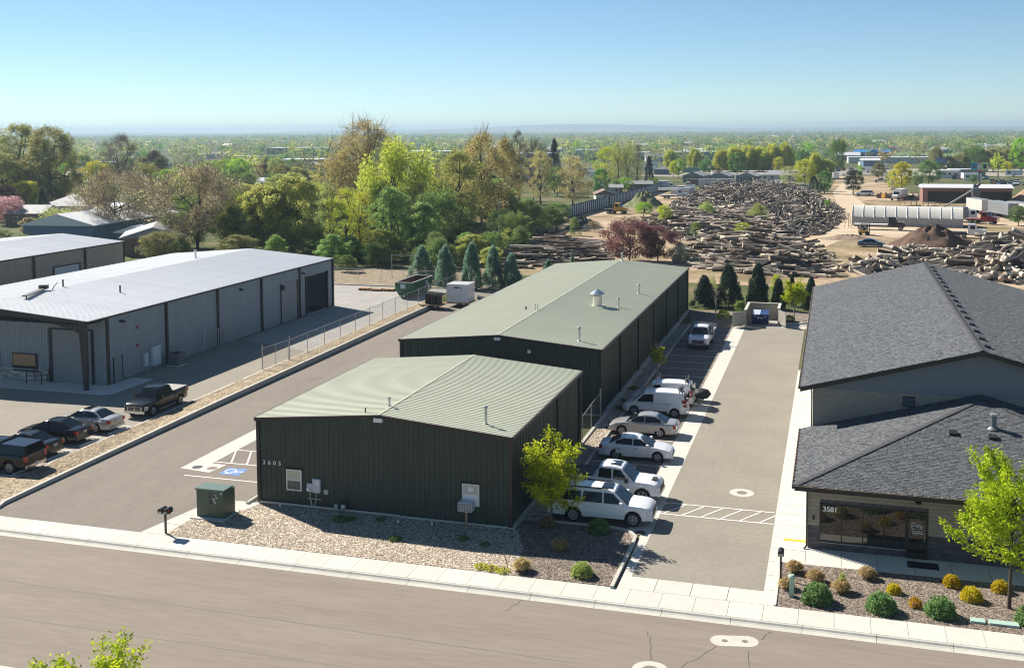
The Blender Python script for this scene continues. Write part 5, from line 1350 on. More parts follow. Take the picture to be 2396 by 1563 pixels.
MB().extr([(23.2, 66.35, .2), (23.2, 67.9, .2), (23.2, 68.0, 1.3), (23.2, 66.15, 1.1)], (1.75, 0, 0)).build("tub", bl_, t)
for x in (23.2, 24.1): MB().extr([(x, 66.1, 1.12), (x, 68.05, 1.32), (x, 68.05, 1.38), (x, 66.1, 1.18)], (.85, 0, 0)).build("lid", mat("bin_lid", (.02, .06, .17), rough=.5) if x > 24 else M['panel_box'], t)
for x in (23.3, 24.85):
    for y in (66.5, 67.8): MB().cyl((x-.05, y, .1), (x+.05, y, .1), .1, n=8).build("caster", M['plastic'], t)
for x in (23.1, 24.95): MB().box(x, x+.1, 66.4, 67.6, .75, .9).build("lifting_pocket", bl_, t)
MB().cyl((23.85, 66.2, .78), (23.85, 66.22, .78), .09, n=10).build("sticker", M['white'], t); MB().box(24.0, 24.4, 66.19, 66.21, .74, .8).build("sticker", M['white'], t)
for x in (23.5, 24.6): MB().box(x-.09, x+.09, 66.17, 66.2, .92, 1.0).build("sticker", M['white'], t)

# ------------------------------------------------------------------ wood yard and beyond: buildings
M['roofgrey'] = mat("far_roof_grey", (.28, .285, .29), rough=.7, rand=.15, var=.08, scale=1)
M['roofwhite'] = mat("far_roof_white", (.68, .70, .72), rough=.5, rand=.08, var=.04, scale=1)
M['roofblue'] = mat("far_roof_blue", (.02, .20, .46), rough=.5)
M['roofbrown'] = mat("far_roof_brown", (.20, .13, .10), rough=.8, rand=.15)
M['wallwhite'] = mat("far_wall_white", (.62, .60, .56), rough=.7, rand=.1)
M['wallgrey'] = mat("far_wall_grey", (.22, .235, .25), rough=.7, rand=.1)
M['wallbrown'] = mat("far_wall_brown", (.20, .135, .10), rough=.8, rand=.1, var=.06, scale=2)
M['wallblue'] = mat("far_wall_blue", (.10, .17, .26), rough=.6, rand=.06, var=.1, scale=.8, stretch=(1, 1, .1))
M['walltan'] = mat("far_wall_tan", (.42, .36, .28), rough=.8, rand=.12)
M['brick'] = mat("far_brick", (.27, .13, .10), rough=.8)
def house(name, label, cat, x, y, w, d, h, rz, roof, wall, rm, rise=None, group=None, windows=2, door=True, oh=.4):
    """gabled ('gable' along local x, 'gabley' gable facing local -y) or flat building centred on (x, y)"""
    t = empty(name, (0, 0, 0), label, cat, group)
    MB().box(-w/2, w/2, -d/2, d/2, -.1, h).build("wall", M[wall], t)
    rise = rise if rise is not None else w*.14
    mb = MB()
    if roof == 'gabley':
        mb.extr([(-w/2-oh, -d/2-oh, h-.05), (w/2+oh, -d/2-oh, h-.05), (w/2+oh, -d/2-oh, h+.12), (0, -d/2-oh, h+rise+.15), (-w/2-oh, -d/2-oh, h+.12)], (0, d+2*oh, 0))
        MB().extr([(-w/2, -d/2-.01, h-.06), (w/2, -d/2-.01, h-.06), (0, -d/2-.01, h+rise)], (0, d+.02, 0)).build("gable_wall", M[wall], t)
    elif roof == 'gable':
        mb.extr([(-w/2-oh, -d/2-oh, h+.02), (-w/2-oh, d/2+oh, h+.02), (-w/2-oh, d/2+oh, h+.12), (-w/2-oh, 0, h+rise+.15), (-w/2-oh, -d/2-oh, h+.12)], (w+2*oh, 0, 0))
    elif roof == 'hip':
        k = min(w, d)/2*.9
        mb.add([(-w/2-oh,-d/2-oh,h), (w/2+oh,-d/2-oh,h), (w/2+oh,d/2+oh,h), (-w/2-oh,d/2+oh,h), (-w/2+k, 0, h+rise), (w/2-k, 0, h+rise)], [(0,1,5,4), (1,2,5), (2,3,4,5), (3,0,4), (3,2,1,0)])
    else: mb.box(-w/2-.1, w/2+.1, -d/2-.1, d/2+.1, h, h+.25)
    r = mb.build("roof", M[rm], t)
    for k in range(windows):
        xx = -w/2 + w*(k+.6)/(windows+.2)
        f = MB().box(xx-.55, xx+.55, -d/2-.05, -d/2-.02, h*.42, h*.42+1.0).build("window", M['white'], t); MB().box(xx-.47, xx+.47, -d/2-.07, -d/2-.051, h*.42+.08, h*.42+.92).build("pane", M['glass'], f)
    if door: MB().box(w*.36, w*.36+.95, -d/2-.04, -d/2-.02, 0, 2.05).build("door", M['wallbrown'], t)
    t.location = (x, y, 0); t.rotation_euler = (0, 0, rz)
    return t
# behind the left shops
house("metal_barn", "long blue metal barn with bright metal roof among the left trees", "barn", -115, 138, 15, 34, 3.6, .12, 'gabley', 'wallblue', 'roofwhite', 2.1, windows=0, door=False)
house("metal_shed", "small blue metal shed with pale roof beside the blue barn", "shed", -97.5, 127, 7, 9, 2.4, .1, 'gabley', 'wallblue', 'roofwhite', 1.2, windows=0, door=False)
hb = house("brown_house", "brown house with grey roof and one white window behind the tan shop", "house", -86.5, 114.5, 10.5, 13, 3.1, .55, 'gabley', 'wallbrown', 'roofgrey', 1.7, windows=0, door=False)
f = MB().box(.9, 2.9, -6.56, -6.51, 1.35, 2.3).build("window", M['white'], None); f.parent = hb; o = MB().box(1.0, 2.8, -6.58, -6.561, 1.45, 2.2).build("pane", M['glass'], None); o.parent = f
o = MB().box(1.86, 1.94, -6.6, -6.581, 1.45, 2.2).build("mullion", M['white'], None); o.parent = f
house("grey_roof_house", "house with wide pale grey hip roof behind the blue barn", "house", -157, 184, 16, 12, 2.9, .2, 'hip', 'wallwhite', 'roofgrey', 2.6)
house("low_house", "small house with grey roof beside the yellow bush", "house", -150, 158, 9, 9, 2.8, .2, 'gable', 'wallbrown', 'roofgrey', 1.7)
house("silver_roof_building", "low building with silver roof half hidden by the tan tree", "building", -128, 166, 15, 12, 3.4, .15, 'gable', 'walltan', 'roofwhite', 1.3)
house("silver_roof_building", "low pale-roofed shed seen through the leaning tan tree", "building", -98, 160, 10, 8, 3, .1, 'gable', 'wallwhite', 'roofwhite', 1.2)
for k in range(9):
    house("suburb_house", "house with pale roof among the trees at far left", "house", -330+random.uniform(-10, 10)+22*k, 300+random.uniform(-30, 40), 13, 10, 3, random.uniform(-.3, .5), random.choice(('gable', 'hip')), random.choice(('wallwhite', 'walltan', 'wallbrown')), random.choice(('roofgrey', 'roofwhite')), 2.0, group="houses among the left trees")
# the far sheds and warehouses
house("warehouse", "grey warehouse with brick base and flat pale roof behind the green trees", "warehouse", -243, 480, 27, 26, 6.6, .35, 'flat', 'walltan', 'roofwhite', windows=3)
house("white_shed", "small white gabled shed in front of the grey warehouse", "shed", -209, 418, 9, 12, 5, .35, 'gabley', 'wallwhite', 'roofwhite', 2.0, windows=0)
for lab, x, y, w, d, h, r in (("wide white-roofed warehouse left of the tall tan tree", -470, 905, 60, 30, 6, .2), ("long white-roofed warehouse behind the yellow-green willow", -262, 730, 55, 26, 6, .2), ("long low white warehouse left of the dark spruce", -178, 700, 32, 20, 5, .2),
        ("blue-grey warehouse right of the dark spruce", -146, 735, 14, 24, 7, .1), ("long white warehouse left of the poplars", -118, 735, 40, 20, 5, .15), ("long white-roofed warehouse beyond the teal trailer", -66, 740, 42, 20, 5.5, .1),
        ("very long low white building beyond the blue shop", 63, 660, 48, 14, 3.6, .06), ("low white-roofed building beside the billboard", 79, 452, 9, 9, 3, -.2), ("long pale-blue shed left of the billboard", 88, 468, 15, 7, 3, .0)):
    house("warehouse", lab, "warehouse", x, y, w, d, h, r, 'flat', random.choice(('wallwhite', 'wallgrey')), 'roofwhite', windows=4)
house("blue_roof_hall", "wide hall with bright blue gabled roof far beyond the yard", "building", 52, 812, 12, 14, 3.6, .04, 'gable', 'wallgrey', 'roofblue', 2.0)
house("blue_roof_hall", "front wing with bright blue gable facing the yard", "building", 58.5, 806, 11, 16, 3.4, .04, 'gabley', 'wallblue', 'roofblue', 2.6)
house("blue_roof_hall", "right wing of the far hall under bright blue roof", "building", 66, 812, 10, 14, 3.6, .04, 'gable', 'wallgrey', 'roofblue', 2.0)
house("blue_shop", "dark blue shop with white roof beyond the dark pine", "building", 49.5, 556, 8.5, 14, 4.6, .1, 'gable', 'wallblue', 'roofwhite', 1.0)
house("pale_canopy", "long low pale building on the green field", "building", 90, 770, 18, 8, 2.6, .05, 'flat', 'wallgrey', 'roofwhite')
for lab, x in (("grey-sided gabled house, leftmost of three by the containers", -23.3), ("grey-sided gabled house, middle of three by the containers", -12.8), ("grey-sided gabled house, rightmost of three by the containers", -1.9)):
    house("grey_house", lab, "house", x, 395, 8.0, 13, 2.6, -.1, 'gabley', 'wallgrey', 'roofgrey', 1.5, windows=2)
house("white_house", "white house with grey hip roof right of the three grey houses", "house", 8.5, 412, 13, 10, 2.6, -.05, 'hip', 'wallwhite', 'roofgrey', 1.8, windows=4)
house("low_shed", "low open shed with flattened pale roof behind the log heap", "shed", 12.5, 345, 12, 9, 2.0, -.05, 'hip', 'walltan', 'roofgrey', 1.4, windows=0)
house("small_house", "small pale house with brown roof left of the blue fence", "house", -35.5, 268, 5.5, 8, 2.2, .3, 'gabley', 'wallwhite', 'roofbrown', 1.3, windows=1)
house("small_house", "small white shed between green trees left of the fence", "house", -40.5, 305, 7, 6, 2.2, .2, 'gable', 'wallwhite', 'roofgrey', 1.0)
house("small_house", "low grey-roofed shed beside the far end of the fence", "house", -35.5, 330, 9, 7, 2.2, .2, 'gable', 'wallbrown', 'roofgrey', 1.0)
# open shed with cyclone
t = empty("open_shed", (0, 0, 0), "brown open-fronted shed with grey roof in the wood yard", "shed")
sd = .30
MB().box(-12, 12, 7.5, 8, 0, 4.2).build("back_wall", M['wallbrown'], t)
MB().box(-12, -11.7, 0, 7.5, 0, 4.2).build("side_wall", M['brick'], t); MB().box(11.7, 12, 0, 7.5, 0, 4.2).build("side_wall", M['wallbrown'], t)
MB().box(-11.7, 12, -.05, .15, 3.3, 4.2).build("front_band", M['brick'], t); MB().box(-12, -10.6, -.1, .2, 0, 4.2).build("front_wall", M['brick'], t)
MB().extr([(-12.4, -.6, 4.2), (-12.4, 8.6, 4.2), (-12.4, 8.6, 4.3), (-12.4, 4, 5.2), (-12.4, -.6, 4.35)], (24.8, 0, 0)).build("roof", M['roofwhite'], t)
for x in (-5, 0, 5.5): MB().box(x-.12, x+.12, -.02, .2, 0, 3.3).build("post", M['steel_dark'], t)
t.location = (68.2, 281, 0); t.rotation_euler = (0, 0, .04)
t = empty("dust_cyclone", (67.4, 254, 0), "dark grey dust cyclone on legs in front of the open shed", "dust collector")
mg = mat("cyclone_grey", (.10, .115, .12), rough=.6, metal=.2)
MB().lathe([(.25, 1.4), (.35, 2.2), (1.15, 4.4), (1.15, 5.6), (.5, 5.8)], (67.4, 254, 0), 18).build("cone", mg, t, 30)
MB().lathe([(.45, 0), (.45, .8), (.3, 1.0)], (67.1, 254, 5.7), 12).build("outlet", mg, t, 40); MB().cyl((67.6, 254, 6.0), (68.4, 253.8, 7.0), .35, n=12).build("duct", M['trim_black'], t, 40)
for dx, dy in ((-1, -1), (1, -1), (1, 1), (-1, 1)): MB().cyl((67.4+dx*1.1, 254+dy*1.1, 0), (67.4+dx*.8, 254+dy*.8, 4.4), .08, n=6).build("leg", M['brick'], t)
MB().box(66.9, 67.9, 253.4, 254.6, .6, 1.5).build("hopper", M['wallwhite'], t)
solo(MB().cyl((59.6, 255, .4), (66.6, 254.5, 5.1), .22, n=8), "conveyor_tube", mat("tube_grey", (.3, .3, .3), rough=.5), "long slanting grey tube rising to the dust cyclone", "conveyor", (59.6, 255, 0))
solo(MB().cyl((62.5, 250, .3), (66.5, 250.5, 2.4), .12, n=8), "conveyor_tube", M['brick'], "short slanting conveyor below the grey tube", "conveyor", (62.5, 250, 0))
# white hoop house
t = empty("hoop_house", (0, 0, 0), "long white plastic-covered hoop house in the dirt yard", "hoop house")
Lh_, Wh, Hh = 23.0, 8.0, 4.2
arc = [(-Wh/2, 0), (-Wh/2, 1.9), (-Wh/2+.25, 2.25), (-Wh/2+1.5, 3.3), (-1.3, 4.0), (0, Hh), (1.3, 4.0), (Wh/2-1.5, 3.3), (Wh/2-.25, 2.25), (Wh/2, 1.9), (Wh/2, 0)]
skin = MB(); 
for k in range(10):
    a, c = -Lh_/2+2.3*k, -Lh_/2+2.3*(k+1)-.03
    mb = MB(); n = len(arc); mb.add([(a, y, z) for y, z in arc[1:-1]] + [(c, y, z) for y, z in arc[1:-1]], [(i, i+1, n-2+i+1, n-2+i) for i in range(n-3)])
    mb.build("cover_panel", mat("hoop_cover", (.62, .595, .53), rough=.7, var=.05, scale=.6) if k == 0 else bpy.data.materials["hoop_cover"], t, 60)
    MB().add([(a, -Wh/2, 0), (c, -Wh/2, 0), (c, -Wh/2, 1.9), (a, -Wh/2, 1.9)], [(0,1,2,3)]).build("side_curtain", mat("hoop_side", (.32, .32, .31), rough=.7, var=.08, scale=.8) if k == 0 else bpy.data.materials["hoop_side"], t)
    MB().path([(a, -Wh/2-.06, 1.6)] + [(a, y-(.05 if y < 0 else 0), z+.04) for y, z in arc[1:-1]], .06, 5).build("hoop", M['white'], t)
MB().add([(-Lh_/2+.02, y, z) for y, z in arc], [tuple(range(len(arc)))]).build("end_wall", bpy.data.materials["hoop_side"], t); MB().add([(Lh_/2-.06, y, z) for y, z in arc], [tuple(range(len(arc)))]).build("end_wall", M['wallbrown'], t)
MB().add([(-Lh_/2, Wh/2, 0), (Lh_/2-.05, Wh/2, 0), (Lh_/2-.05, Wh/2, 1.9), (-Lh_/2, Wh/2, 1.9)], [(0,1,2,3)]).build("side_curtain", bpy.data.materials["hoop_side"], t)
ang = -.09
t.location = (46.9+math.sin(-ang)*4, 197.2+math.cos(ang)*4, 0); t.rotation_euler = (0, 0, ang)

# machines and trucks of the yard
def truck(name, label, x, y, rz, cab, bed, bedmat, L=8.0, hood=True, bedh=.25, scale=1.0, group=None):
    """heavy truck: conventional cab at +x, chassis, body behind"""
    t = empty(name, (0, 0, 0), label, "truck", group)
    MB().box(-L/2, L/2-.3, -.45, .45, .6, .85).build("chassis", M['steel_dark'], t)
    if hood:
        MB().extr([(L/2-1.7, -.85, .8), (L/2, -.75, .75), (L/2, -.75, 1.5), (L/2-.3, -.78, 1.65), (L/2-1.7, -.85, 1.8)], (0, 1.65, 0)).build("hood", P[cab], t)
        MB().extr([(L/2-3.4, -1.1, .8), (L/2-1.7, -1.1, .8), (L/2-1.7, -1.1, 1.8), (L/2-2.05, -1.05, 2.75), (L/2-3.4, -1.05, 2.8)], (0, 2.15, 0)).build("cab", P[cab], t)
        MB().box(L/2-3.0, L/2-2.15, -1.13, -1.06, 1.85, 2.5).build("side_window", M['carglass'], t); MB().extr([(L/2-1.70, -.85, 1.9), (L/2-1.70, .85, 1.9), (L/2-1.98, .85, 2.65), (L/2-1.98, -.85, 2.65)], (.02, 0, .01)).build("windscreen", M['carglass'], t)
        MB().box(L/2-.02, L/2+.05, -.6, .6, .8, 1.45).build("grille", M['chrome'], t)
        cb = L/2-3.6
    else:
        MB().extr([(L/2-2.0, -1.1, .7), (L/2, -1.1, .7), (L/2, -1.1, 1.7), (L/2-.35, -1.08, 2.7), (L/2-2.0, -1.08, 2.75)], (0, 2.2, 0)).build("cab", P[cab], t)
        MB().extr([(L/2-.01, -.95, 1.75), (L/2-.01, .95, 1.75), (L/2-.33, .95, 2.6), (L/2-.33, -.95, 2.6)], (.03, 0, 0)).build("windscreen", M['carglass'], t); MB().box(L/2-1.5, L/2-.5, -1.13, -1.07, 1.7, 2.45).build("side_window", M['carglass'], t)
        cb = L/2-2.2
    if bed == 'flat': MB().box(-L/2, cb, -1.2, 1.2, .95, .95+bedh).build("flat_bed", M[bedmat], t)
    if bed == 'box': MB().box(-L/2, cb, -1.2, 1.2, .95, 3.4).build("box", M[bedmat], t)
    for xx in (L/2-1.0, -L/2+1.3, -L/2+2.4):
        for s in (-1, 1): wheel(t, xx, s*.98, .48, s, 'steel', .3)
    t.location = (x, y, 0); t.rotation_euler = (0, 0, rz); t.scale = (scale,)*3
    return t
truck("flatbed_truck", "dark flatbed truck parked before the white hoop house", 41.0, 188.2, -.12, 'black', 'flat', 'wallwhite', 10.5)
truck("utility_truck", "pale blue-white truck with bare cab right of the hoop house", 57.0, 173.5, -.1, 'white', 'flat', 'steel_dark', 6.5)
truck("box_truck", "white box truck standing beside the brown open shed", 50.2, 290, -PI*.62, 'white', 'box', 'wallwhite', 8.5)
truck("stake_truck", "old truck with red stake bed behind the pale utility truck", 63.5, 208, -.5, 'red', 'flat', 'brick', 7)
truck("rusty_truck", "small white-cab truck between hoop house and red stake truck", 60.0, 214, .3, 'white', 'box', 'wallgrey', 6, hood=False)
truck("yellow_truck", "yellow-orange yard truck by the blue fence", -22.2, 219.5, -.15, 'yellow', 'flat', 'steel_dark', 6.2)
truck("bucket_truck", "white truck with long white boom by the far fence", -16.5, 285, .1, 'white', 'flat', 'wallwhite', 8.5)
solo(MB().cyl((-21.5, 284, 3.0), (-11.5, 286, 3.1), .35, n=8), "boom", P['white'], "long white boom lying above the white truck by the fence", "boom", (-16, 285, 0))
truck("service_truck", "pale blue service truck near the far end of the fence", -25.0, 330, .1, 'white', 'box', 'panel_box', 7)
truck("service_truck", "white service truck parked before the containers", -20, 338, .1, 'white', 'flat', 'wallwhite', 7)
truck("semi_tractor", "white semi tractor in front of the long black trailer", -2.2, 333, PI, 'white', 'flat', 'steel_dark', 6)
def container(name, label, x, y, rz, L, h, m, cat="container", wheels=False, z=.0):
    t = empty(name, (0, 0, 0), label, cat)
    zz = 1.0 if wheels else z
    MB().box(-L/2, L/2, -1.2, 1.2, zz, zz+h).build("box", M[m] if m in M else P[m], t)
    rb = MB()
    for k in range(int(L/.6)):
        for s in (-1, 1): rb.box(-L/2+.3+.6*k, -L/2+.42+.6*k, *sorted((s*1.2, s*1.24)), zz+.1, zz+h-.1)
    rb.build("side_ribs", M[m] if m in M else P[m], t)["kind"] = "stuff"
    MB().box(-L/2-.03, L/2+.03, -1.24, 1.24, zz+h, zz+h+.06).build("top_rail", M['galv'], t)
    if wheels:
        for xx in (-L/2+1, -L/2+2.2):
            for s in (-1, 1): MB().cyl((xx, s*1.0-.15, .5), (xx, s*1.0+.15, .5), .5, n=12).build("wheel", M['rubber'], t)
        MB().box(L/2-2.2, L/2-2, -.8, .8, 0, 1.0).build("landing_leg", M['steel_dark'], t)
    t.location = (x, y, 0); t.rotation_euler = (0, 0, rz)
    return t
container("semi_trailer", "grey box semi-trailer right of the dust cyclone", 70.5, 228, -PI*.42, 12, 2.7, 'wallgrey', "trailer", True)
container("semi_trailer", "white ribbed semi-trailer farthest right by the log pile", 74.5, 226, -PI*.42, 12, 2.7, 'wallwhite', "trailer", True)
container("semi_trailer", "white semi-trailer behind the dust cyclone legs", 66.5, 240, -PI*.42, 10, 2.7, 'wallwhite', "trailer", True)
container("semi_trailer", "long black low trailer behind the log heap", 4.5, 337, -.02, 13, 1.6, 'black', "trailer", True)
container("semi_trailer", "long white trailer left of the black trailer", -9.5, 344, .05, 13, 2.6, 'wallwhite', "trailer", True)
container("shipping_container", "red shipping container in front of the left grey house", -19.0, 362, -.05, 8, 2.2, 'brick', z=.3)
container("shipping_container", "red and blue container in front of the middle grey house", -9.6, 364, -.05, 8.5, 2.2, 'red', z=.3)
container("shipping_container", "blue container in front of the right grey house", -1.5, 352, -.03, 12, 1.7, 'bin_blue_c' if 'bin_blue_c' in M else 'blue', z=.3)
container("shipping_container", "low dark red container behind the log heap", 7.5, 318, -.05, 12, 1.5, 'red')
container("storage_box", "white upright storage box among the white trucks", -14.2, 305, .05, 3, 2.6, 'wallwhite')
container("storage_box", "white ribbed bin beside the white upright box", -17.2, 303, .05, 6, 2.2, 'wallwhite')
container("office_trailer", "teal trailer left of the round green tree", -37.5, 492, .0, 9, 2.6, 'green')
container("office_trailer", "bright blue trailer right of the dark conifer", -47.5, 464, .0, 8, 2.6, 'blue')
t = empty("forklift", (37.6, 174.8, 0), "yellow forklift in the dirt yard before the hoop house", "forklift")
MB().extr([(36.4, 174.2, .35), (38.2, 174.2, .35), (38.2, 174.2, .95), (37.3, 174.2, 1.05), (36.4, 174.2, 1.2)], (0, 1.3, 0)).build("body", P['yellow'], t)
for x in (37.0, 38.1):
    for y in (174.25, 175.45): MB().cyl((x, y, .95), (x, y, 2.2), .05, n=6).build("cage_post", M['steel_dark'], t)
MB().box(36.9, 38.2, 174.15, 175.55, 2.2, 2.28).build("cage_roof", M['steel_dark'], t); MB().box(38.45, 38.6, 174.3, 175.4, .1, 2.5).build("mast", M['steel_dark'], t); MB().box(37.2, 37.7, 174.5, 175.2, 1.0, 1.5).build("seat", M['plastic'], t)
for x, r in ((36.8, .32), (38.1, .42)):
    for y in (174.1, 175.6): MB().cyl((x, y-.12, r), (x, y+.12, r), r, n=12).build("wheel", M['rubber'], t)
for y in (174.5, 175.1): MB().box(38.6, 39.6, y-.06, y+.06, .12, .18).build("fork", M['steel_dark'], t)
vehicle("parked_sedan", "dark blue sedan alone on the dirt by the brown mound", "car", 'sedan', 'blue', (38.3, 152.4, 0), -.1, None, detail=True)
vehicle("parked_suv", "white station car on the dirt road before the rusty scrap", "car", 'suv', 'white', (40.8, 309.8, 0), PI-.05, None)
vehicle("parked_pickup", "silver pickup beyond the dark pine", "pickup truck", 'pickup', 'silver', (49.5, 402, 0), PI, None)
vehicle("parked_suv", "white wagon beside the low open shed behind the log heap", "car", 'suv', 'white', (21.0, 345, 0), .05, None)
vehicle("parked_van", "white van beside the white house right of the three houses", "van", 'van', 'white', (-16.6, 402, 0), .1, None)
t = empty("lumber_awning", (0, 0, 0), "low slanting grey awning over stacked timber before the brown shed", "awning")
MB().obox((0, 0, 1.75), 11, 3.2, .12, 0, 0, -.08).build("roof", M['roofgrey'], t)
for x in (-5, -1.7, 1.7, 5):
    for y in (-1.4, 1.4): MB().box(x-.07, x+.07, y-.07, y+.07, 0, 1.7).build("post", M['wood'], t)
for k in range(6): MB().box(-4.6+1.6*k, -3.2+1.6*k, -.9, .9, 0, .5+.12*(k % 3)).build("timber", M['wood'], t)
t.location = (53.8, 257.5, 0); t.rotation_euler = (0, 0, -.55)
t = empty("steel_ladder_frame", (34.6, 191.2, 0), "thin leaning steel ladder frame left of the hoop house", "ladder")
for a, b in (((33.8, 191, 0), (34.5, 191.4, 3.2)), ((34.7, 191.6, 0), (34.6, 191.4, 3.2)), ((35.3, 191, 0), (34.8, 191.4, 3.2))): MB().cyl(a, b, .05, n=6).build("leg", M['brick'], t)
for k in range(6): MB().box(34.68, 35.1-.05*k, 191.2, 191.3, .4+.45*k, .45+.45*k).build("rung", M['brick'], t)
# rusty scrap row
for k in range(9):
    t = empty("scrap_machine", (45+1.5*k, 300-1.2*k, 0), "rusty machine part in the scrap row beside the white box truck", "scrap", "rusty scrap by the box truck")
    mm = (M['rust'], P['yellow'], M['steel_dark'], P['tan'])[k % 4]
    MB().obox((45+1.5*k, 300-1.2*k, .7), 1.5, 1.4, 1.2, random.uniform(0, 3), random.uniform(-.3, .3)).build("frame", mm, t); MB().cyl((45+1.5*k, 299.5-1.2*k, .6), (45.4+1.5*k, 300.6-1.2*k, 1.6), .4, .25, 8).build("drum", M['rust'], t)
# billboards
def billboard(x, y, z0, z1, w, cols, label, rz):
    t = empty("billboard", (0, 0, 0), label, "billboard")
    MB().cyl((0, .3, 0), (0, .3, z1-.3), .22, n=10).build("pole", M['steel_dark'], t); MB().box(-w/2, w/2, .05, .35, z0, z1).build("frame", M['steel_dark'], t)
    for nm, a, b_, c, d, m in cols: MB().box(-w/2+w*a, -w/2+w*b_, -.02-.01*len(nm) % .03, .05, z0+(z1-z0)*c, z0+(z1-z0)*d).build(nm, m, t)
    t.location = (x, y, 0); t.rotation_euler = (0, 0, rz); return t
sm_ = lambda n, c: mat(n, c, rough=.5)
tq, pk, lg_, og, wt = sm_("poster_turquoise", (.03, .38, .55)), sm_("poster_pink", (.72, .32, .33)), sm_("poster_lime", (.50, .72, .32)), sm_("poster_orange", (.70, .25, .08)), M['white']
billboard(86.2, 407.5, 4.4, 8.0, 6.4, [("poster_left", 0, .36, .14, 1, tq), ("poster_middle", .36, .6, .14, 1, pk), ("poster_right", .6, 1, .14, 1, lg_), ("poster_band", 0, 1, 0, .13, og)], "colourful billboard in turquoise pink and lime on one pole", -.18)
bbo = bpy.data.objects["billboard"]
for nm, a, c, m in (("picture", -2.6, 5.6, P['blue']), ("picture", 1.4, 5.5, M['plastic']), ("picture", -.6, 5.4, sm_("poster_white", (.75, .72, .68)))):
    o = MB().box(a, a+1.1, -.085, -.04, c, c+1.7).build(nm, m, None); o.parent = bbo
billboard(80.5, 505, 4.4, 7.2, 5.5, [("poster_left", 0, .9, .05, .95, sm_("poster_dusk_blue", (.08, .15, .28)))], "dark blue billboard among olive trees left of the colourful one", .2)
# slatted fence along the yard
t = empty("slatted_fence", (-30, 205, 0), "tall dark blue fence with white slats along the wood yard", "fence")
fp = [(-31.3, 203.5), (-29.2, 245), (-27.8, 290), (-27.2, 338)]
nav = mat("fence_navy", (.03, .07, .12), rough=.6); slat_m = MB().box(0, .9, -.03, 0, .25, 2.75).mesh("slat", mat("slat_white", (.50, .55, .58), rough=.6))
pos = 0
for (ax, ay), (bx, by) in zip(fp[:-1], fp[1:]):
    Ls = math.hypot(bx-ax, by-ay); a_ = math.atan2(by-ay, bx-ax); n = int(Ls/2.0)
    MB().obox(((ax+bx)/2, (ay+by)/2, 1.5), Ls, .06, 3.0, a_).build("board", nav, t)
    for k in range(n):
        s = (k+.5)*2.0; px_, py_ = ax+(bx-ax)*s/Ls, ay+(by-ay)*s/Ls
        o = link("slat", slat_m, t, Vector((px_+.1, py_-.5, 0)) - Vector((-30, 205, 0))); o.rotation_euler = (0, 0, a_+PI if False else a_); o.location += Vector((.06, 0, 0))
    for k in range(int(Ls/6)): MB().obox((ax+(bx-ax)*k*6/Ls+.1, ay+(by-ay)*k*6/Ls, 1.6), .16, .16, 3.2, a_).build("post", nav, t)
# caravans, vans and trailers standing about the town lots
rt_ = random.Random(21)
cv = empty("parked_caravan", (0, 0, 0), "white caravan or trailer standing in the town lots beyond the yard", "caravan", "caravans in the town lots")
MB().extr([(-3.4, -1.2, .5), (3.2, -1.2, .5), (3.6, -1.2, 1.4), (3.2, -1.2, 2.9), (-3.4, -1.2, 2.9)], (0, 2.4, 0)).build("body", P['white'], cv); MB().box(-2.5, -1.3, -1.23, -1.2, 1.5, 2.3).build("window", M['carglass'], cv); MB().box(.2, 1.0, -1.23, -1.2, .6, 2.4).build("door", M['panel_box'], cv)
for y_ in (-1.15, 1.0): MB().cyl((0, y_, .35), (0, y_+.15, .35), .35, n=10).build("wheel", M['rubber'], cv)
for k in range(46):
    r_ = rt_.uniform(455, 640); th_ = math.radians(rt_.uniform(-2, 25)) if k < 32 else math.radians(rt_.uniform(-25, -14)); a_ = math.radians(16.63)-th_
    o = cv if k == 0 else copy_tree(cv); o.location = (31.8-r_*math.sin(a_), -54.8+r_*math.cos(a_), 0); o.rotation_euler = (0, 0, rt_.uniform(-.5, .5)+(1.57 if k % 3 == 0 else 0))
# utility poles
for k, (x, y, h, lab) in enumerate(((2.4, 496, 9.8, "utility pole left of the yellow-green tree beyond the houses"), (-49, 470, 12, "tall utility pole by the bright blue trailer"), (-44.5, 470, 10, "shorter utility pole right of the tall one by the blue trailer"), (-27.5, 135, 8.5, "thin grey pole with a lamp before the olive trees"), (84, 425, 8, "utility pole left of the colourful billboard"), (-205, 410, 12, "utility pole before the white gabled shed"))):
    t = empty("utility_pole", (x, y, 0), lab, "utility pole")
    MB().cyl((x, y, 0), (x, y, h), .14, .1, 8).build("pole", M['wallbrown'] if k != 3 else M['galv'], t)
    if k != 3: MB().box(x-1.1, x+1.1, y-.06, y+.06, h-.8, h-.65).build("cross_arm", M['wallbrown'], t)
    else: MB().box(x-.1, x+.7, y-.1, y+.1, h-.15, h).build("lamp_head", M['white'], t)
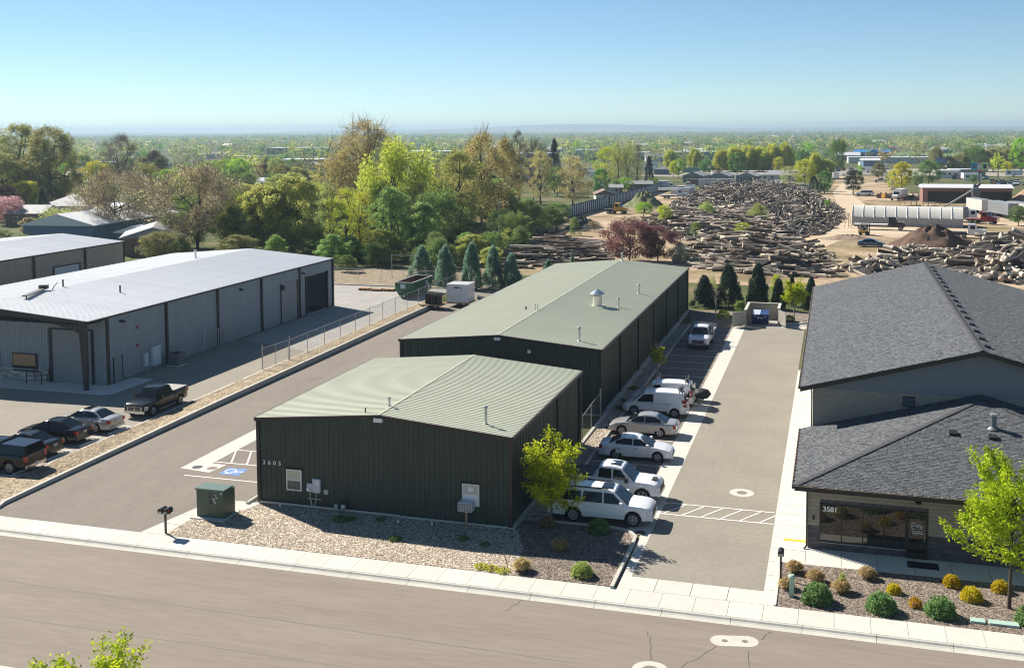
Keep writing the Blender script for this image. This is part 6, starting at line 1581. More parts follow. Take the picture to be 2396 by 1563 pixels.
# earth and mulch mounds
def mound(name, label, x, y, rx, ry, h, m, cat, seed):
    rg = np.random.default_rng(seed); nr, na = 14, 44; V = [(x, y, h)]; F = []
    ph = rg.uniform(0, 6, 6)
    for i in range(1, nr+1):
        for j in range(na):
            a = 2*PI*j/na; r = i/nr*(1+.13*math.sin(3*a+ph[0])+.08*math.sin(5*a+ph[1]))
            z = h*(math.cos(min(1, i/nr)*PI)*.5+.5)**.85*(1+.12*math.sin(4*a+ph[2]+i)+.08*math.sin(7*a+ph[3]-i)) + rg.normal(0, .05*h*(1-i/nr)) - (.1 if i == nr else 0)
            V.append((x+rx*r*math.cos(a), y+ry*r*math.sin(a), max(-.1, z)))
    for j in range(na): F.append((0, 1+j, 1+(j+1) % na))
    for i in range(nr-1):
        for j in range(na): F.append((1+i*na+j, 1+(i+1)*na+j, 1+(i+1)*na+(j+1) % na, 1+i*na+(j+1) % na))
    mb = MB(); mb.add(V, F)
    return solo(mb, name, m, label, cat, (x, y, 0), smooth=50)
mound("mulch_mound", "broad dark brown mulch mound behind the pale logs", 48.5, 149, 9.2, 7.5, 3.9, mat("mulch", (.105, .06, .038), rough=.95, var=.3, scale=1.2, var2=.2, scale2=8, bump=.5), "mound", 3)
mound("grass_mound", "pointed green and grey mound beside the blue fence", -19.2, 246, 6.0, 7.5, 4.0, mat("mound_grass", (.15, .16, .065), rough=.95, var=.3, scale=1.0, var2=.2, scale2=6), "mound", 5)
mound("debris_mound", "dark heap of roots beside the dirt track by the dark trees", -21.5, 178, 4.5, 5, 2.2, mat("debris_dark", (.06, .055, .055), rough=.95, var=.4, scale=2), "mound", 8)
mound("chip_mound", "reddish tan wood-chip mound right of the open shed", 88, 288, 9, 10, 4.6, mat("chips", (.33, .21, .13), rough=.95, var=.3, scale=1.0, var2=.2, scale2=5), "mound", 9)
mound("dirt_mound", "low stony dirt bank beyond the blue sedan", 34.5, 165, 6, 3, .9, mat("dirt_bank", (.27, .2, .14), rough=.95, var=.3, scale=2), "mound", 10)
mound("soil_mound", "brown soil bank at the right edge beyond the logs", 78, 176, 7, 5, 2.0, mat("soil_bank", (.3, .2, .12), rough=.95, var=.3, scale=1), "mound", 12)
# ------------------------------------------------------------------ vegetation
M['bark'] = mat("bark", (.085, .065, .05), rough=.95, var=.3, scale=3, rand=.2)
M['bark_pale'] = mat("bark_pale", (.30, .27, .23), rough=.9, var=.2, scale=6, rand=.1)
LC = {'olive': ((.075, .09, .025), (.21, .205, .075)), 'olive2': ((.07, .08, .03), (.17, .165, .065)), 'lightolive': ((.10, .13, .03), (.29, .30, .085)), 'olivetall': ((.09, .105, .025), (.25, .24, .07)),
      'yellow': ((.22, .22, .015), (.48, .44, .03)), 'yellow2': ((.17, .20, .012), (.36, .37, .025)), 'tan': ((.14, .12, .06), (.31, .265, .145)), 'tan2': ((.15, .115, .06), (.33, .26, .155)),
      'tantall': ((.115, .10, .035), (.29, .245, .09)), 'tanround': ((.15, .12, .05), (.33, .255, .11)), 'green': ((.035, .065, .018), (.105, .16, .04)), 'green2': ((.04, .07, .018), (.13, .17, .05)),
      'densegreen': ((.03, .07, .016), (.075, .15, .03)), 'fresh': ((.075, .15, .012), (.20, .31, .03)), 'fresh2': ((.06, .11, .025), (.19, .27, .085)), 'lime': ((.13, .19, .012), (.33, .38, .03)),
      'lime2': ((.12, .155, .015), (.29, .31, .045)), 'willow': ((.125, .155, .015), (.33, .345, .045)), 'poplar': ((.11, .13, .03), (.25, .26, .07)), 'greygreen': ((.055, .07, .035), (.14, .15, .075)),
      'light': ((.13, .19, .04), (.36, .40, .11)), 'purple': ((.035, .012, .016), (.09, .03, .035)), 'maple': ((.045, .02, .022), (.14, .07, .065)), 'pink': ((.20, .08, .09), (.42, .22, .24)),
      'conifer': ((.02, .04, .022), (.07, .10, .05)), 'spruce': ((.012, .022, .018), (.035, .055, .04)), 'pine': ((.018, .03, .02), (.06, .075, .045)), 'juniper': ((.035, .065, .045), (.125, .19, .13)),
      'juniperdark': ((.015, .032, .02), (.06, .095, .055)), 'juniperlow': ((.05, .085, .02), (.15, .2, .05)), 'silver': ((.13, .16, .10), (.34, .37, .25)), 'thin': ((.08, .10, .03), (.21, .23, .07)), 'weed': ((.10, .14, .03), (.25, .28, .09)),
      'bare': ((.06, .048, .035), (.12, .095, .07)), 'young': ((.20, .26, .008), (.50, .55, .022)), 'shrub': ((.04, .085, .03), (.15, .23, .085)), 'gold': ((.38, .26, .01), (.68, .48, .02)), 'orange': ((.32, .17, .01), (.5, .3, .02)),
      'drygrass': ((.16, .095, .04), (.36, .245, .13)), 'far': ((.05, .075, .03), (.14, .165, .06))}
LC = {k: tuple(tuple(min(.7, c*(1.25 if k in ('spruce', 'pine', 'juniperdark', 'purple', 'conifer', 'gold', 'orange', 'young') else 2.4)) for c in q) for q in v) for k, v in LC.items()}
LM = {k: leafmat("leaf_"+k, *v, trans=.55 if k not in ('spruce', 'pine', 'juniperdark', 'purple', 'bare') else .15) for k, v in LC.items()}

def quads(C, size, rg, up=0.0, elong=1.0, droop=0.0):
    """leaf quads centred at C with random orientation"""
    n = len(C)
    u = rg.normal(size=(n, 3)); u[:, 2] = u[:, 2]*(1-droop) - droop*1.6
    u /= np.linalg.norm(u, axis=1, keepdims=True)
    w = rg.normal(size=(n, 3))
    if droop == 0.0:                       # leaf blades lie more level than upright
        nn = rg.normal(size=(n, 3))*.75+[0, 0, .8]; u = np.cross(nn, w); u /= np.linalg.norm(u, axis=1, keepdims=True)+1e-9; w = nn
    v = np.cross(u, w); v /= np.linalg.norm(v, axis=1, keepdims=True) + 1e-9
    s = size*rg.uniform(.6, 1.3, (n, 1))
    a, b = u*s*elong, v*s*.5
    Q = np.stack([C-a*.5, C+b*.5-a*.05, C+a*.5, C-b*.5-a*.05], 1).reshape(-1, 3)
    return Q, np.arange(4*n).reshape(-1, 4)

def limb(mb, pts, r0, r1, n=5):
    for i in range(len(pts)-1):
        t0, t1 = i/(len(pts)-1), (i+1)/(len(pts)-1)
        mb.cyl(pts[i], pts[i+1], r0+(r1-r0)*t0, r0+(r1-r0)*t1, n, caps=False)

KIND = {  # shape, clumps, leaves per clump, leaf size, clump radius (of W), clear trunk, twigs per clump
 'round': dict(nc=95, nl=105, ls=.31, cr=.095, clear=.16, tw=3), 'broad': dict(nc=160, nl=115, ls=.38, cr=.075, clear=.12, tw=3), 'airy': dict(nc=130, nl=95, ls=.24, cr=.08, clear=.22, tw=16),
 'tall': dict(nc=150, nl=100, ls=.34, cr=.085, clear=.14, tw=6), 'weep': dict(nc=130, nl=130, ls=.36, cr=.085, clear=.1, tw=2), 'bare': dict(nc=90, nl=0, ls=.1, cr=.09, clear=.25, tw=34),
 'cone': dict(nc=190, nl=75, ls=.26, cr=.09, clear=.04, tw=0), 'thin': dict(nc=52, nl=85, ls=.27, cr=.13, clear=.15, tw=8), 'bush': dict(nc=70, nl=110, ls=.25, cr=.13, clear=.02, tw=2),
 'column': dict(nc=80, nl=95, ls=.28, cr=.14, clear=.06, tw=1), 'dense': dict(nc=110, nl=110, ls=.30, cr=.09, clear=.14, tw=0),
}
KMAP = {'olive': 'broad', 'olive2': 'round', 'lightolive': 'broad', 'olivetall': 'tall', 'yellow': 'round', 'yellow2': 'thin', 'tan': 'airy', 'tan2': 'airy', 'tantall': 'tall', 'tanround': 'round', 'green': 'round', 'green2': 'bush', 'densegreen': 'dense', 'fresh': 'round', 'fresh2': 'tall', 'lime': 'round', 'lime2': 'weep', 'willow': 'weep', 'poplar': 'column', 'greygreen': 'column', 'light': 'thin', 'purple': 'dense', 'maple': 'dense', 'pink': 'round', 'conifer': 'cone', 'spruce': 'cone', 'pine': 'round', 'juniper': 'cone', 'juniperdark': 'cone', 'juniperlow': 'bush', 'silver': 'bush', 'thin': 'thin', 'weed': 'bush', 'bare': 'bare'}
def tree_meshes(kind, H, W, seed, lod=1.0):
    sp = KIND[KMAP.get(kind, 'round')]; shape = KMAP.get(kind, 'round'); rg = np.random.default_rng(seed); R = W/2; z0 = H*sp['clear']
    nc = int(sp['nc']*lod); cs = []
    lobes = rg.uniform(0, 2*PI, 3)
    while len(cs) < nc:
        t = rg.uniform(.02, 1); a = rg.uniform(0, 2*PI)
        if shape == 'cone': e = (1-t)**.65*.96 + .02
        elif shape == 'column': e = min(1, t*6)*(1-t**3)**.5*.95
        elif shape == 'weep': e = math.sqrt(max(0, 1-(max(0, t-.35)/.65)**2))*(.93 if t > .3 else .82+.36*t)
        elif shape == 'tall': e = (math.sin(PI*min(1, t*.9+.08)))**.7
        elif shape == 'bush': e = math.sqrt(max(0, 1-t**2))
        else: e = math.sqrt(max(0, 1-((t-.48)/.53)**2))
        e *= 1+.16*math.sin(2*a+lobes[0]+3*t)+.10*math.sin(5*a+lobes[1]-4*t)
        rr = rg.uniform(.15, 1)**.45 if shape != 'cone' else rg.uniform(.3, 1)**.4
        if shape not in ('cone', 'column') and rg.uniform() < .22 and t < .75 and rr > .7: continue
        cs.append((R*e*rr*math.cos(a), R*e*rr*math.sin(a), z0+(H-z0)*t*.96))
    cs = np.array(cs)
    # trunk and limbs
    mb = MB(); lean = rg.normal(0, .04, 2)*H; tr = max(.05, H*.014+W*.006)
    top = H*(.93 if shape in ('cone', 'column', 'tall') else .62)
    tp = [Vector((lean[0]*k/5+rg.normal(0, .006)*H*(k > 0), lean[1]*k/5+rg.normal(0, .006)*H*(k > 0), top*k/5-.1*(k == 0))) for k in range(6)]
    limb(mb, tp, tr, tr*.3, 7)
    nl = 5 if shape == 'cone' else (9 if shape != 'bare' else 14); sources = []
    ends = cs[rg.permutation(nc)[:nl]]
    for e in ends:
        k = rg.uniform(.25, .8) if shape not in ('bush',) else rg.uniform(0, .2)
        s = tp[int(k*5)].lerp(tp[min(5, int(k*5)+1)], k*5-int(k*5)); e = Vector(e)
        mid = s.lerp(e, .5)+Vector((rg.normal(0, .05)*W, rg.normal(0, .05)*W, rg.uniform(-.02, .06)*H))
        q1 = s.lerp(mid, .5)+Vector((0, 0, .01*H)); q2 = mid.lerp(e, .5)+Vector((0, 0, .02*H))
        limb(mb, [s, q1, mid, q2, e], tr*.55, tr*.10, 5); sources += [s, q1, mid, q2, e]
    src = np.array([list(p) for p in sources + tp[2:]])
    if shape not in ('cone',):
        for c in cs:
            j = np.argmin(((src-c)**2).sum(1)); s = Vector(src[j]); e = Vector(c)
            limb(mb, [s, s.lerp(e, .55)+Vector((0, 0, .02*H)), e], tr*.16, tr*.05, 3)
    # leaves
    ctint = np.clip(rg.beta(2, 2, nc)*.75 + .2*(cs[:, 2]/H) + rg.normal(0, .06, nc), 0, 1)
    parts, tints = [], []
    nlv = int(sp['nl']); cr = sp['cr']*W; ls = sp['ls']*(W/11)**.45
    if nlv:
        C = np.repeat(cs, nlv, 0); g = rg.normal(size=C.shape)
        g /= (np.linalg.norm(g, axis=1, keepdims=True)+1e-6); g *= (rg.uniform(0, 1, (len(C), 1))**.45)*cr*1.25
        if shape == 'weep': g[:, 2] = g[:, 2]*2.0 - np.abs(g[:, 0]+g[:, 1])*.4
        elif shape == 'cone': g[:, :2] *= .8; g[:, 2] *= 1.5
        elif shape in ('column',): g[:, 2] *= 1.6
        else: g[:, 2] *= .75
        C = C+g; C[:, 2] = np.maximum(C[:, 2], .05*H if shape in ('bush', 'cone') else z0*.7)
        Q, F = quads(C, ls, rg, elong=1.6 if shape == 'weep' else 1.15, droop=.7 if shape == 'weep' else 0.0)
        if shape == 'cone': Q, F = quads(C, ls, rg, elong=1.5, droop=-.45)
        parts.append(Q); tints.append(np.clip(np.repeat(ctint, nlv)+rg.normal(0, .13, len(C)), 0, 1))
    if sp['tw']:
        nt = sp['tw']; C = np.repeat(cs, nt, 0); d = rg.normal(size=C.shape)+C*[1.2/R, 1.2/R, .6/R]; d[:, 2] += .5
        d /= np.linalg.norm(d, axis=1, keepdims=True); L = rg.uniform(.5, 1.5, (len(C), 1))*cr*1.5
        s = C+rg.normal(0, cr*.4, C.shape); w = np.cross(d, rg.normal(size=C.shape)); w /= np.linalg.norm(w, axis=1, keepdims=True); w *= .018*(W/8)
        twig = np.stack([s-w, s+w, s+d*L+w*.4, s+d*L-w*.4], 1).reshape(-1, 3)
        ntw = len(C)
    else: ntw = 0
    tm = mb.mesh("trunk", M['bark'], smooth=60)
    V = np.concatenate(parts) if parts else np.zeros((0, 3)); T = np.concatenate(tints) if tints else np.zeros(0)
    nleaf = len(V)//4; mi = np.zeros(nleaf, int)
    if ntw: V = np.concatenate([V, twig]); T = np.concatenate([T, rg.uniform(.2, .8, ntw)]); mi = np.concatenate([mi, np.ones(ntw, int)])
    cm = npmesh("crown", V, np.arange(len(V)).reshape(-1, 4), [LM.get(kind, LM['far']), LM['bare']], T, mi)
    return tm, cm
tcache = {}
KW = {'lightolive': 'light olive-green', 'fresh2': 'fresh green', 'lime2': 'yellow-green', 'green': 'deep green', 'tan': 'tan budding', 'willow': 'bright yellow-green', 'olive': 'olive', 'olive2': 'dull olive', 'fresh': 'bright green', 'tanround': 'golden tan', 'greygreen': 'grey-green', 'olivetall': 'olive-gold', 'yellow': 'yellow', 'green2': 'mid-green', 'densegreen': 'dark green'}
def plant(kind, x, y, H, W, label, cat="tree", name=None, group=None, var=None, z=0.0, lod=1.0, rz=None):
    v = var if var is not None else 0; key = (kind, v)
    if key not in tcache: tcache[key] = (tree_meshes(kind, H, W, sum(map(ord, kind))*7+v, lod), H, W)
    (tm, cm), H0, W0 = tcache[key]
    nm = name or {'cone': 'conifer_tree', 'bush': 'bush', 'weep': 'willow_tree', 'column': 'poplar_tree'}.get(KMAP.get(kind), 'leafy_tree')
    t = empty(nm, (x, y, z), label, cat, group, random.uniform(0, 6.28) if rz is None else rz); t.scale = (W/W0, W/W0, H/H0)
    link("trunk", tm, t); link("crown", cm, t)
    return t

TREES = [
 (-197.3,208.4,24.2,18.4,'olive',"huge olive-green tree at far left with two heads, left head"), (-181.7,202.6,23.7,17.0,'olive',"huge olive-green tree at far left, right head"), (-191.8,196.1,16.1,15.6,'olive',"lower olive-green tree below the two huge heads at far left"),
 (-178.1,217.2,13.4,9.2,'yellow',"yellow-green tree at the right foot of the huge olive trees"), (-137.4,184.1,14.0,9.1,'olive',"olive tree under the dark purple crown at left"), (-109.4,134.8,13.4,18.6,'tan',"wide tan budding tree with forked trunk before the silver roofs"),
 (-112.9,149.0,8.9,6.9,'green',"green tree behind the forked trunk of the tan tree"), (-80.3,118.4,15.2,19.8,'tan2',"wide pinkish tan tree with leaning dark trunks behind the grey shop"), (-83.4,119.6,7.0,9.7,'green',"green undergrowth tree below the pinkish tan tree"),
 (-212.3,295.2,14.8,10.4,'purple',"dark purple round tree on the left skyline"), (-225.4,292.7,19.8,14.4,'bare',"leafless dark tree left of the purple one"), (-163.6,164.3,8.7,8.5,'purple',"dark purple tree at the left edge above the pink blossom"),
 (-154.6,155.2,6.6,8.1,'pink',"pink blossoming tree at the left edge"), (-164.5,178.1,7.4,4.4,'conifer',"dark conifer between the two grey-roofed houses"), (-161.7,184.3,2.5,1.7,'conifer',"left of two small clipped conifers by the hip-roofed house"), (-160.7,184.6,2.6,1.7,'conifer',"right of two small clipped conifers by the hip-roofed house"),
 (-123.3,133.9,5.8,8.9,'light',"pale leafy tree in front of the blue barn"), (-127.8,130.4,4.1,3.8,'tan',"small tan tree against the blue barn wall"), (-74.3,99.4,4.9,8.3,'olive2',"low olive bush tree at the foot of the brown house"),
 (-218.2,345.3,9.9,6.3,'fresh',"bright green round tree left of two alike beyond the tan trees"), (-202.9,329.6,10.8,9.0,'fresh',"bright green tree, middle of three beyond the tan trees"), (-192.9,322.8,11.3,8.7,'fresh',"bright green tree, right of three beyond the tan trees"),
 (-59.7,116.1,13.6,11.9,'lightolive',"light yellowish olive tree behind the grey shop, right of two"), (-65.0,116.6,12.4,10.8,'lightolive',"light yellowish olive tree behind the grey shop, left of two"), (-69.8,115.5,8.5,9.2,'green',"dark green tree low behind the grey shop roof"),
 (-84.8,203.1,24.2,21.9,'tantall',"tallest golden tan tree in the middle of the skyline"), (-93.8,208.9,15.9,14.6,'tantall',"shorter golden tan tree at the left side of the tallest tree"), (-50.4,141.9,18.6,17.3,'willow',"large bright yellow-green willow in front of the tallest tree"),
 (-40.7,115.7,12.2,7.6,'fresh2',"fresh green tall tree below the willow"), (-34.2,114.0,9.6,7.0,'fresh2',"shorter fresh green tree right of the other below the willow"), (-49.1,108.8,13.4,4.4,'thin',"slender open tree with straight dark stem left of the yellow ones"),
 (-46.2,109.5,12.3,5.6,'yellow2',"yellow-leaved slender tree beside the slender open one"), (-44.3,111.5,11.7,4.8,'yellow2',"second yellow-leaved slender tree nearer the fresh green ones"), (-40.0,148.8,17.6,11.9,'olivetall',"tall olive-gold tree right of the willow"),
 (-35.3,123.9,11.1,8.6,'green',"dark green tree below the olive-gold tree"), (-39.4,161.0,21.0,13.4,'tantall',"tall brown-gold tree left of the leafless dark one"), (-42.9,188.3,19.4,9.7,'tantall',"brown-gold tree just behind the leafless dark stems"),
 (-196.7,358.7,10.8,7.8,'fresh',"bright green tree before the grey warehouse"), (-40.0,96.5,2.6,3.3,'green',"small green bush by the yard fence under the trees"), (-22.5,127.0,7.2,6.0,'green',"dark green tree at the right end of the fresh green row"),
 (-57.7,252.1,21.6,7.4,'bare',"tall leafless dark tree in the middle"), (-53.5,253.0,17.9,7.4,'bare',"shorter leafless tree right of the tall dark one"), (-61.6,309.4,18.7,6.7,'spruce',"dark pointed spruce on the skyline"), (-37.9,237.7,14.4,9.9,'tanround',"round golden tan tree left of the blue fence"),
 (-48.9,244.4,15.8,8.4,'tanround',"golden tan tree below the leafless dark trees"), (-26.5,174.4,5.6,7.4,'green',"dark green bushy tree left of the dirt track"), (-29.4,168.4,5.4,6.3,'green2',"mid-green bush left of the dark bushy tree"), (-29.7,155.9,5.2,5.6,'green2',"bush at the foot of the golden trees left of the log stack"),
 (-22.6,134.3,3.2,3.3,'fresh2',"small fresh green bush beside the root heap"), (-19.3,160.7,3.6,2.5,'green2',"slim bush at the right end of the bushes by the dirt track"), (-43.2,299.8,8.8,6.0,'densegreen',"dense dark green round tree behind the small pale house"),
 (-53.0,356.5,14.9,11.2,'lime',"lime green tree left of the poplars"), (-46.9,349.3,16.6,9.2,'poplar',"pale green poplar, left one"), (-42.8,350.0,15.8,8.4,'poplar',"pale green poplar, right one"), (-40.7,354.5,16.4,6.3,'greygreen',"dark grey-green tall tree right of the poplars"), (-36.8,359.4,11.4,4.7,'spruce',"dark conifer at the far end of the blue fence"),
 (-39.0,320.6,5.0,5.1,'fresh',"small fresh green tree under the poplars"), (-33.9,351.6,3.5,5.0,'fresh',"small fresh green tree at the far end of the blue fence"), (-39.8,306.9,4.5,5.3,'green2',"bush beside the white shed left of the fence"),
 (-57.0,551.7,9.8,8.0,'lime2',"round yellow-green tree left of two beyond the teal trailer"), (-43.7,553.4,10.4,8.5,'lime2',"round yellow-green tree right of two beyond the teal trailer"), (-38.9,438.7,7.5,4.5,'yellow',"yellow tree beside the utility poles"), (-34.9,427.8,8.6,6.3,'fresh',"green tree right of the yellow one by the grey houses"),
 (-28.5,478.2,7.0,7.4,'densegreen',"green round tree behind the middle grey house"), (-24.0,507.2,10.7,10.0,'lime2',None), (-17.9,508.1,11.5,13.2,'lime2',None), (-11.4,509.0,12.6,13.1,'lime2',None), (-5.4,509.8,11.8,14.1,'lime2',None), (0.8,510.7,13.4,11.9,'lime2',None), (7.3,511.6,13.7,10.8,'lime2',None),
 (-12.3,461.0,10.8,9.1,'densegreen',"round deep green tree standing before the willow row"), (-23.3,478.9,2.7,4.7,'purple',"low dark purple bush left of the deep green tree"), (4.7,496.8,7.9,5.3,'yellow',"bright yellow tree right of the utility pole"), (14.5,560.7,10.3,7.0,'densegreen',"dark green tree right of the willow row"),
 (32.9,480.6,16.9,8.4,'green',"tall green tree beside the dirt road"), (23.1,437.1,10.6,7.4,'lime2',"yellow-green tree left of the tall green one"), (27.8,437.9,7.7,7.8,'lime2',"lower yellow-green tree at the foot of the tall green one"), (16.3,338.1,8.5,7.5,'light',"pale open tree behind the log heap, left"), (21.6,339.1,9.3,8.2,'lime',"lime green tree behind the log heap"),
 (28.4,320.1,7.7,4.6,'densegreen',"green tree at the left side of the dirt road"), (24.9,319.4,5.9,5.3,'spruce',"dark conifer at the end of the log heap"), (37.5,315.5,8.1,6.5,'pine',"dark rounded pine at the right side of the dirt road"), (42.2,451.5,5.4,2.8,'fresh',"small green tree peeping over the dark pine"),
 (50.7,344.5,6.9,4.7,'lime',"lime tree left of the yellow one before the brown shed"), (53.2,331.4,10.5,6.6,'yellow',"bright yellow tree left of the brown shed"), (65.1,377.6,9.7,8.8,'green',"broad green tree right of the yellow one"), (61.0,368.9,4.4,4.2,'green',"small green tree at the foot of the broad green one"),
 (49.4,430.6,7.2,5.7,'olive2',"olive tree in front of the blue shop"), (107.0,485.3,6.3,6.0,'yellow',"bright yellow tree right of the billboard"), (84.0,406.9,3.0,3.6,'green',"green shrub below the billboard"), (116.9,512.8,16.9,9.6,'fresh',"tall fresh green tree at the right edge"),
 (79.6,521.7,11.5,7.6,'olive2',None), (85.3,522.4,7.6,10.1,'olive2',None), (90.9,523.2,8.2,10.1,'olive2',None), (97.6,524.2,12.5,12.0,'green',"green tree rising above the olive row by the billboard"), (106.3,525.4,10.8,11.9,'olive2',None), (112.9,526.3,11.1,11.9,'olive2',None), (119.5,527.2,11.3,11.8,'olive2',None),
 (70.6,205.0,4.4,4.0,'green',"green bush at the right edge before the semi-trailers"), (29.9,233.9,1.8,1.6,'fresh',"tiny green bush on the log heap's right slope"),
 (-0.4,120.0,7.0,9.0,'maple',"dark red-leaved maple behind the sage roof"), (4.1,121.1,5.9,6.6,'maple',"lower dark red-leaved maple at the right of the taller one"), (7.7,121.2,3.1,2.9,'silver',"pale silvery shrub right of the dark red maples"),
 (-2.9,174.5,4.0,3.5,'lime',"bright lime bush among the stacked logs"), (-10.5,192.5,3.3,4.6,'fresh',"fresh green weeds tree left among the logs"), (3.5,195.7,3.3,4.5,'weed',"pale weedy bush in the middle of the log heap"), (15.7,186.9,3.6,4.2,'weed',"weedy green bush at the right of the log heap"),
 (15.0,155.3,2.1,3.5,'lime',"lime bush low in front of the stacked logs"), (6.5,151.2,2.3,2.5,'green2',"dull green bush in front of the stacked logs"), (18.8,144.3,1.1,2.1,'fresh',"low green patch on the right log stack"), (-18.0,173.7,1.9,2.7,'tan',"low tan bush beside the root mound"),
 (-24.5,88.5,5.1,3.1,'juniper',"grey-green pointed juniper, first from the left by the yard fence"), (-19.9,85.7,5.6,3.0,'juniper',"grey-green pointed juniper, second from the left by the yard fence"), (-15.5,84.1,6.1,2.9,'juniper',"grey-green pointed juniper, third and tallest behind the white box trailer"), (-13.0,85.8,5.6,2.9,'juniper',"grey-green pointed juniper, fourth in the row behind the box trailer"),
 (-10.3,85.4,4.7,2.9,'juniper',"grey-green juniper, fifth in the row, half behind the sage roof"), (-7.0,92.6,3.2,1.9,'juniper',"small juniper peeping over the sage roof"), (-6.5,105.2,3.0,1.0,'juniper',"slim juniper between log stacks over the sage roof"),
 (16.7,77.2,3.6,2.5,'juniperdark',"dark juniper nearest the rear corner of the long green shop"), (19.6,77.5,5.2,3.0,'juniperdark',"tall dark juniper behind the bare sapling"), (23.0,78.4,5.0,2.6,'juniperdark',"dark juniper behind the bin enclosure"), (17.5,78.3,3.5,1.2,'light',"light green sapling between two dark junipers"),
 (25.5,77.0,3.7,1.7,'juniperdark',"dark juniper right behind the bin enclosure"), (29.2,78.0,3.7,1.8,'juniperdark',"dark juniper by the corner of the shingled roof"), (26.9,80.1,3.8,1.4,'juniperdark',"slim dark juniper left of the bright sapling"), (24.7,87.4,2.9,1.4,'lime',"lime bush between the dark junipers"), (21.5,71.2,1.8,1.5,'juniperlow',"feathery green shrub at the left wall of the bin enclosure"),
]
vari = {}
for (x, y, H, W, kind, lab) in TREES:
    vari[kind] = vari.get(kind, -1) + 1
    if kind.startswith('juniper') and W > 1.6: W *= 1.2
    plant(kind, x, y, H, W, lab or ("yellow-green tree in the willow row beyond the grey houses" if kind == 'lime2' else "olive tree in the row behind the billboard"), "tree" if KMAP.get(kind) != 'bush' else "bush", None,
          None if lab else ("willow row beyond the grey houses" if kind == 'lime2' else "olive trees behind the billboard"), var=vari[kind] % 2, z=1.6 if (lab or '').find('log') >= 0 and kind in ('lime', 'fresh', 'weed', 'green2') else 0)
# fill between and behind the large trees on the left
for k in range(95):
    x = random.uniform(-330, -45); y = random.uniform(165, 420)
    if x > -150 and y < 205: continue
    if abs(x+243) < 30 and y < 520 and y > 395: continue
    if y > 300 and x > -90: continue
    kd = random.choice(('green', 'olive2', 'tan', 'lightolive', 'green', 'olive', 'fresh', 'tanround', 'greygreen'))
    plant(kd, x, y, random.uniform(6.5, 11.5), random.uniform(7, 12), KW[kd]+" mid-sized tree in the grove behind the left shops", "tree", None, KW[kd]+" trees of the grove behind the left shops", var=k % 2)
BELT = [("tree in the belt behind the grey shop", "trees of the belt behind the grey shop", 26, (-112, -58), (108, 160), ('lightolive', 'fresh2', 'lightolive', 'lime2', 'green', 'tan', 'willow'), (7, 11.5), (7, 11)),
        ("tree in the belt between willow and dirt track", "trees of the belt right of the willow", 16, (-58, -28), (128, 200), ('olivetall', 'fresh2', 'green', 'lightolive', 'tanround', 'willow'), (7, 13), (6, 10)),
        ("tree in the grove round the left houses", "trees round the left houses", 22, (-205, -118), (172, 260), ('olive', 'lightolive', 'fresh', 'green', 'tan', 'yellow'), (7, 11), (7, 11))]
for lab, gr, n, xr_, yr_, kd, hr_, wr_ in BELT:
    for k in range(n):
        x, y = random.uniform(*xr_), random.uniform(*yr_)
        if x < -75 and x > -125 and y < 150 and gr.startswith("trees of the belt b") and random.random() < .6 and x < -92: continue
        if (x+30)**2 < 60 and y > 150: continue
        if abs(x*1.0+y*.78) < 16 and x < -76: continue
        q = random.choice(kd); plant(q, x, y, random.uniform(*hr_), random.uniform(*wr_), KW[q]+' '+lab, "tree", None, KW[q]+' '+gr, var=k % 2)
for k in range(40):
    x = random.uniform(-56, -19); y = random.uniform(101, 125)
    q = random.choice(('green', 'green2', 'fresh2', 'lightolive')); plant(q, x, y, random.uniform(2.5, 5.5), random.uniform(3.5, 6), KW[q]+" undergrowth bush below the tall trees behind the yard", "bush", "bush", KW[q]+" undergrowth behind the yard fence", var=k % 2)
for k in range(9):
    q = ('green', 'green2', 'fresh2')[k % 3]; plant(q, random.uniform(-36, -26), 138+5*k, random.uniform(4, 6.5), random.uniform(5, 8), KW[q]+" bush in the thicket left of the dirt track", "bush", "bush", KW[q]+" bushes of the thicket by the dirt track", var=k % 2)
for k in range(14):
    x = random.uniform(-112, -58); y = random.uniform(97, 118)
    if -101 < x < -74: continue
    q = random.choice(('green', 'green2', 'olive2')); plant(q, x, y, random.uniform(2.5, 5), random.uniform(4, 7), KW[q]+" undergrowth bush near the brown house behind the grey shop", "bush", "bush", KW[q]+" undergrowth near the brown house", var=k % 2)

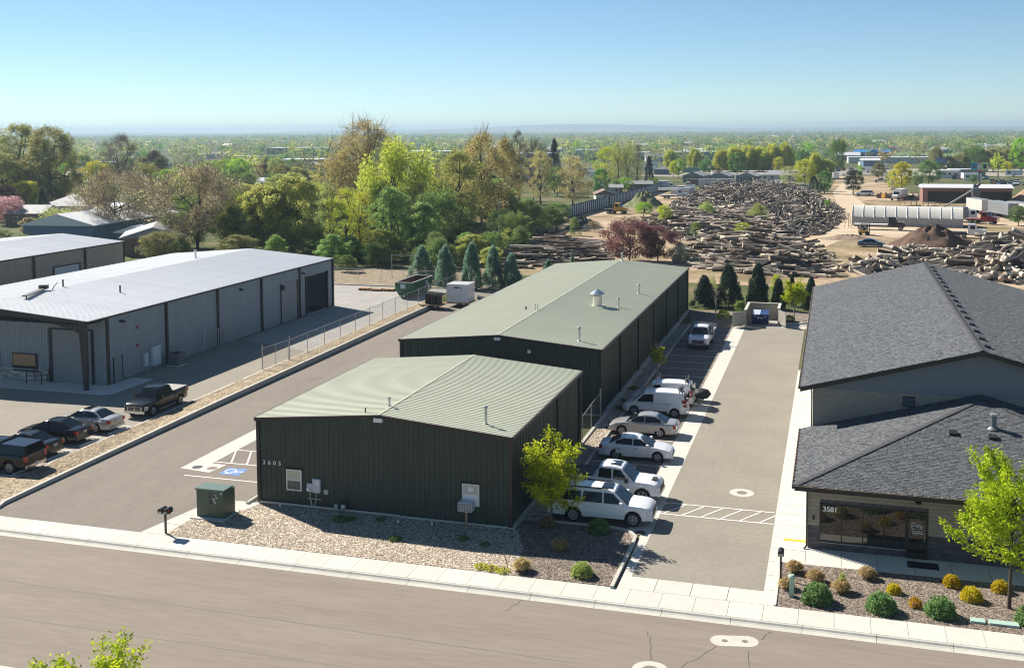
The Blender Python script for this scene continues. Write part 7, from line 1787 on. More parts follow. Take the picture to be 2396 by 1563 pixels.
# young street trees: upright shoots carrying leaf tufts
def young_tree(x, y, H, W, clear, label, seed, nb=26, leaf=.15, bark='bark_pale', bare_top=0, name="young_tree", dens=1.0, stake=False):
    rg = np.random.default_rng(seed); t = empty(name, (x, y, 0), label, "tree")
    mb = MB(); tp = [Vector((0, 0, -.1)), Vector((.03, .02, clear)), Vector((.05, 0, H*.5)), Vector((.02, .03, H*.72))]
    limb(mb, tp, .05+H*.006, .025, 8)
    C, T, D = [], [], []
    for k in range(nb):
        zs = clear+(H*.66-clear)*(k/nb)**.9; s = Vector((.03, .02, zs)); a = k*2.4+rg.normal(0, .3)
        frac = (zs-clear)/(H-clear)
        reach = W/2*(1-.55*frac)*rg.uniform(.7, 1.15); rise = (.45+1.5*frac)*reach*rg.uniform(.7, 1.2)
        e = Vector((s.x+reach*math.cos(a), s.y+reach*math.sin(a), min(H, zs+rise)))
        m = s.lerp(e, .5)+Vector((.1*reach*math.cos(a), .1*reach*math.sin(a), -.06*reach))
        limb(mb, [s, m, e], .022, .006, 5)
        n = int(7*dens)
        for i in range(n):
            q = (i+1)/n; p = (s.lerp(m, q*2) if q < .5 else m.lerp(e, q*2-1))
            if bare_top and p.z > H-bare_top: continue
            if q < .22: continue
            tt = rg.beta(2, 2)
            for _ in range(int(30*dens)):
                g = rg.normal(0, .15 if W > 1.5 else .09, 3); C.append((p.x+g[0], p.y+g[1], p.z+g[2]*.8)); T.append(tt)
        for j in range(2):   # side shoots
            q = rg.uniform(.35, .9); p = s.lerp(e, q); d = Vector((rg.normal(0, .3), rg.normal(0, .3), rg.uniform(.15, .45)))*W*.28; e2 = p+d
            limb(mb, [p, e2], .010, .004, 4)
            if bare_top and e2.z > H-bare_top: continue
            for i in range(3):
                pp = p.lerp(e2, (i+1)/3); tt = rg.beta(2, 2)
                for _ in range(int(26*dens)):
                    g = rg.normal(0, .11 if W > 1.5 else .07, 3); C.append((pp.x+g[0], pp.y+g[1], pp.z+g[2]*.8)); T.append(tt)
    link("trunk", mb.mesh("trunk", M[bark], smooth=60), t)
    if not C: return t
    C = np.array(C); Q, F = quads(C, leaf, rg, elong=1.25)
    link("crown", npmesh("crown", Q, F, LM['young'], np.clip(np.array(T)+rg.normal(0, .14, len(T)), 0, 1)), t)
    return t
young_tree(17.34, .45, 5.3, 3.5, 1.15, "bright lime young tree at the front right corner of the green shop", 11, nb=30, bark='bark')
young_tree(39.51, -3.24, 7.6, 5.2, 1.75, "bright lime young tree in the gravel bed before 3581", 12, nb=44, bark='bark', leaf=.16)
young_tree(17.4, 36.2, 4.6, 1.5, 1.5, "slim young tree with bare pale top behind the white vans", 13, nb=16, leaf=.12, bare_top=1.7, dens=.8)
young_tree(27.51, 70.78, 5.0, 2.7, 1.7, "bright young tree right of the bin enclosure", 14, nb=26, leaf=.15, dens=.9)
young_tree(19.08, 67.4, 5.2, 1.4, 1.9, "bare whitish sapling behind the flatbed pickup", 15, nb=16, bare_top=4.2, dens=.7)
young_tree(8.75, -26, 4.45, 3.9, 1.6, "lime treetop poking up at the lower left edge", 16, nb=34, leaf=.13, bark='bark')
young_tree(12.8, -26, 4.3, 2.0, 1.5, "lime shoots poking up right of the lower left treetop", 17, nb=18, leaf=.12, bark='bark')

# shrubs of the beds
def shrub_mesh(R, H, n, leaf, m, seed, blades=False, dome=.9):
    rg = np.random.default_rng(seed)
    if blades:
        a = rg.uniform(0, 2*PI, n); r0 = R*.35*np.sqrt(rg.uniform(0, 1, n)); r1 = r0+R*.75*rg.uniform(.2, 1, n); h = H*rg.uniform(.6, 1.05, n)*(1-.35*(r1/R)**2)
        s = np.stack([r0*np.cos(a), r0*np.sin(a), np.zeros(n)], 1); md = np.stack([(r0*.5+r1*.5)*np.cos(a), (r0*.5+r1*.5)*np.sin(a), h*.85], 1); e = np.stack([r1*np.cos(a), r1*np.sin(a), h*rg.uniform(.55, 1, n)], 1)
        w = np.stack([-np.sin(a), np.cos(a), np.zeros(n)], 1)*leaf
        Q = np.concatenate([np.stack([s-w, s+w, md+w, md-w], 1), np.stack([md-w, md+w, e+w*.2, e-w*.2], 1)], 0).reshape(-1, 3)
        return npmesh("blades", Q, np.arange(len(Q)).reshape(-1, 4), m, np.tile(rg.beta(1.5, 1.5, n), 2))
    g = rg.normal(size=(n, 3)); g[:, 2] = np.abs(g[:, 2]); g /= np.linalg.norm(g, axis=1, keepdims=True)
    rr = rg.uniform(.35, 1, (n, 1))**.35*(1+.10*np.sin(g[:, :1]*9+seed)*np.cos(g[:, 1:2]*8))
    C = g*rr*[R, R, H]; C[:, 2] += .03
    Q, F = quads(C, leaf, rg, elong=1.6)
    return npmesh("leaves", Q, F, m, rg.beta(1.6, 1.6, n))
def shrub(name, label, x, y, me, cat="shrub", s=1.0, z=.01, group=None, rz=0):
    t = empty(name, (x, y, z), label, cat, group, rz); t.scale = (s,)*3; link("foliage", me, t)
    mb = MB()
    for k in range(4): mb.cyl((0, 0, -.05), (.1*math.cos(k*1.6), .1*math.sin(k*1.6), .2), .015, n=5)
    link("stem", mb.mesh("stem", M['bark']), t); return t
ball = shrub_mesh(.72, .82, 2600, .11, LM['shrub'], 1); gold = shrub_mesh(.5, .6, 1500, .09, LM['gold'], 2); dry = shrub_mesh(.5, .62, 1500, .012, LM['drygrass'], 3, blades=True); orng = shrub_mesh(.3, .4, 500, .08, LM['orange'], 4)
for x, y, s, l in ((31.25, -4.85, 1.0, "large round green shrub nearest the pale utility pedestal"), (34.0, -5.0, .95, "round green shrub in the middle of the bed before 3581"), (36.5, -4.8, .95, "round green shrub right of the middle, near the sidewalk"), (40.2, -4.6, .95, "round green shrub at the right edge beside the ground boxes")): shrub("round_shrub", l, x, y, ball, s=s, rz=x)
for x, y, s, l in ((37.3, -1.35, .85, "golden shrub nearest the walk before 3581"), (38.0, -2.75, 1.0, "largest golden shrub below the young tree"), (39.4, -1.4, .85, "golden shrub behind the young tree stem"), (34.65, -2.9, .7, "small golden shrub in the middle of the bed")): shrub("golden_shrub", l, x, y, gold, s=s, rz=x)
shrub("golden_shrub", "tiny orange shrub between two round green ones", 35.5, -4.2, orng, rz=1)
for x, y, s, l in ((30.15, -1.7, 1.0, "tan grass clump nearest the single mailbox"), (31.15, -2.6, 1.05, "tan grass clump right of the one by the mailbox"), (29.85, -3.75, .9, "tan grass clump behind the utility pedestal"), (32.3, -3.5, 1.05, "tan grass clump with a green sprig in the bed"), (33.5, -1.5, 1.0, "tan grass clump by the shadowed walk"), (17.35, -5.2, 1.1, "tan grass clump by the sidewalk at the bed corner"), (18.5, -2.2, 1.1, "tan grass clump in the shaded dark gravel"), (17.0, .9, 1.0, "tan grass clump beside the young tree trunk")): shrub("grass_clump", l, x, y, dry, "grass clump", s=s, rz=x)
shrub("round_shrub", "dark green shrub by the kerb behind the white SUV", 19.9, .85, ball, s=.85, rz=2); shrub("round_shrub", "pale green bushy shrub near the driveway corner by the sidewalk", 20.3, -5.0, shrub_mesh(.55, .65, 1800, .09, LM['weed'], 9), s=1.0)
shrub("round_shrub", "green sprig growing in the tan grass clump", 32.35, -3.2, shrub_mesh(.25, .8, 300, .09, LM['light'], 10)); shrub("round_shrub", "low yellow-green shrub by the flatbed pickup", 19.7, 69.8, shrub_mesh(.8, .9, 700, .14, LM['lime'], 12)); shrub("round_shrub", "small green shrub in the bed right of the enclosure", 27.1, 69.3, shrub_mesh(.6, .7, 600, .12, LM['green2'], 13))
wd = shrub_mesh(.4, .22, 300, .09, LM['green2'], 20); wy = shrub_mesh(.35, .16, 250, .07, LM['yellow2'], 21)
for k, (x, y) in enumerate(((7.9, -.75), (6.3, -1.1), (5.8, -1.4), (13.3, -2.2), (14.6, -2.6), (9.8, -3.2), (16.4, 21), (16.2, 26.5), (15.9, 29), (16.0, 33))): shrub("weed", "small green weed growing in the gravel round the green shops", x, y, wd, "weed", s=random.uniform(.6, 1.2), z=.02, group="weeds in the gravel", rz=k)
for k, (x, y) in enumerate(((15.9, -5.5), (16.5, -5.6), (15.3, -5.4))): shrub("weed", "flat yellow-green weed at the sidewalk edge of the tan gravel", x, y, wy, "weed", s=1, z=.02, group="yellow weeds by the sidewalk", rz=k)
# loose stones on the gravel beds
def pebbles(name, poly, dens, s0, s1, zf, m, seed):
    rg = np.random.default_rng(seed); P_ = np.array(poly, float); lo, hi = P_.min(0), P_.max(0); n = int((hi-lo).prod()*dens); q = rg.uniform(lo, hi, (n, 2))
    ins = np.zeros(n, bool); j = len(P_)-1
    for i in range(len(P_)):
        c = ((P_[i, 1] > q[:, 1]) != (P_[j, 1] > q[:, 1])) & (q[:, 0] < (P_[j, 0]-P_[i, 0])*(q[:, 1]-P_[i, 1])/(P_[j, 1]-P_[i, 1]+1e-12)+P_[i, 0]); ins ^= c; j = i
    q = q[ins]; n = len(q); s = rg.uniform(s0, s1, (n, 3)); s[:, 2] *= .6
    base = np.array([(1,0,0), (0,1,0), (-1,0,0), (0,-1,0), (0,0,1), (0,0,-.4)], float); a = rg.uniform(0, 6.28, n); c_, s_ = np.cos(a)[:, None], np.sin(a)[:, None]
    V = base[None]*s[:, None, :]; V = np.stack([V[..., 0]*c_-V[..., 1]*s_, V[..., 0]*s_+V[..., 1]*c_, V[..., 2]], -1) + np.stack([q[:, 0], q[:, 1], np.full(n, zf)], 1)[:, None, :]
    f = np.array([(0,1,4), (1,2,4), (2,3,4), (3,0,4)]); F = (f[None]+6*np.arange(n)[:, None, None]).reshape(-1, 3)
    o = link(name, npmesh(name, V.reshape(-1, 3), F, m, np.repeat(rg.uniform(0, 1, n), 4))); tag(o, None, None, None, "stuff"); return o
def pebblemat(name, c1, c2):
    m, nt, b = new_mat(name); at = nt.nodes.new("ShaderNodeAttribute"); at.attribute_name = "tint"; mx = nt.nodes.new("ShaderNodeMix"); mx.data_type = 'RGBA'
    mx.inputs["A"].default_value = (*c1, 1); mx.inputs["B"].default_value = (*c2, 1); nt.links.new(at.outputs["Fac"], mx.inputs["Factor"]); nt.links.new(mx.outputs["Result"], b.inputs["Base Color"]); b.inputs["Roughness"].default_value = .9; return m
pt, pd = pebblemat("pebble_tan", (.14, .105, .08), (.66, .57, .45)), pebblemat("pebble_dark", (.05, .04, .033), (.36, .29, .23))
pebbles("tan_pebbles", [(-2.4, -5.83), (17.0, -5.83), (16.5, -2.4), (15.6, -.1), (.1, -.1), (-.2, -1.2), (-1.5, -1.9), (-2.3, -3.2)], 130, .02, .055, .025, pt, 1)
pebbles("dark_pebbles", [(17.1, -5.83), (21.8, -5.83), (21.8, .5), (21.2, 1.3), (16.6, 1.45), (15.7, -.1), (16.6, -2.4)], 130, .02, .05, .03, pd, 2)
pebbles("bed_pebbles", [(29.5, -5.83), (46, -5.83), (46, -.4), (29.5, -.68)], 120, .02, .05, .014, pd, 3)
pebbles("side_pebbles", [(15.5, 1.6), (16.4, 1.6), (16.4, 64), (15.5, 64)], 60, .025, .06, .035, pt, 4)
ps = pebblemat("straw_bits", (.12, .085, .045), (.46, .36, .22))
pebbles("strip_pebbles", [(-16.7, .3), (-14.7, .3), (-14.85, 20), (-15.1, 45), (-15.4, 70), (-17.2, 70), (-17.0, 30), (-16.9, 5)], 70, .02, .05, .2, ps, 5)
pebbles("strip_pebbles", [(-15, -5.8), (-16.5, -2), (-17.2, -.4), (-40, -.4), (-40, -5.8)], 50, .03, .09, .1, ps, 6)
# ------------------------------------------------------------------ log piles
def logmat(name, attr):
    m, nt, b = new_mat(name); N, L = nt.nodes, nt.links
    if attr: src = N.new("ShaderNodeAttribute"); src.attribute_name = "tint"; fac = src.outputs["Fac"]
    else: fac = N.new("ShaderNodeObjectInfo").outputs["Random"]
    r = N.new("ShaderNodeValToRGB"); e = r.color_ramp.elements
    e[0].position, e[0].color = 0, (.04, .032, .028, 1); e[1].position, e[1].color = 1, (.64, .56, .45, 1)
    for p, c in ((.3, (.14, .108, .085)), (.55, (.25, .205, .16)), (.8, (.36, .31, .25))):
        q = e.new(p); q.color = (*c, 1)
    L.new(fac, r.inputs[0])
    tc = N.new("ShaderNodeTexCoord"); mp = N.new("ShaderNodeMapping"); mp.inputs["Scale"].default_value = (.6, 3, 3) if attr else (1.5, 5, 5); L.new(tc.outputs["Object"], mp.inputs[0])
    nz = N.new("ShaderNodeTexNoise"); nz.inputs["Scale"].default_value = 1.5; nz.inputs["Detail"].default_value = 6; L.new(mp.outputs[0], nz.inputs["Vector"])
    mr = N.new("ShaderNodeMapRange"); mr.inputs[1].default_value = .3; mr.inputs[2].default_value = .7; mr.inputs[3].default_value = .6; mr.inputs[4].default_value = 1.35; L.new(nz.outputs[0], mr.inputs[0])
    mx = N.new("ShaderNodeVectorMath"); mx.operation = 'SCALE'; L.new(r.outputs[0], mx.inputs[0]); L.new(mr.outputs[0], mx.inputs["Scale"]); L.new(mx.outputs[0], b.inputs["Base Color"])
    b.inputs["Roughness"].default_value = .9; b.inputs["Specular IOR Level"].default_value = .2
    return m
M['log'] = logmat("log_bark", False); M['log_heap'] = logmat("log_heap_bark", True); M['log_end'] = mat("log_end", (.50, .40, .28), rough=.9, var=.2, scale=2, rand=.3)
M['heap_core'] = mat("heap_core", (.03, .025, .022), rough=.95, var=.4, scale=1.5)  # near-black colour paints the shade in the gaps between logs
def log_geo(seed, n=8):
    """unit log along x (length 1, radius 1 across), a little bent, knobbly and tapered"""
    rg = np.random.default_rng(seed); ns = 4; V = []
    by, bz = rg.normal(0, .35, 2)
    for i in range(ns+1):
        t = i/ns; rr = (1-.25*t)*rg.uniform(.88, 1.1)
        for k in range(n):
            a = 2*PI*k/n; q = rr*rg.uniform(.9, 1.1)
            V.append((t-.5, by*math.sin(PI*t)+q*math.cos(a), bz*math.sin(PI*t)+q*math.sin(a)))
    F = [(i*n+k, (i+1)*n+k, (i+1)*n+(k+1) % n, i*n+(k+1) % n) for i in range(ns) for k in range(n)]
    return np.array(V), F, n, ns
LG = [log_geo(s) for s in range(9)]
LM_ = []
for V, F, n, ns in LG:
    me = bpy.data.meshes.new("log"); me.from_pydata(V.tolist(), [], F + [tuple(reversed(range(n))), tuple(range(ns*n, ns*n+n))])
    me.materials.append(M['log']); me.materials.append(M['log_end']); me.polygons.foreach_set("material_index", [0]*len(F)+[1, 1]); me.polygons.foreach_set("use_smooth", [True]*len(F)+[False, False]); LM_.append(me)
def inpoly(P_, x, y):
    c = False; j = len(P_)-1
    for i in range(len(P_)):
        if (P_[i][1] > y) != (P_[j][1] > y) and x < (P_[j][0]-P_[i][0])*(y-P_[i][1])/(P_[j][1]-P_[i][1])+P_[i][0]: c = not c
        j = i
    return c
def edge_d(P_, x, y):
    d = 1e9
    for i in range(len(P_)):
        ax, ay = P_[i]; bx, by = P_[(i+1) % len(P_)]; ex, ey = bx-ax, by-ay; t = max(0, min(1, ((x-ax)*ex+(y-ay)*ey)/(ex*ex+ey*ey+1e-9))); d = min(d, math.hypot(x-ax-t*ex, y-ay-t*ey))
    return d
ALL = []
def pile(pid, poly, n, hmax, slope, ang, jit, tilt, Ls, Rs, tint=(0, 1), label="", seed=0, core=True):
    rg = random.Random(seed); xs_, ys_ = [p[0] for p in poly], [p[1] for p in poly]; k = 0
    bump = lambda x, y: 1+.28*math.sin(x*.55+seed)*math.cos(y*.37+seed*2)+.15*math.sin(x*1.3-y*.9)
    while k < n:
        x, y = rg.uniform(min(xs_), max(xs_)), rg.uniform(min(ys_), max(ys_))
        if not inpoly(poly, x, y): continue
        h = min(hmax, edge_d(poly, x, y)*slope)*bump(x, y); L_ = rg.uniform(*Ls); r = rg.uniform(*Rs)*(1 if rg.random() < .8 else 1.35)
        z = max(r, h*rg.uniform(.62, 1.05)) if rg.random() < .85 else r
        ALL.append((pid, x, y, z, rg.gauss(ang, jit), rg.gauss(0, tilt), L_, r, rg.uniform(*tint)**1.0, rg.randrange(9), label)); k += 1
    if core:
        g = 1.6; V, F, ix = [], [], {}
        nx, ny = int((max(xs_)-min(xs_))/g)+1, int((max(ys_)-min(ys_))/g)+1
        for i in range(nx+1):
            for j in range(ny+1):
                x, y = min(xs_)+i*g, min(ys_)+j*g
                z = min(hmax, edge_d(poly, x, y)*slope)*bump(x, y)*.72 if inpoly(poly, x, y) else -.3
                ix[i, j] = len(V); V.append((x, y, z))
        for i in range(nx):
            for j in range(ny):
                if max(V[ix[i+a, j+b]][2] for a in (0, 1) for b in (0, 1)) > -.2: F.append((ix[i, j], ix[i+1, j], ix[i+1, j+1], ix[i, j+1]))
        me = bpy.data.meshes.new("heap_shade_core"); me.from_pydata(V, [], F); me.materials.append(M['heap_core']); o = link("heap_shade_core", me); tag(o, None, None, None, "stuff")  # filler mass under the logs, coloured as the shade between them
D_ = math.radians
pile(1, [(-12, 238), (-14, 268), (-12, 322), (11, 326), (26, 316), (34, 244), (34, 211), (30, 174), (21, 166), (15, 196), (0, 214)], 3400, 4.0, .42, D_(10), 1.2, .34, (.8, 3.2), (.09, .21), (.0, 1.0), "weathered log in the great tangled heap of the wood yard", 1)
pile(2, [(-11, 184), (0.6, 158), (20, 152), (21, 190), (16, 218), (-6, 221), (-10, 206)], 900, 2.6, .5, D_(-4), .5, .12, (2.5, 7.5), (.11, .27), (.05, 1.0), "long grey log in the stack between the heap and the red maples", 2)
pile(3, [(9, 117), (7, 142), (20, 148), (28, 145), (30.5, 128), (31, 108), (22, 107)], 560, 3.1, .55, D_(-6), .42, .13, (2.5, 7), (.14, .32), (.1, 1.0), "pale log in the stack behind the long green shop", 3)
pile(4, [(-25, 133), (-14.5, 135), (-10.5, 148), (-5, 121), (-10, 117), (-16, 104), (-20, 112)], 380, 2.2, .5, D_(-2), .2, .06, (3, 8), (.13, .28), (.1, .95), "grey log in the low stack left of the dark red maples", 4)
pile(5, [(-25, 145), (-19, 153), (-26, 172), (-31, 160)], 70, 1.6, .4, D_(20), .8, .2, (1.5, 4), (.14, .28), (0, .6), "loose grey log beside the dirt track", 5)
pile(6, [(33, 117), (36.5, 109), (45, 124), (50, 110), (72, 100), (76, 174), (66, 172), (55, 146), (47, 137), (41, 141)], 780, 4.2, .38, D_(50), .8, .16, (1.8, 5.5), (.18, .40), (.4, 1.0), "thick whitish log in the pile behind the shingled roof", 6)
pile(7, [(-31, 131), (-22, 127), (-25, 146), (-38, 172), (-42, 160)], 110, 2.6, .45, D_(60), 1.2, .4, (1.0, 3.2), (.07, .18), (0, .45), "dark branch in the root heap under the trees", 7)
camp = (31.758, -54.808, 21.48)
app = lambda q: (q[6]*q[7])/((q[1]-camp[0])**2+(q[2]-camp[1])**2) * (1 if q[3] > .5 else .5)
order = sorted(range(len(ALL)), key=lambda i: -app(ALL[i]))
single = set()
cnt = {}
for i in order:
    if len(single) >= 300: break
    cnt[ALL[i][0]] = cnt.get(ALL[i][0], 0)+1
    if cnt[ALL[i][0]] <= 95: single.add(i)
GR = {1: "logs of the great heap", 2: "logs of the middle stack", 3: "logs of the stack behind the green shop", 4: "logs of the low left stack", 5: "logs beside the track", 6: "whitish logs behind the shingled roof", 7: "branches of the root heap"}
heap = {}
for i, q in enumerate(ALL):
    pid, x, y, z, a, tl, L_, r, tn, v, lab = q
    R3 = Matrix.Rotation(a, 3, 'Z') @ Matrix.Rotation(tl, 3, 'Y')
    if i in single:
        o = link("log", LM_[v]); o.location = (x, y, z); o.rotation_euler = (0, tl, a); o.scale = (L_, r, r); tag(o, lab, "log", GR[pid])
    else:
        V = LG[v][0]*[L_, r, r] @ np.array(R3).T + [x, y, z]; heap.setdefault(pid, []).append((V, tn, LG[v]))
for pid, items in heap.items():
    Vs, Fs, T = [], [], []; n0 = 0
    for V, tn, (_, F, n, ns) in items:
        Vs.append(V); Fs.append(np.array(F)+n0); T.append(np.full(len(F), tn))
        cap = np.array([[0, 1, 2, 3], [0, 3, 4, 7], [4, 5, 6, 7]])+n0; Fs.append(cap); T.append(np.full(3, min(1, tn+.35))); cap2 = cap+ns*n; Fs.append(cap2); T.append(np.full(3, min(1, tn+.35))); n0 += len(V)
    o = link("log_heap", npmesh("log_heap", np.concatenate(Vs), np.concatenate(Fs), M['log_heap'], np.concatenate(T), smooth=False)); tag(o, None, None, None, "stuff")

# ------------------------------------------------------------------ plain: far trees, houses, parked cars, hills
YAW = math.radians(16.63)
def polar(r, th): return camp[0]-r*math.sin(YAW-th), camp[1]+r*math.cos(YAW-th)     # th to the right of the view axis
keep_out = [(-243, 480, 26), (-209, 418, 12), (58, 808, 26), (66, 655, 32), (50, 556, 12), (90, 770, 16), (-12, 395, 26), (86, 407, 16), (82, 460, 22), (8, 412, 14), (-178, 700, 22), (-118, 735, 30), (-66, 740, 28), (-262, 730, 34), (-470, 905, 40), (40, 470, 26), (-37, 492, 12), (-47, 464, 12)]
def free(x, y, pad=0): return all((x-a)**2+(y-b)**2 > (c+pad)**2 for a, b, c in keep_out)
FK = ['green', 'olive2', 'lightolive', 'densegreen', 'greygreen', 'tanround', 'lime2', 'fresh']
fproto = []
for i, k in enumerate(FK):
    rg = np.random.default_rng(50+i); n = 330; g = rg.normal(size=(n, 3)); g /= np.linalg.norm(g, axis=1, keepdims=True); lob = rg.normal(size=(9, 3)); lob /= np.linalg.norm(lob, axis=1, keepdims=True)
    C = lob[rg.integers(0, 9, n)]*[2.2, 2.2, 2.0]+g*rg.uniform(.3, 1, (n, 1))**.5*2.0; C[:, 2] = C[:, 2]*.95+5.2; C[:, 2] = np.maximum(C[:, 2], .8)
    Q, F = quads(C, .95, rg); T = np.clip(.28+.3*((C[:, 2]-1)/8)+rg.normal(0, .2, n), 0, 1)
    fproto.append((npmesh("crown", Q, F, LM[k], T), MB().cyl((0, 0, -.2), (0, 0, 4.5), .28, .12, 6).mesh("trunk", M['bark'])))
rf = random.Random(5); nfar = 0
while nfar < 300:
    r = 430+rf.random()**1.3*1000; th = math.radians(rf.uniform(-27, 27)); x, y = polar(r, th)
    if not free(x, y): continue
    if r < 620 and th > math.radians(1) and th < math.radians(24): continue
    if 820 < r < 990 and 14 < math.degrees(th) < 22: continue
    i = rf.choices(range(8), (5, 5, 3, 5, 4, 2, 2, 2))[0]; s = rf.uniform(.65, 1.35)
    side = "left" if th < math.radians(-9) else ("middle" if th < math.radians(8) else "right")
    t = empty("plain_tree", (x, y, 0), "hazy %s tree on the far plain, %s part of the view" % (KW[FK[i]], side), "tree", "%s trees on the plain, %s part" % (KW[FK[i]], side), rf.uniform(0, 6.28)); t.scale = (s*rf.uniform(.85, 1.15), s, s*rf.uniform(.85, 1.25))
    link("crown", fproto[i][0], t); link("trunk", fproto[i][1], t); nfar += 1
# distant woodland: too many to count
def woodland(name, n, r0, r1, p, nq, leaf, kmats, seed):
    rg = np.random.default_rng(seed); r = r0+rg.uniform(0, 1, n)**p*(r1-r0); th = np.radians(rg.uniform(-28, 28, n))
    keep = np.sin(r*.011+th*9)*np.cos(th*31+r*.004)+rg.normal(0, .7, n) > -.35; r, th = r[keep], th[keep]; n = len(r)
    x = camp[0]-r*np.sin(YAW-th); y = camp[1]+r*np.cos(YAW-th); s = rg.uniform(.6, 1.5, n)
    for a, b, c in keep_out:
        ok = (x-a)**2+(y-b)**2 > c*c; x, y, s, r = x[ok], y[ok], s[ok], r[ok]
    fld = (np.abs(r-900) < 80) & (x > 40); x, y, s = x[~fld], y[~fld], s[~fld]; n = len(x)
    g = rg.normal(size=(n, nq, 3)); g /= np.linalg.norm(g, axis=2, keepdims=True); C = g*rg.uniform(.4, 1, (n, nq, 1))**.5*[5.6, 5.6, 4.2]*s[:, None, None]; C[..., 2] += 5.0*s[:, None]; C[..., 2] = np.maximum(C[..., 2], .6)
    C[..., 0] += x[:, None]; C[..., 1] += y[:, None]; Q, F = quads(C.reshape(-1, 3), leaf, rg)
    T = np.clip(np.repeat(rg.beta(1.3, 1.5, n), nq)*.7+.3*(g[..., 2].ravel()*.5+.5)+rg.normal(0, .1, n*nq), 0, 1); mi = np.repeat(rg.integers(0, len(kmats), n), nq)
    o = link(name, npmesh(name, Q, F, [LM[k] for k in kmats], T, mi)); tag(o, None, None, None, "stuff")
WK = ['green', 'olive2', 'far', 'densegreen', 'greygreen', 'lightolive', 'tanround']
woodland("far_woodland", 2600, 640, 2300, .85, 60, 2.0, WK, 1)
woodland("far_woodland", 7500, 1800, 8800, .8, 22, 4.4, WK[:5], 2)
# houses of the plain
hp = []
for w, d, h, ro, wa, rm, lb in ((14, 10, 3.0, 'gable', 'wallwhite', 'roofgrey', 'white house with grey gable roof'), (12, 10, 3.2, 'hip', 'walltan', 'roofbrown', 'tan house with brown hip roof'), (22, 12, 4.0, 'flat', 'wallwhite', 'roofwhite', 'long flat white-roofed building'), (16, 9, 3, 'gable', 'wallgrey', 'roofwhite', 'grey house with pale gable roof')):
    hp.append(house("plain_house", lb+" out on the plain", "house", 0, -300, w, d, h, 0, ro, wa, rm, 2.2, lb+"s on the plain"))
for k in range(120):
    while True:
        r = 520+rf.random()**1.4*2600; th = math.radians(rf.uniform(-26, 26)); x, y = polar(r, th)
        if free(x, y, 8) and not (r < 640 and th > 0): break
    o = hp[k] if k < 4 else copy_tree(hp[k % 4]); o.location = (x, y, 0); o.rotation_euler = (0, 0, rf.uniform(-.6, .6))
# parked cars too far off to show their parts
cprot = []; CN = []
for i, c in enumerate(('white', 'silver', 'grey', 'blue', 'red', 'black', 'white', 'tan')):
    mb = MB(); mb.extr([(-2.3, -.9, .35), (2.3, -.9, .35), (2.3, -.9, .75), (1.2, -.9, .95), (.6, -.9, 1.0), (-2.2, -.9, 1.0)], (0, 1.8, 0)); mb.cur = 1
    mb.add([(1.1, -.82, .96), (1.1, .82, .96), (.3, -.68, 1.45), (.3, .68, 1.45), (-1.3, -.68, 1.48), (-1.3, .68, 1.48), (-2.0, -.82, .99), (-2.0, .82, .99)], [(0, 1, 3, 2), (2, 4, 6, 0), (1, 7, 5, 3), (4, 5, 7, 6)]); mb.cur = 0
    mb.add([(.3, -.68, 1.46), (.3, .68, 1.46), (-1.3, .68, 1.49), (-1.3, -.68, 1.49)], [(0, 1, 2, 3)]); mb.cur = 2
    for x_ in (-1.4, 1.4): mb.cyl((x_, -.92, .33), (x_, .92, .33), .33, n=8)
    CN.append(c); cprot.append(mb.mesh("car", [P[c], M['carglass'], M['rubber']]))
def lot(x0, y0, dx, dy, nx, ny, label, group, rz, ddx=0, ddy=0):
    for i in range(nx):
        for j in range(ny):
            if rf.random() < .12: continue
            q = rf.randrange(8); o = link("parked_car", cprot[q]); o.location = (x0+i*dx+j*ddx+rf.uniform(-.3, .3), y0+j*dy+i*ddy+rf.uniform(-.3, .3), 0); o.rotation_euler = (0, 0, rz+rf.uniform(-.06, .06)+(PI if rf.random() < .5 else 0)); tag(o, CN[q]+" "+label, "car", CN[q]+" "+group)
lot(91, 384, 3.0, 5.6, 6, 5, "car in the crowded lot at the right edge beyond the open shed", "cars in the lot beyond the open shed", 1.5)
lot(60, 772, 3.4, 8, 11, 2, "car in the long line before the bright blue roofs", "cars before the blue roofs", 1.5)
lot(-40, 640, 3.2, 9, 10, 4, "car in the far crowded lot above the green houses trees", "cars in the far middle lot", 1.5)
lot(17, 520, 3.2, 9, 8, 3, "car in the dirt lot behind the tall green tree", "cars behind the tall green tree", 1.5)
lot(80, 440, 3.2, 7, 5, 1, "car in front of the pale-blue shed by the billboard", "cars before the pale-blue shed", 1.5)
lot(-262, 452, 3.3, 8, 8, 2, "car parked before the grey warehouse at left", "cars before the grey warehouse", 1.2)
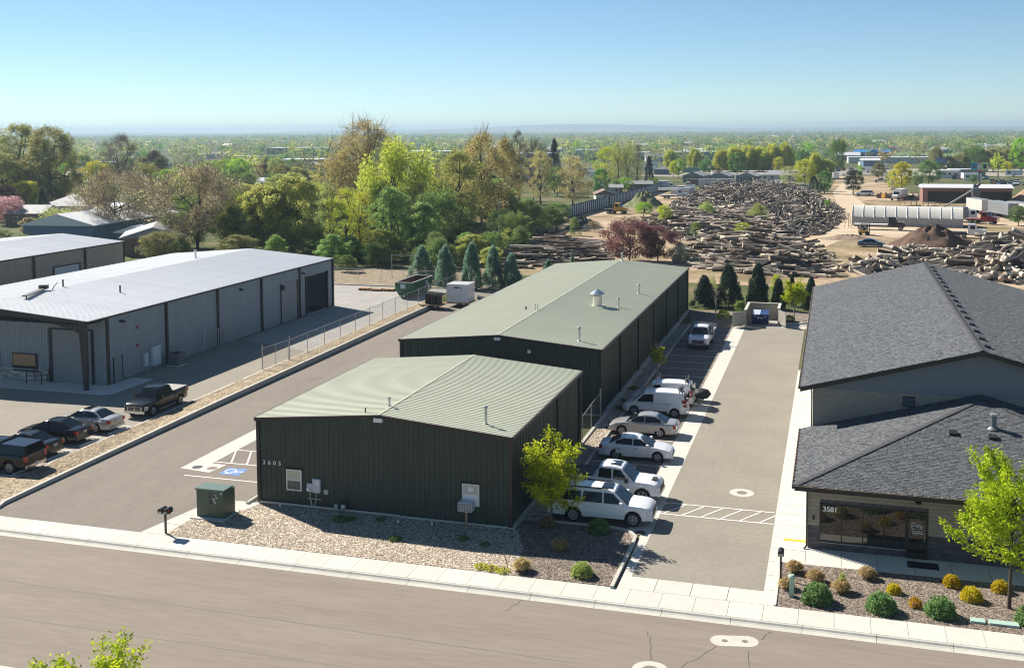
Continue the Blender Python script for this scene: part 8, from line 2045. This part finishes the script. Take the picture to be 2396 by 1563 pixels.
# green field and pale road patches on the plain
struct(MB().add([(72, 850, .02), (150, 840, .02), (165, 985, .02), (85, 1000, .02)], [(0, 1, 2, 3)]), "green_field", mat("field_green", (.11, .165, .05), rough=.95, var=.1, scale=.03))
struct(MB().add([(-60, 450, .01), (-20, 440, .01), (40, 470, .01), (120, 470, .01), (130, 560, .01), (60, 560, .01), (-40, 520, .01)], list([tuple(range(7))])), "town_lots", mat("lot_dust", (.30, .27, .22), rough=.95, var=.15, scale=.05))
# hills on the horizon
def hills(name, y, x0, x1, hf, depth, seed):
    n = 120; V, F = [], []; rg = np.random.default_rng(seed)
    for i in range(n+1):
        x = x0+(x1-x0)*i/n; h = hf(x)+rg.normal(0, .6)
        V += [(x, y-depth, -2), (x, y-depth*.35, h*.62), (x, y, h), (x, y+depth, -2)]
    for i in range(n):
        for k in range(3): F.append((4*i+k, 4*i+4+k, 4*i+5+k, 4*i+1+k))
    struct(MB().add(V, F), name, mat("hill_grass", (.13, .13, .075), rough=.95, var=.25, scale=.004) if "hill_grass" not in bpy.data.materials else bpy.data.materials["hill_grass"])
gss = lambda x, c, w: math.exp(-((x-c)/w)**2)
hills("hills", 11500, -10500, 5500, lambda x: 24+44*gss(x, -3350, 950)+34*gss(x, -2350, 900)+16*gss(x, -800, 1500)+10*gss(x, -5200, 900)+16*gss(x, 2400, 1800)+6*math.sin(x*.0021), 1500, 1)
hills("hills", 9000, -9000, 4500, lambda x: 13+6*math.sin(x*.0016+1)+9*gss(x, 1800, 1500)+6*gss(x, -4700, 1500), 900, 2)
# clear spring air with a little haze, one closed box from below the ground to above the hills
hz = MB().box(-8990, 8990, -880, 13990, -3, 78).build("haze", [], None)
hm, hnt, hb_ = new_mat("air"); hnt.nodes.remove(hb_)
pv = hnt.nodes.new("ShaderNodeVolumePrincipled"); pv.inputs["Color"].default_value = (.50, .68, .82, 1); pv.inputs["Density"].default_value = 1.6e-4; pv.inputs["Anisotropy"].default_value = .2
hnt.links.new(pv.outputs[0], hnt.nodes["Material Output"].inputs["Volume"])
hz.data.materials.append(hm); hz["kind"] = "stuff"
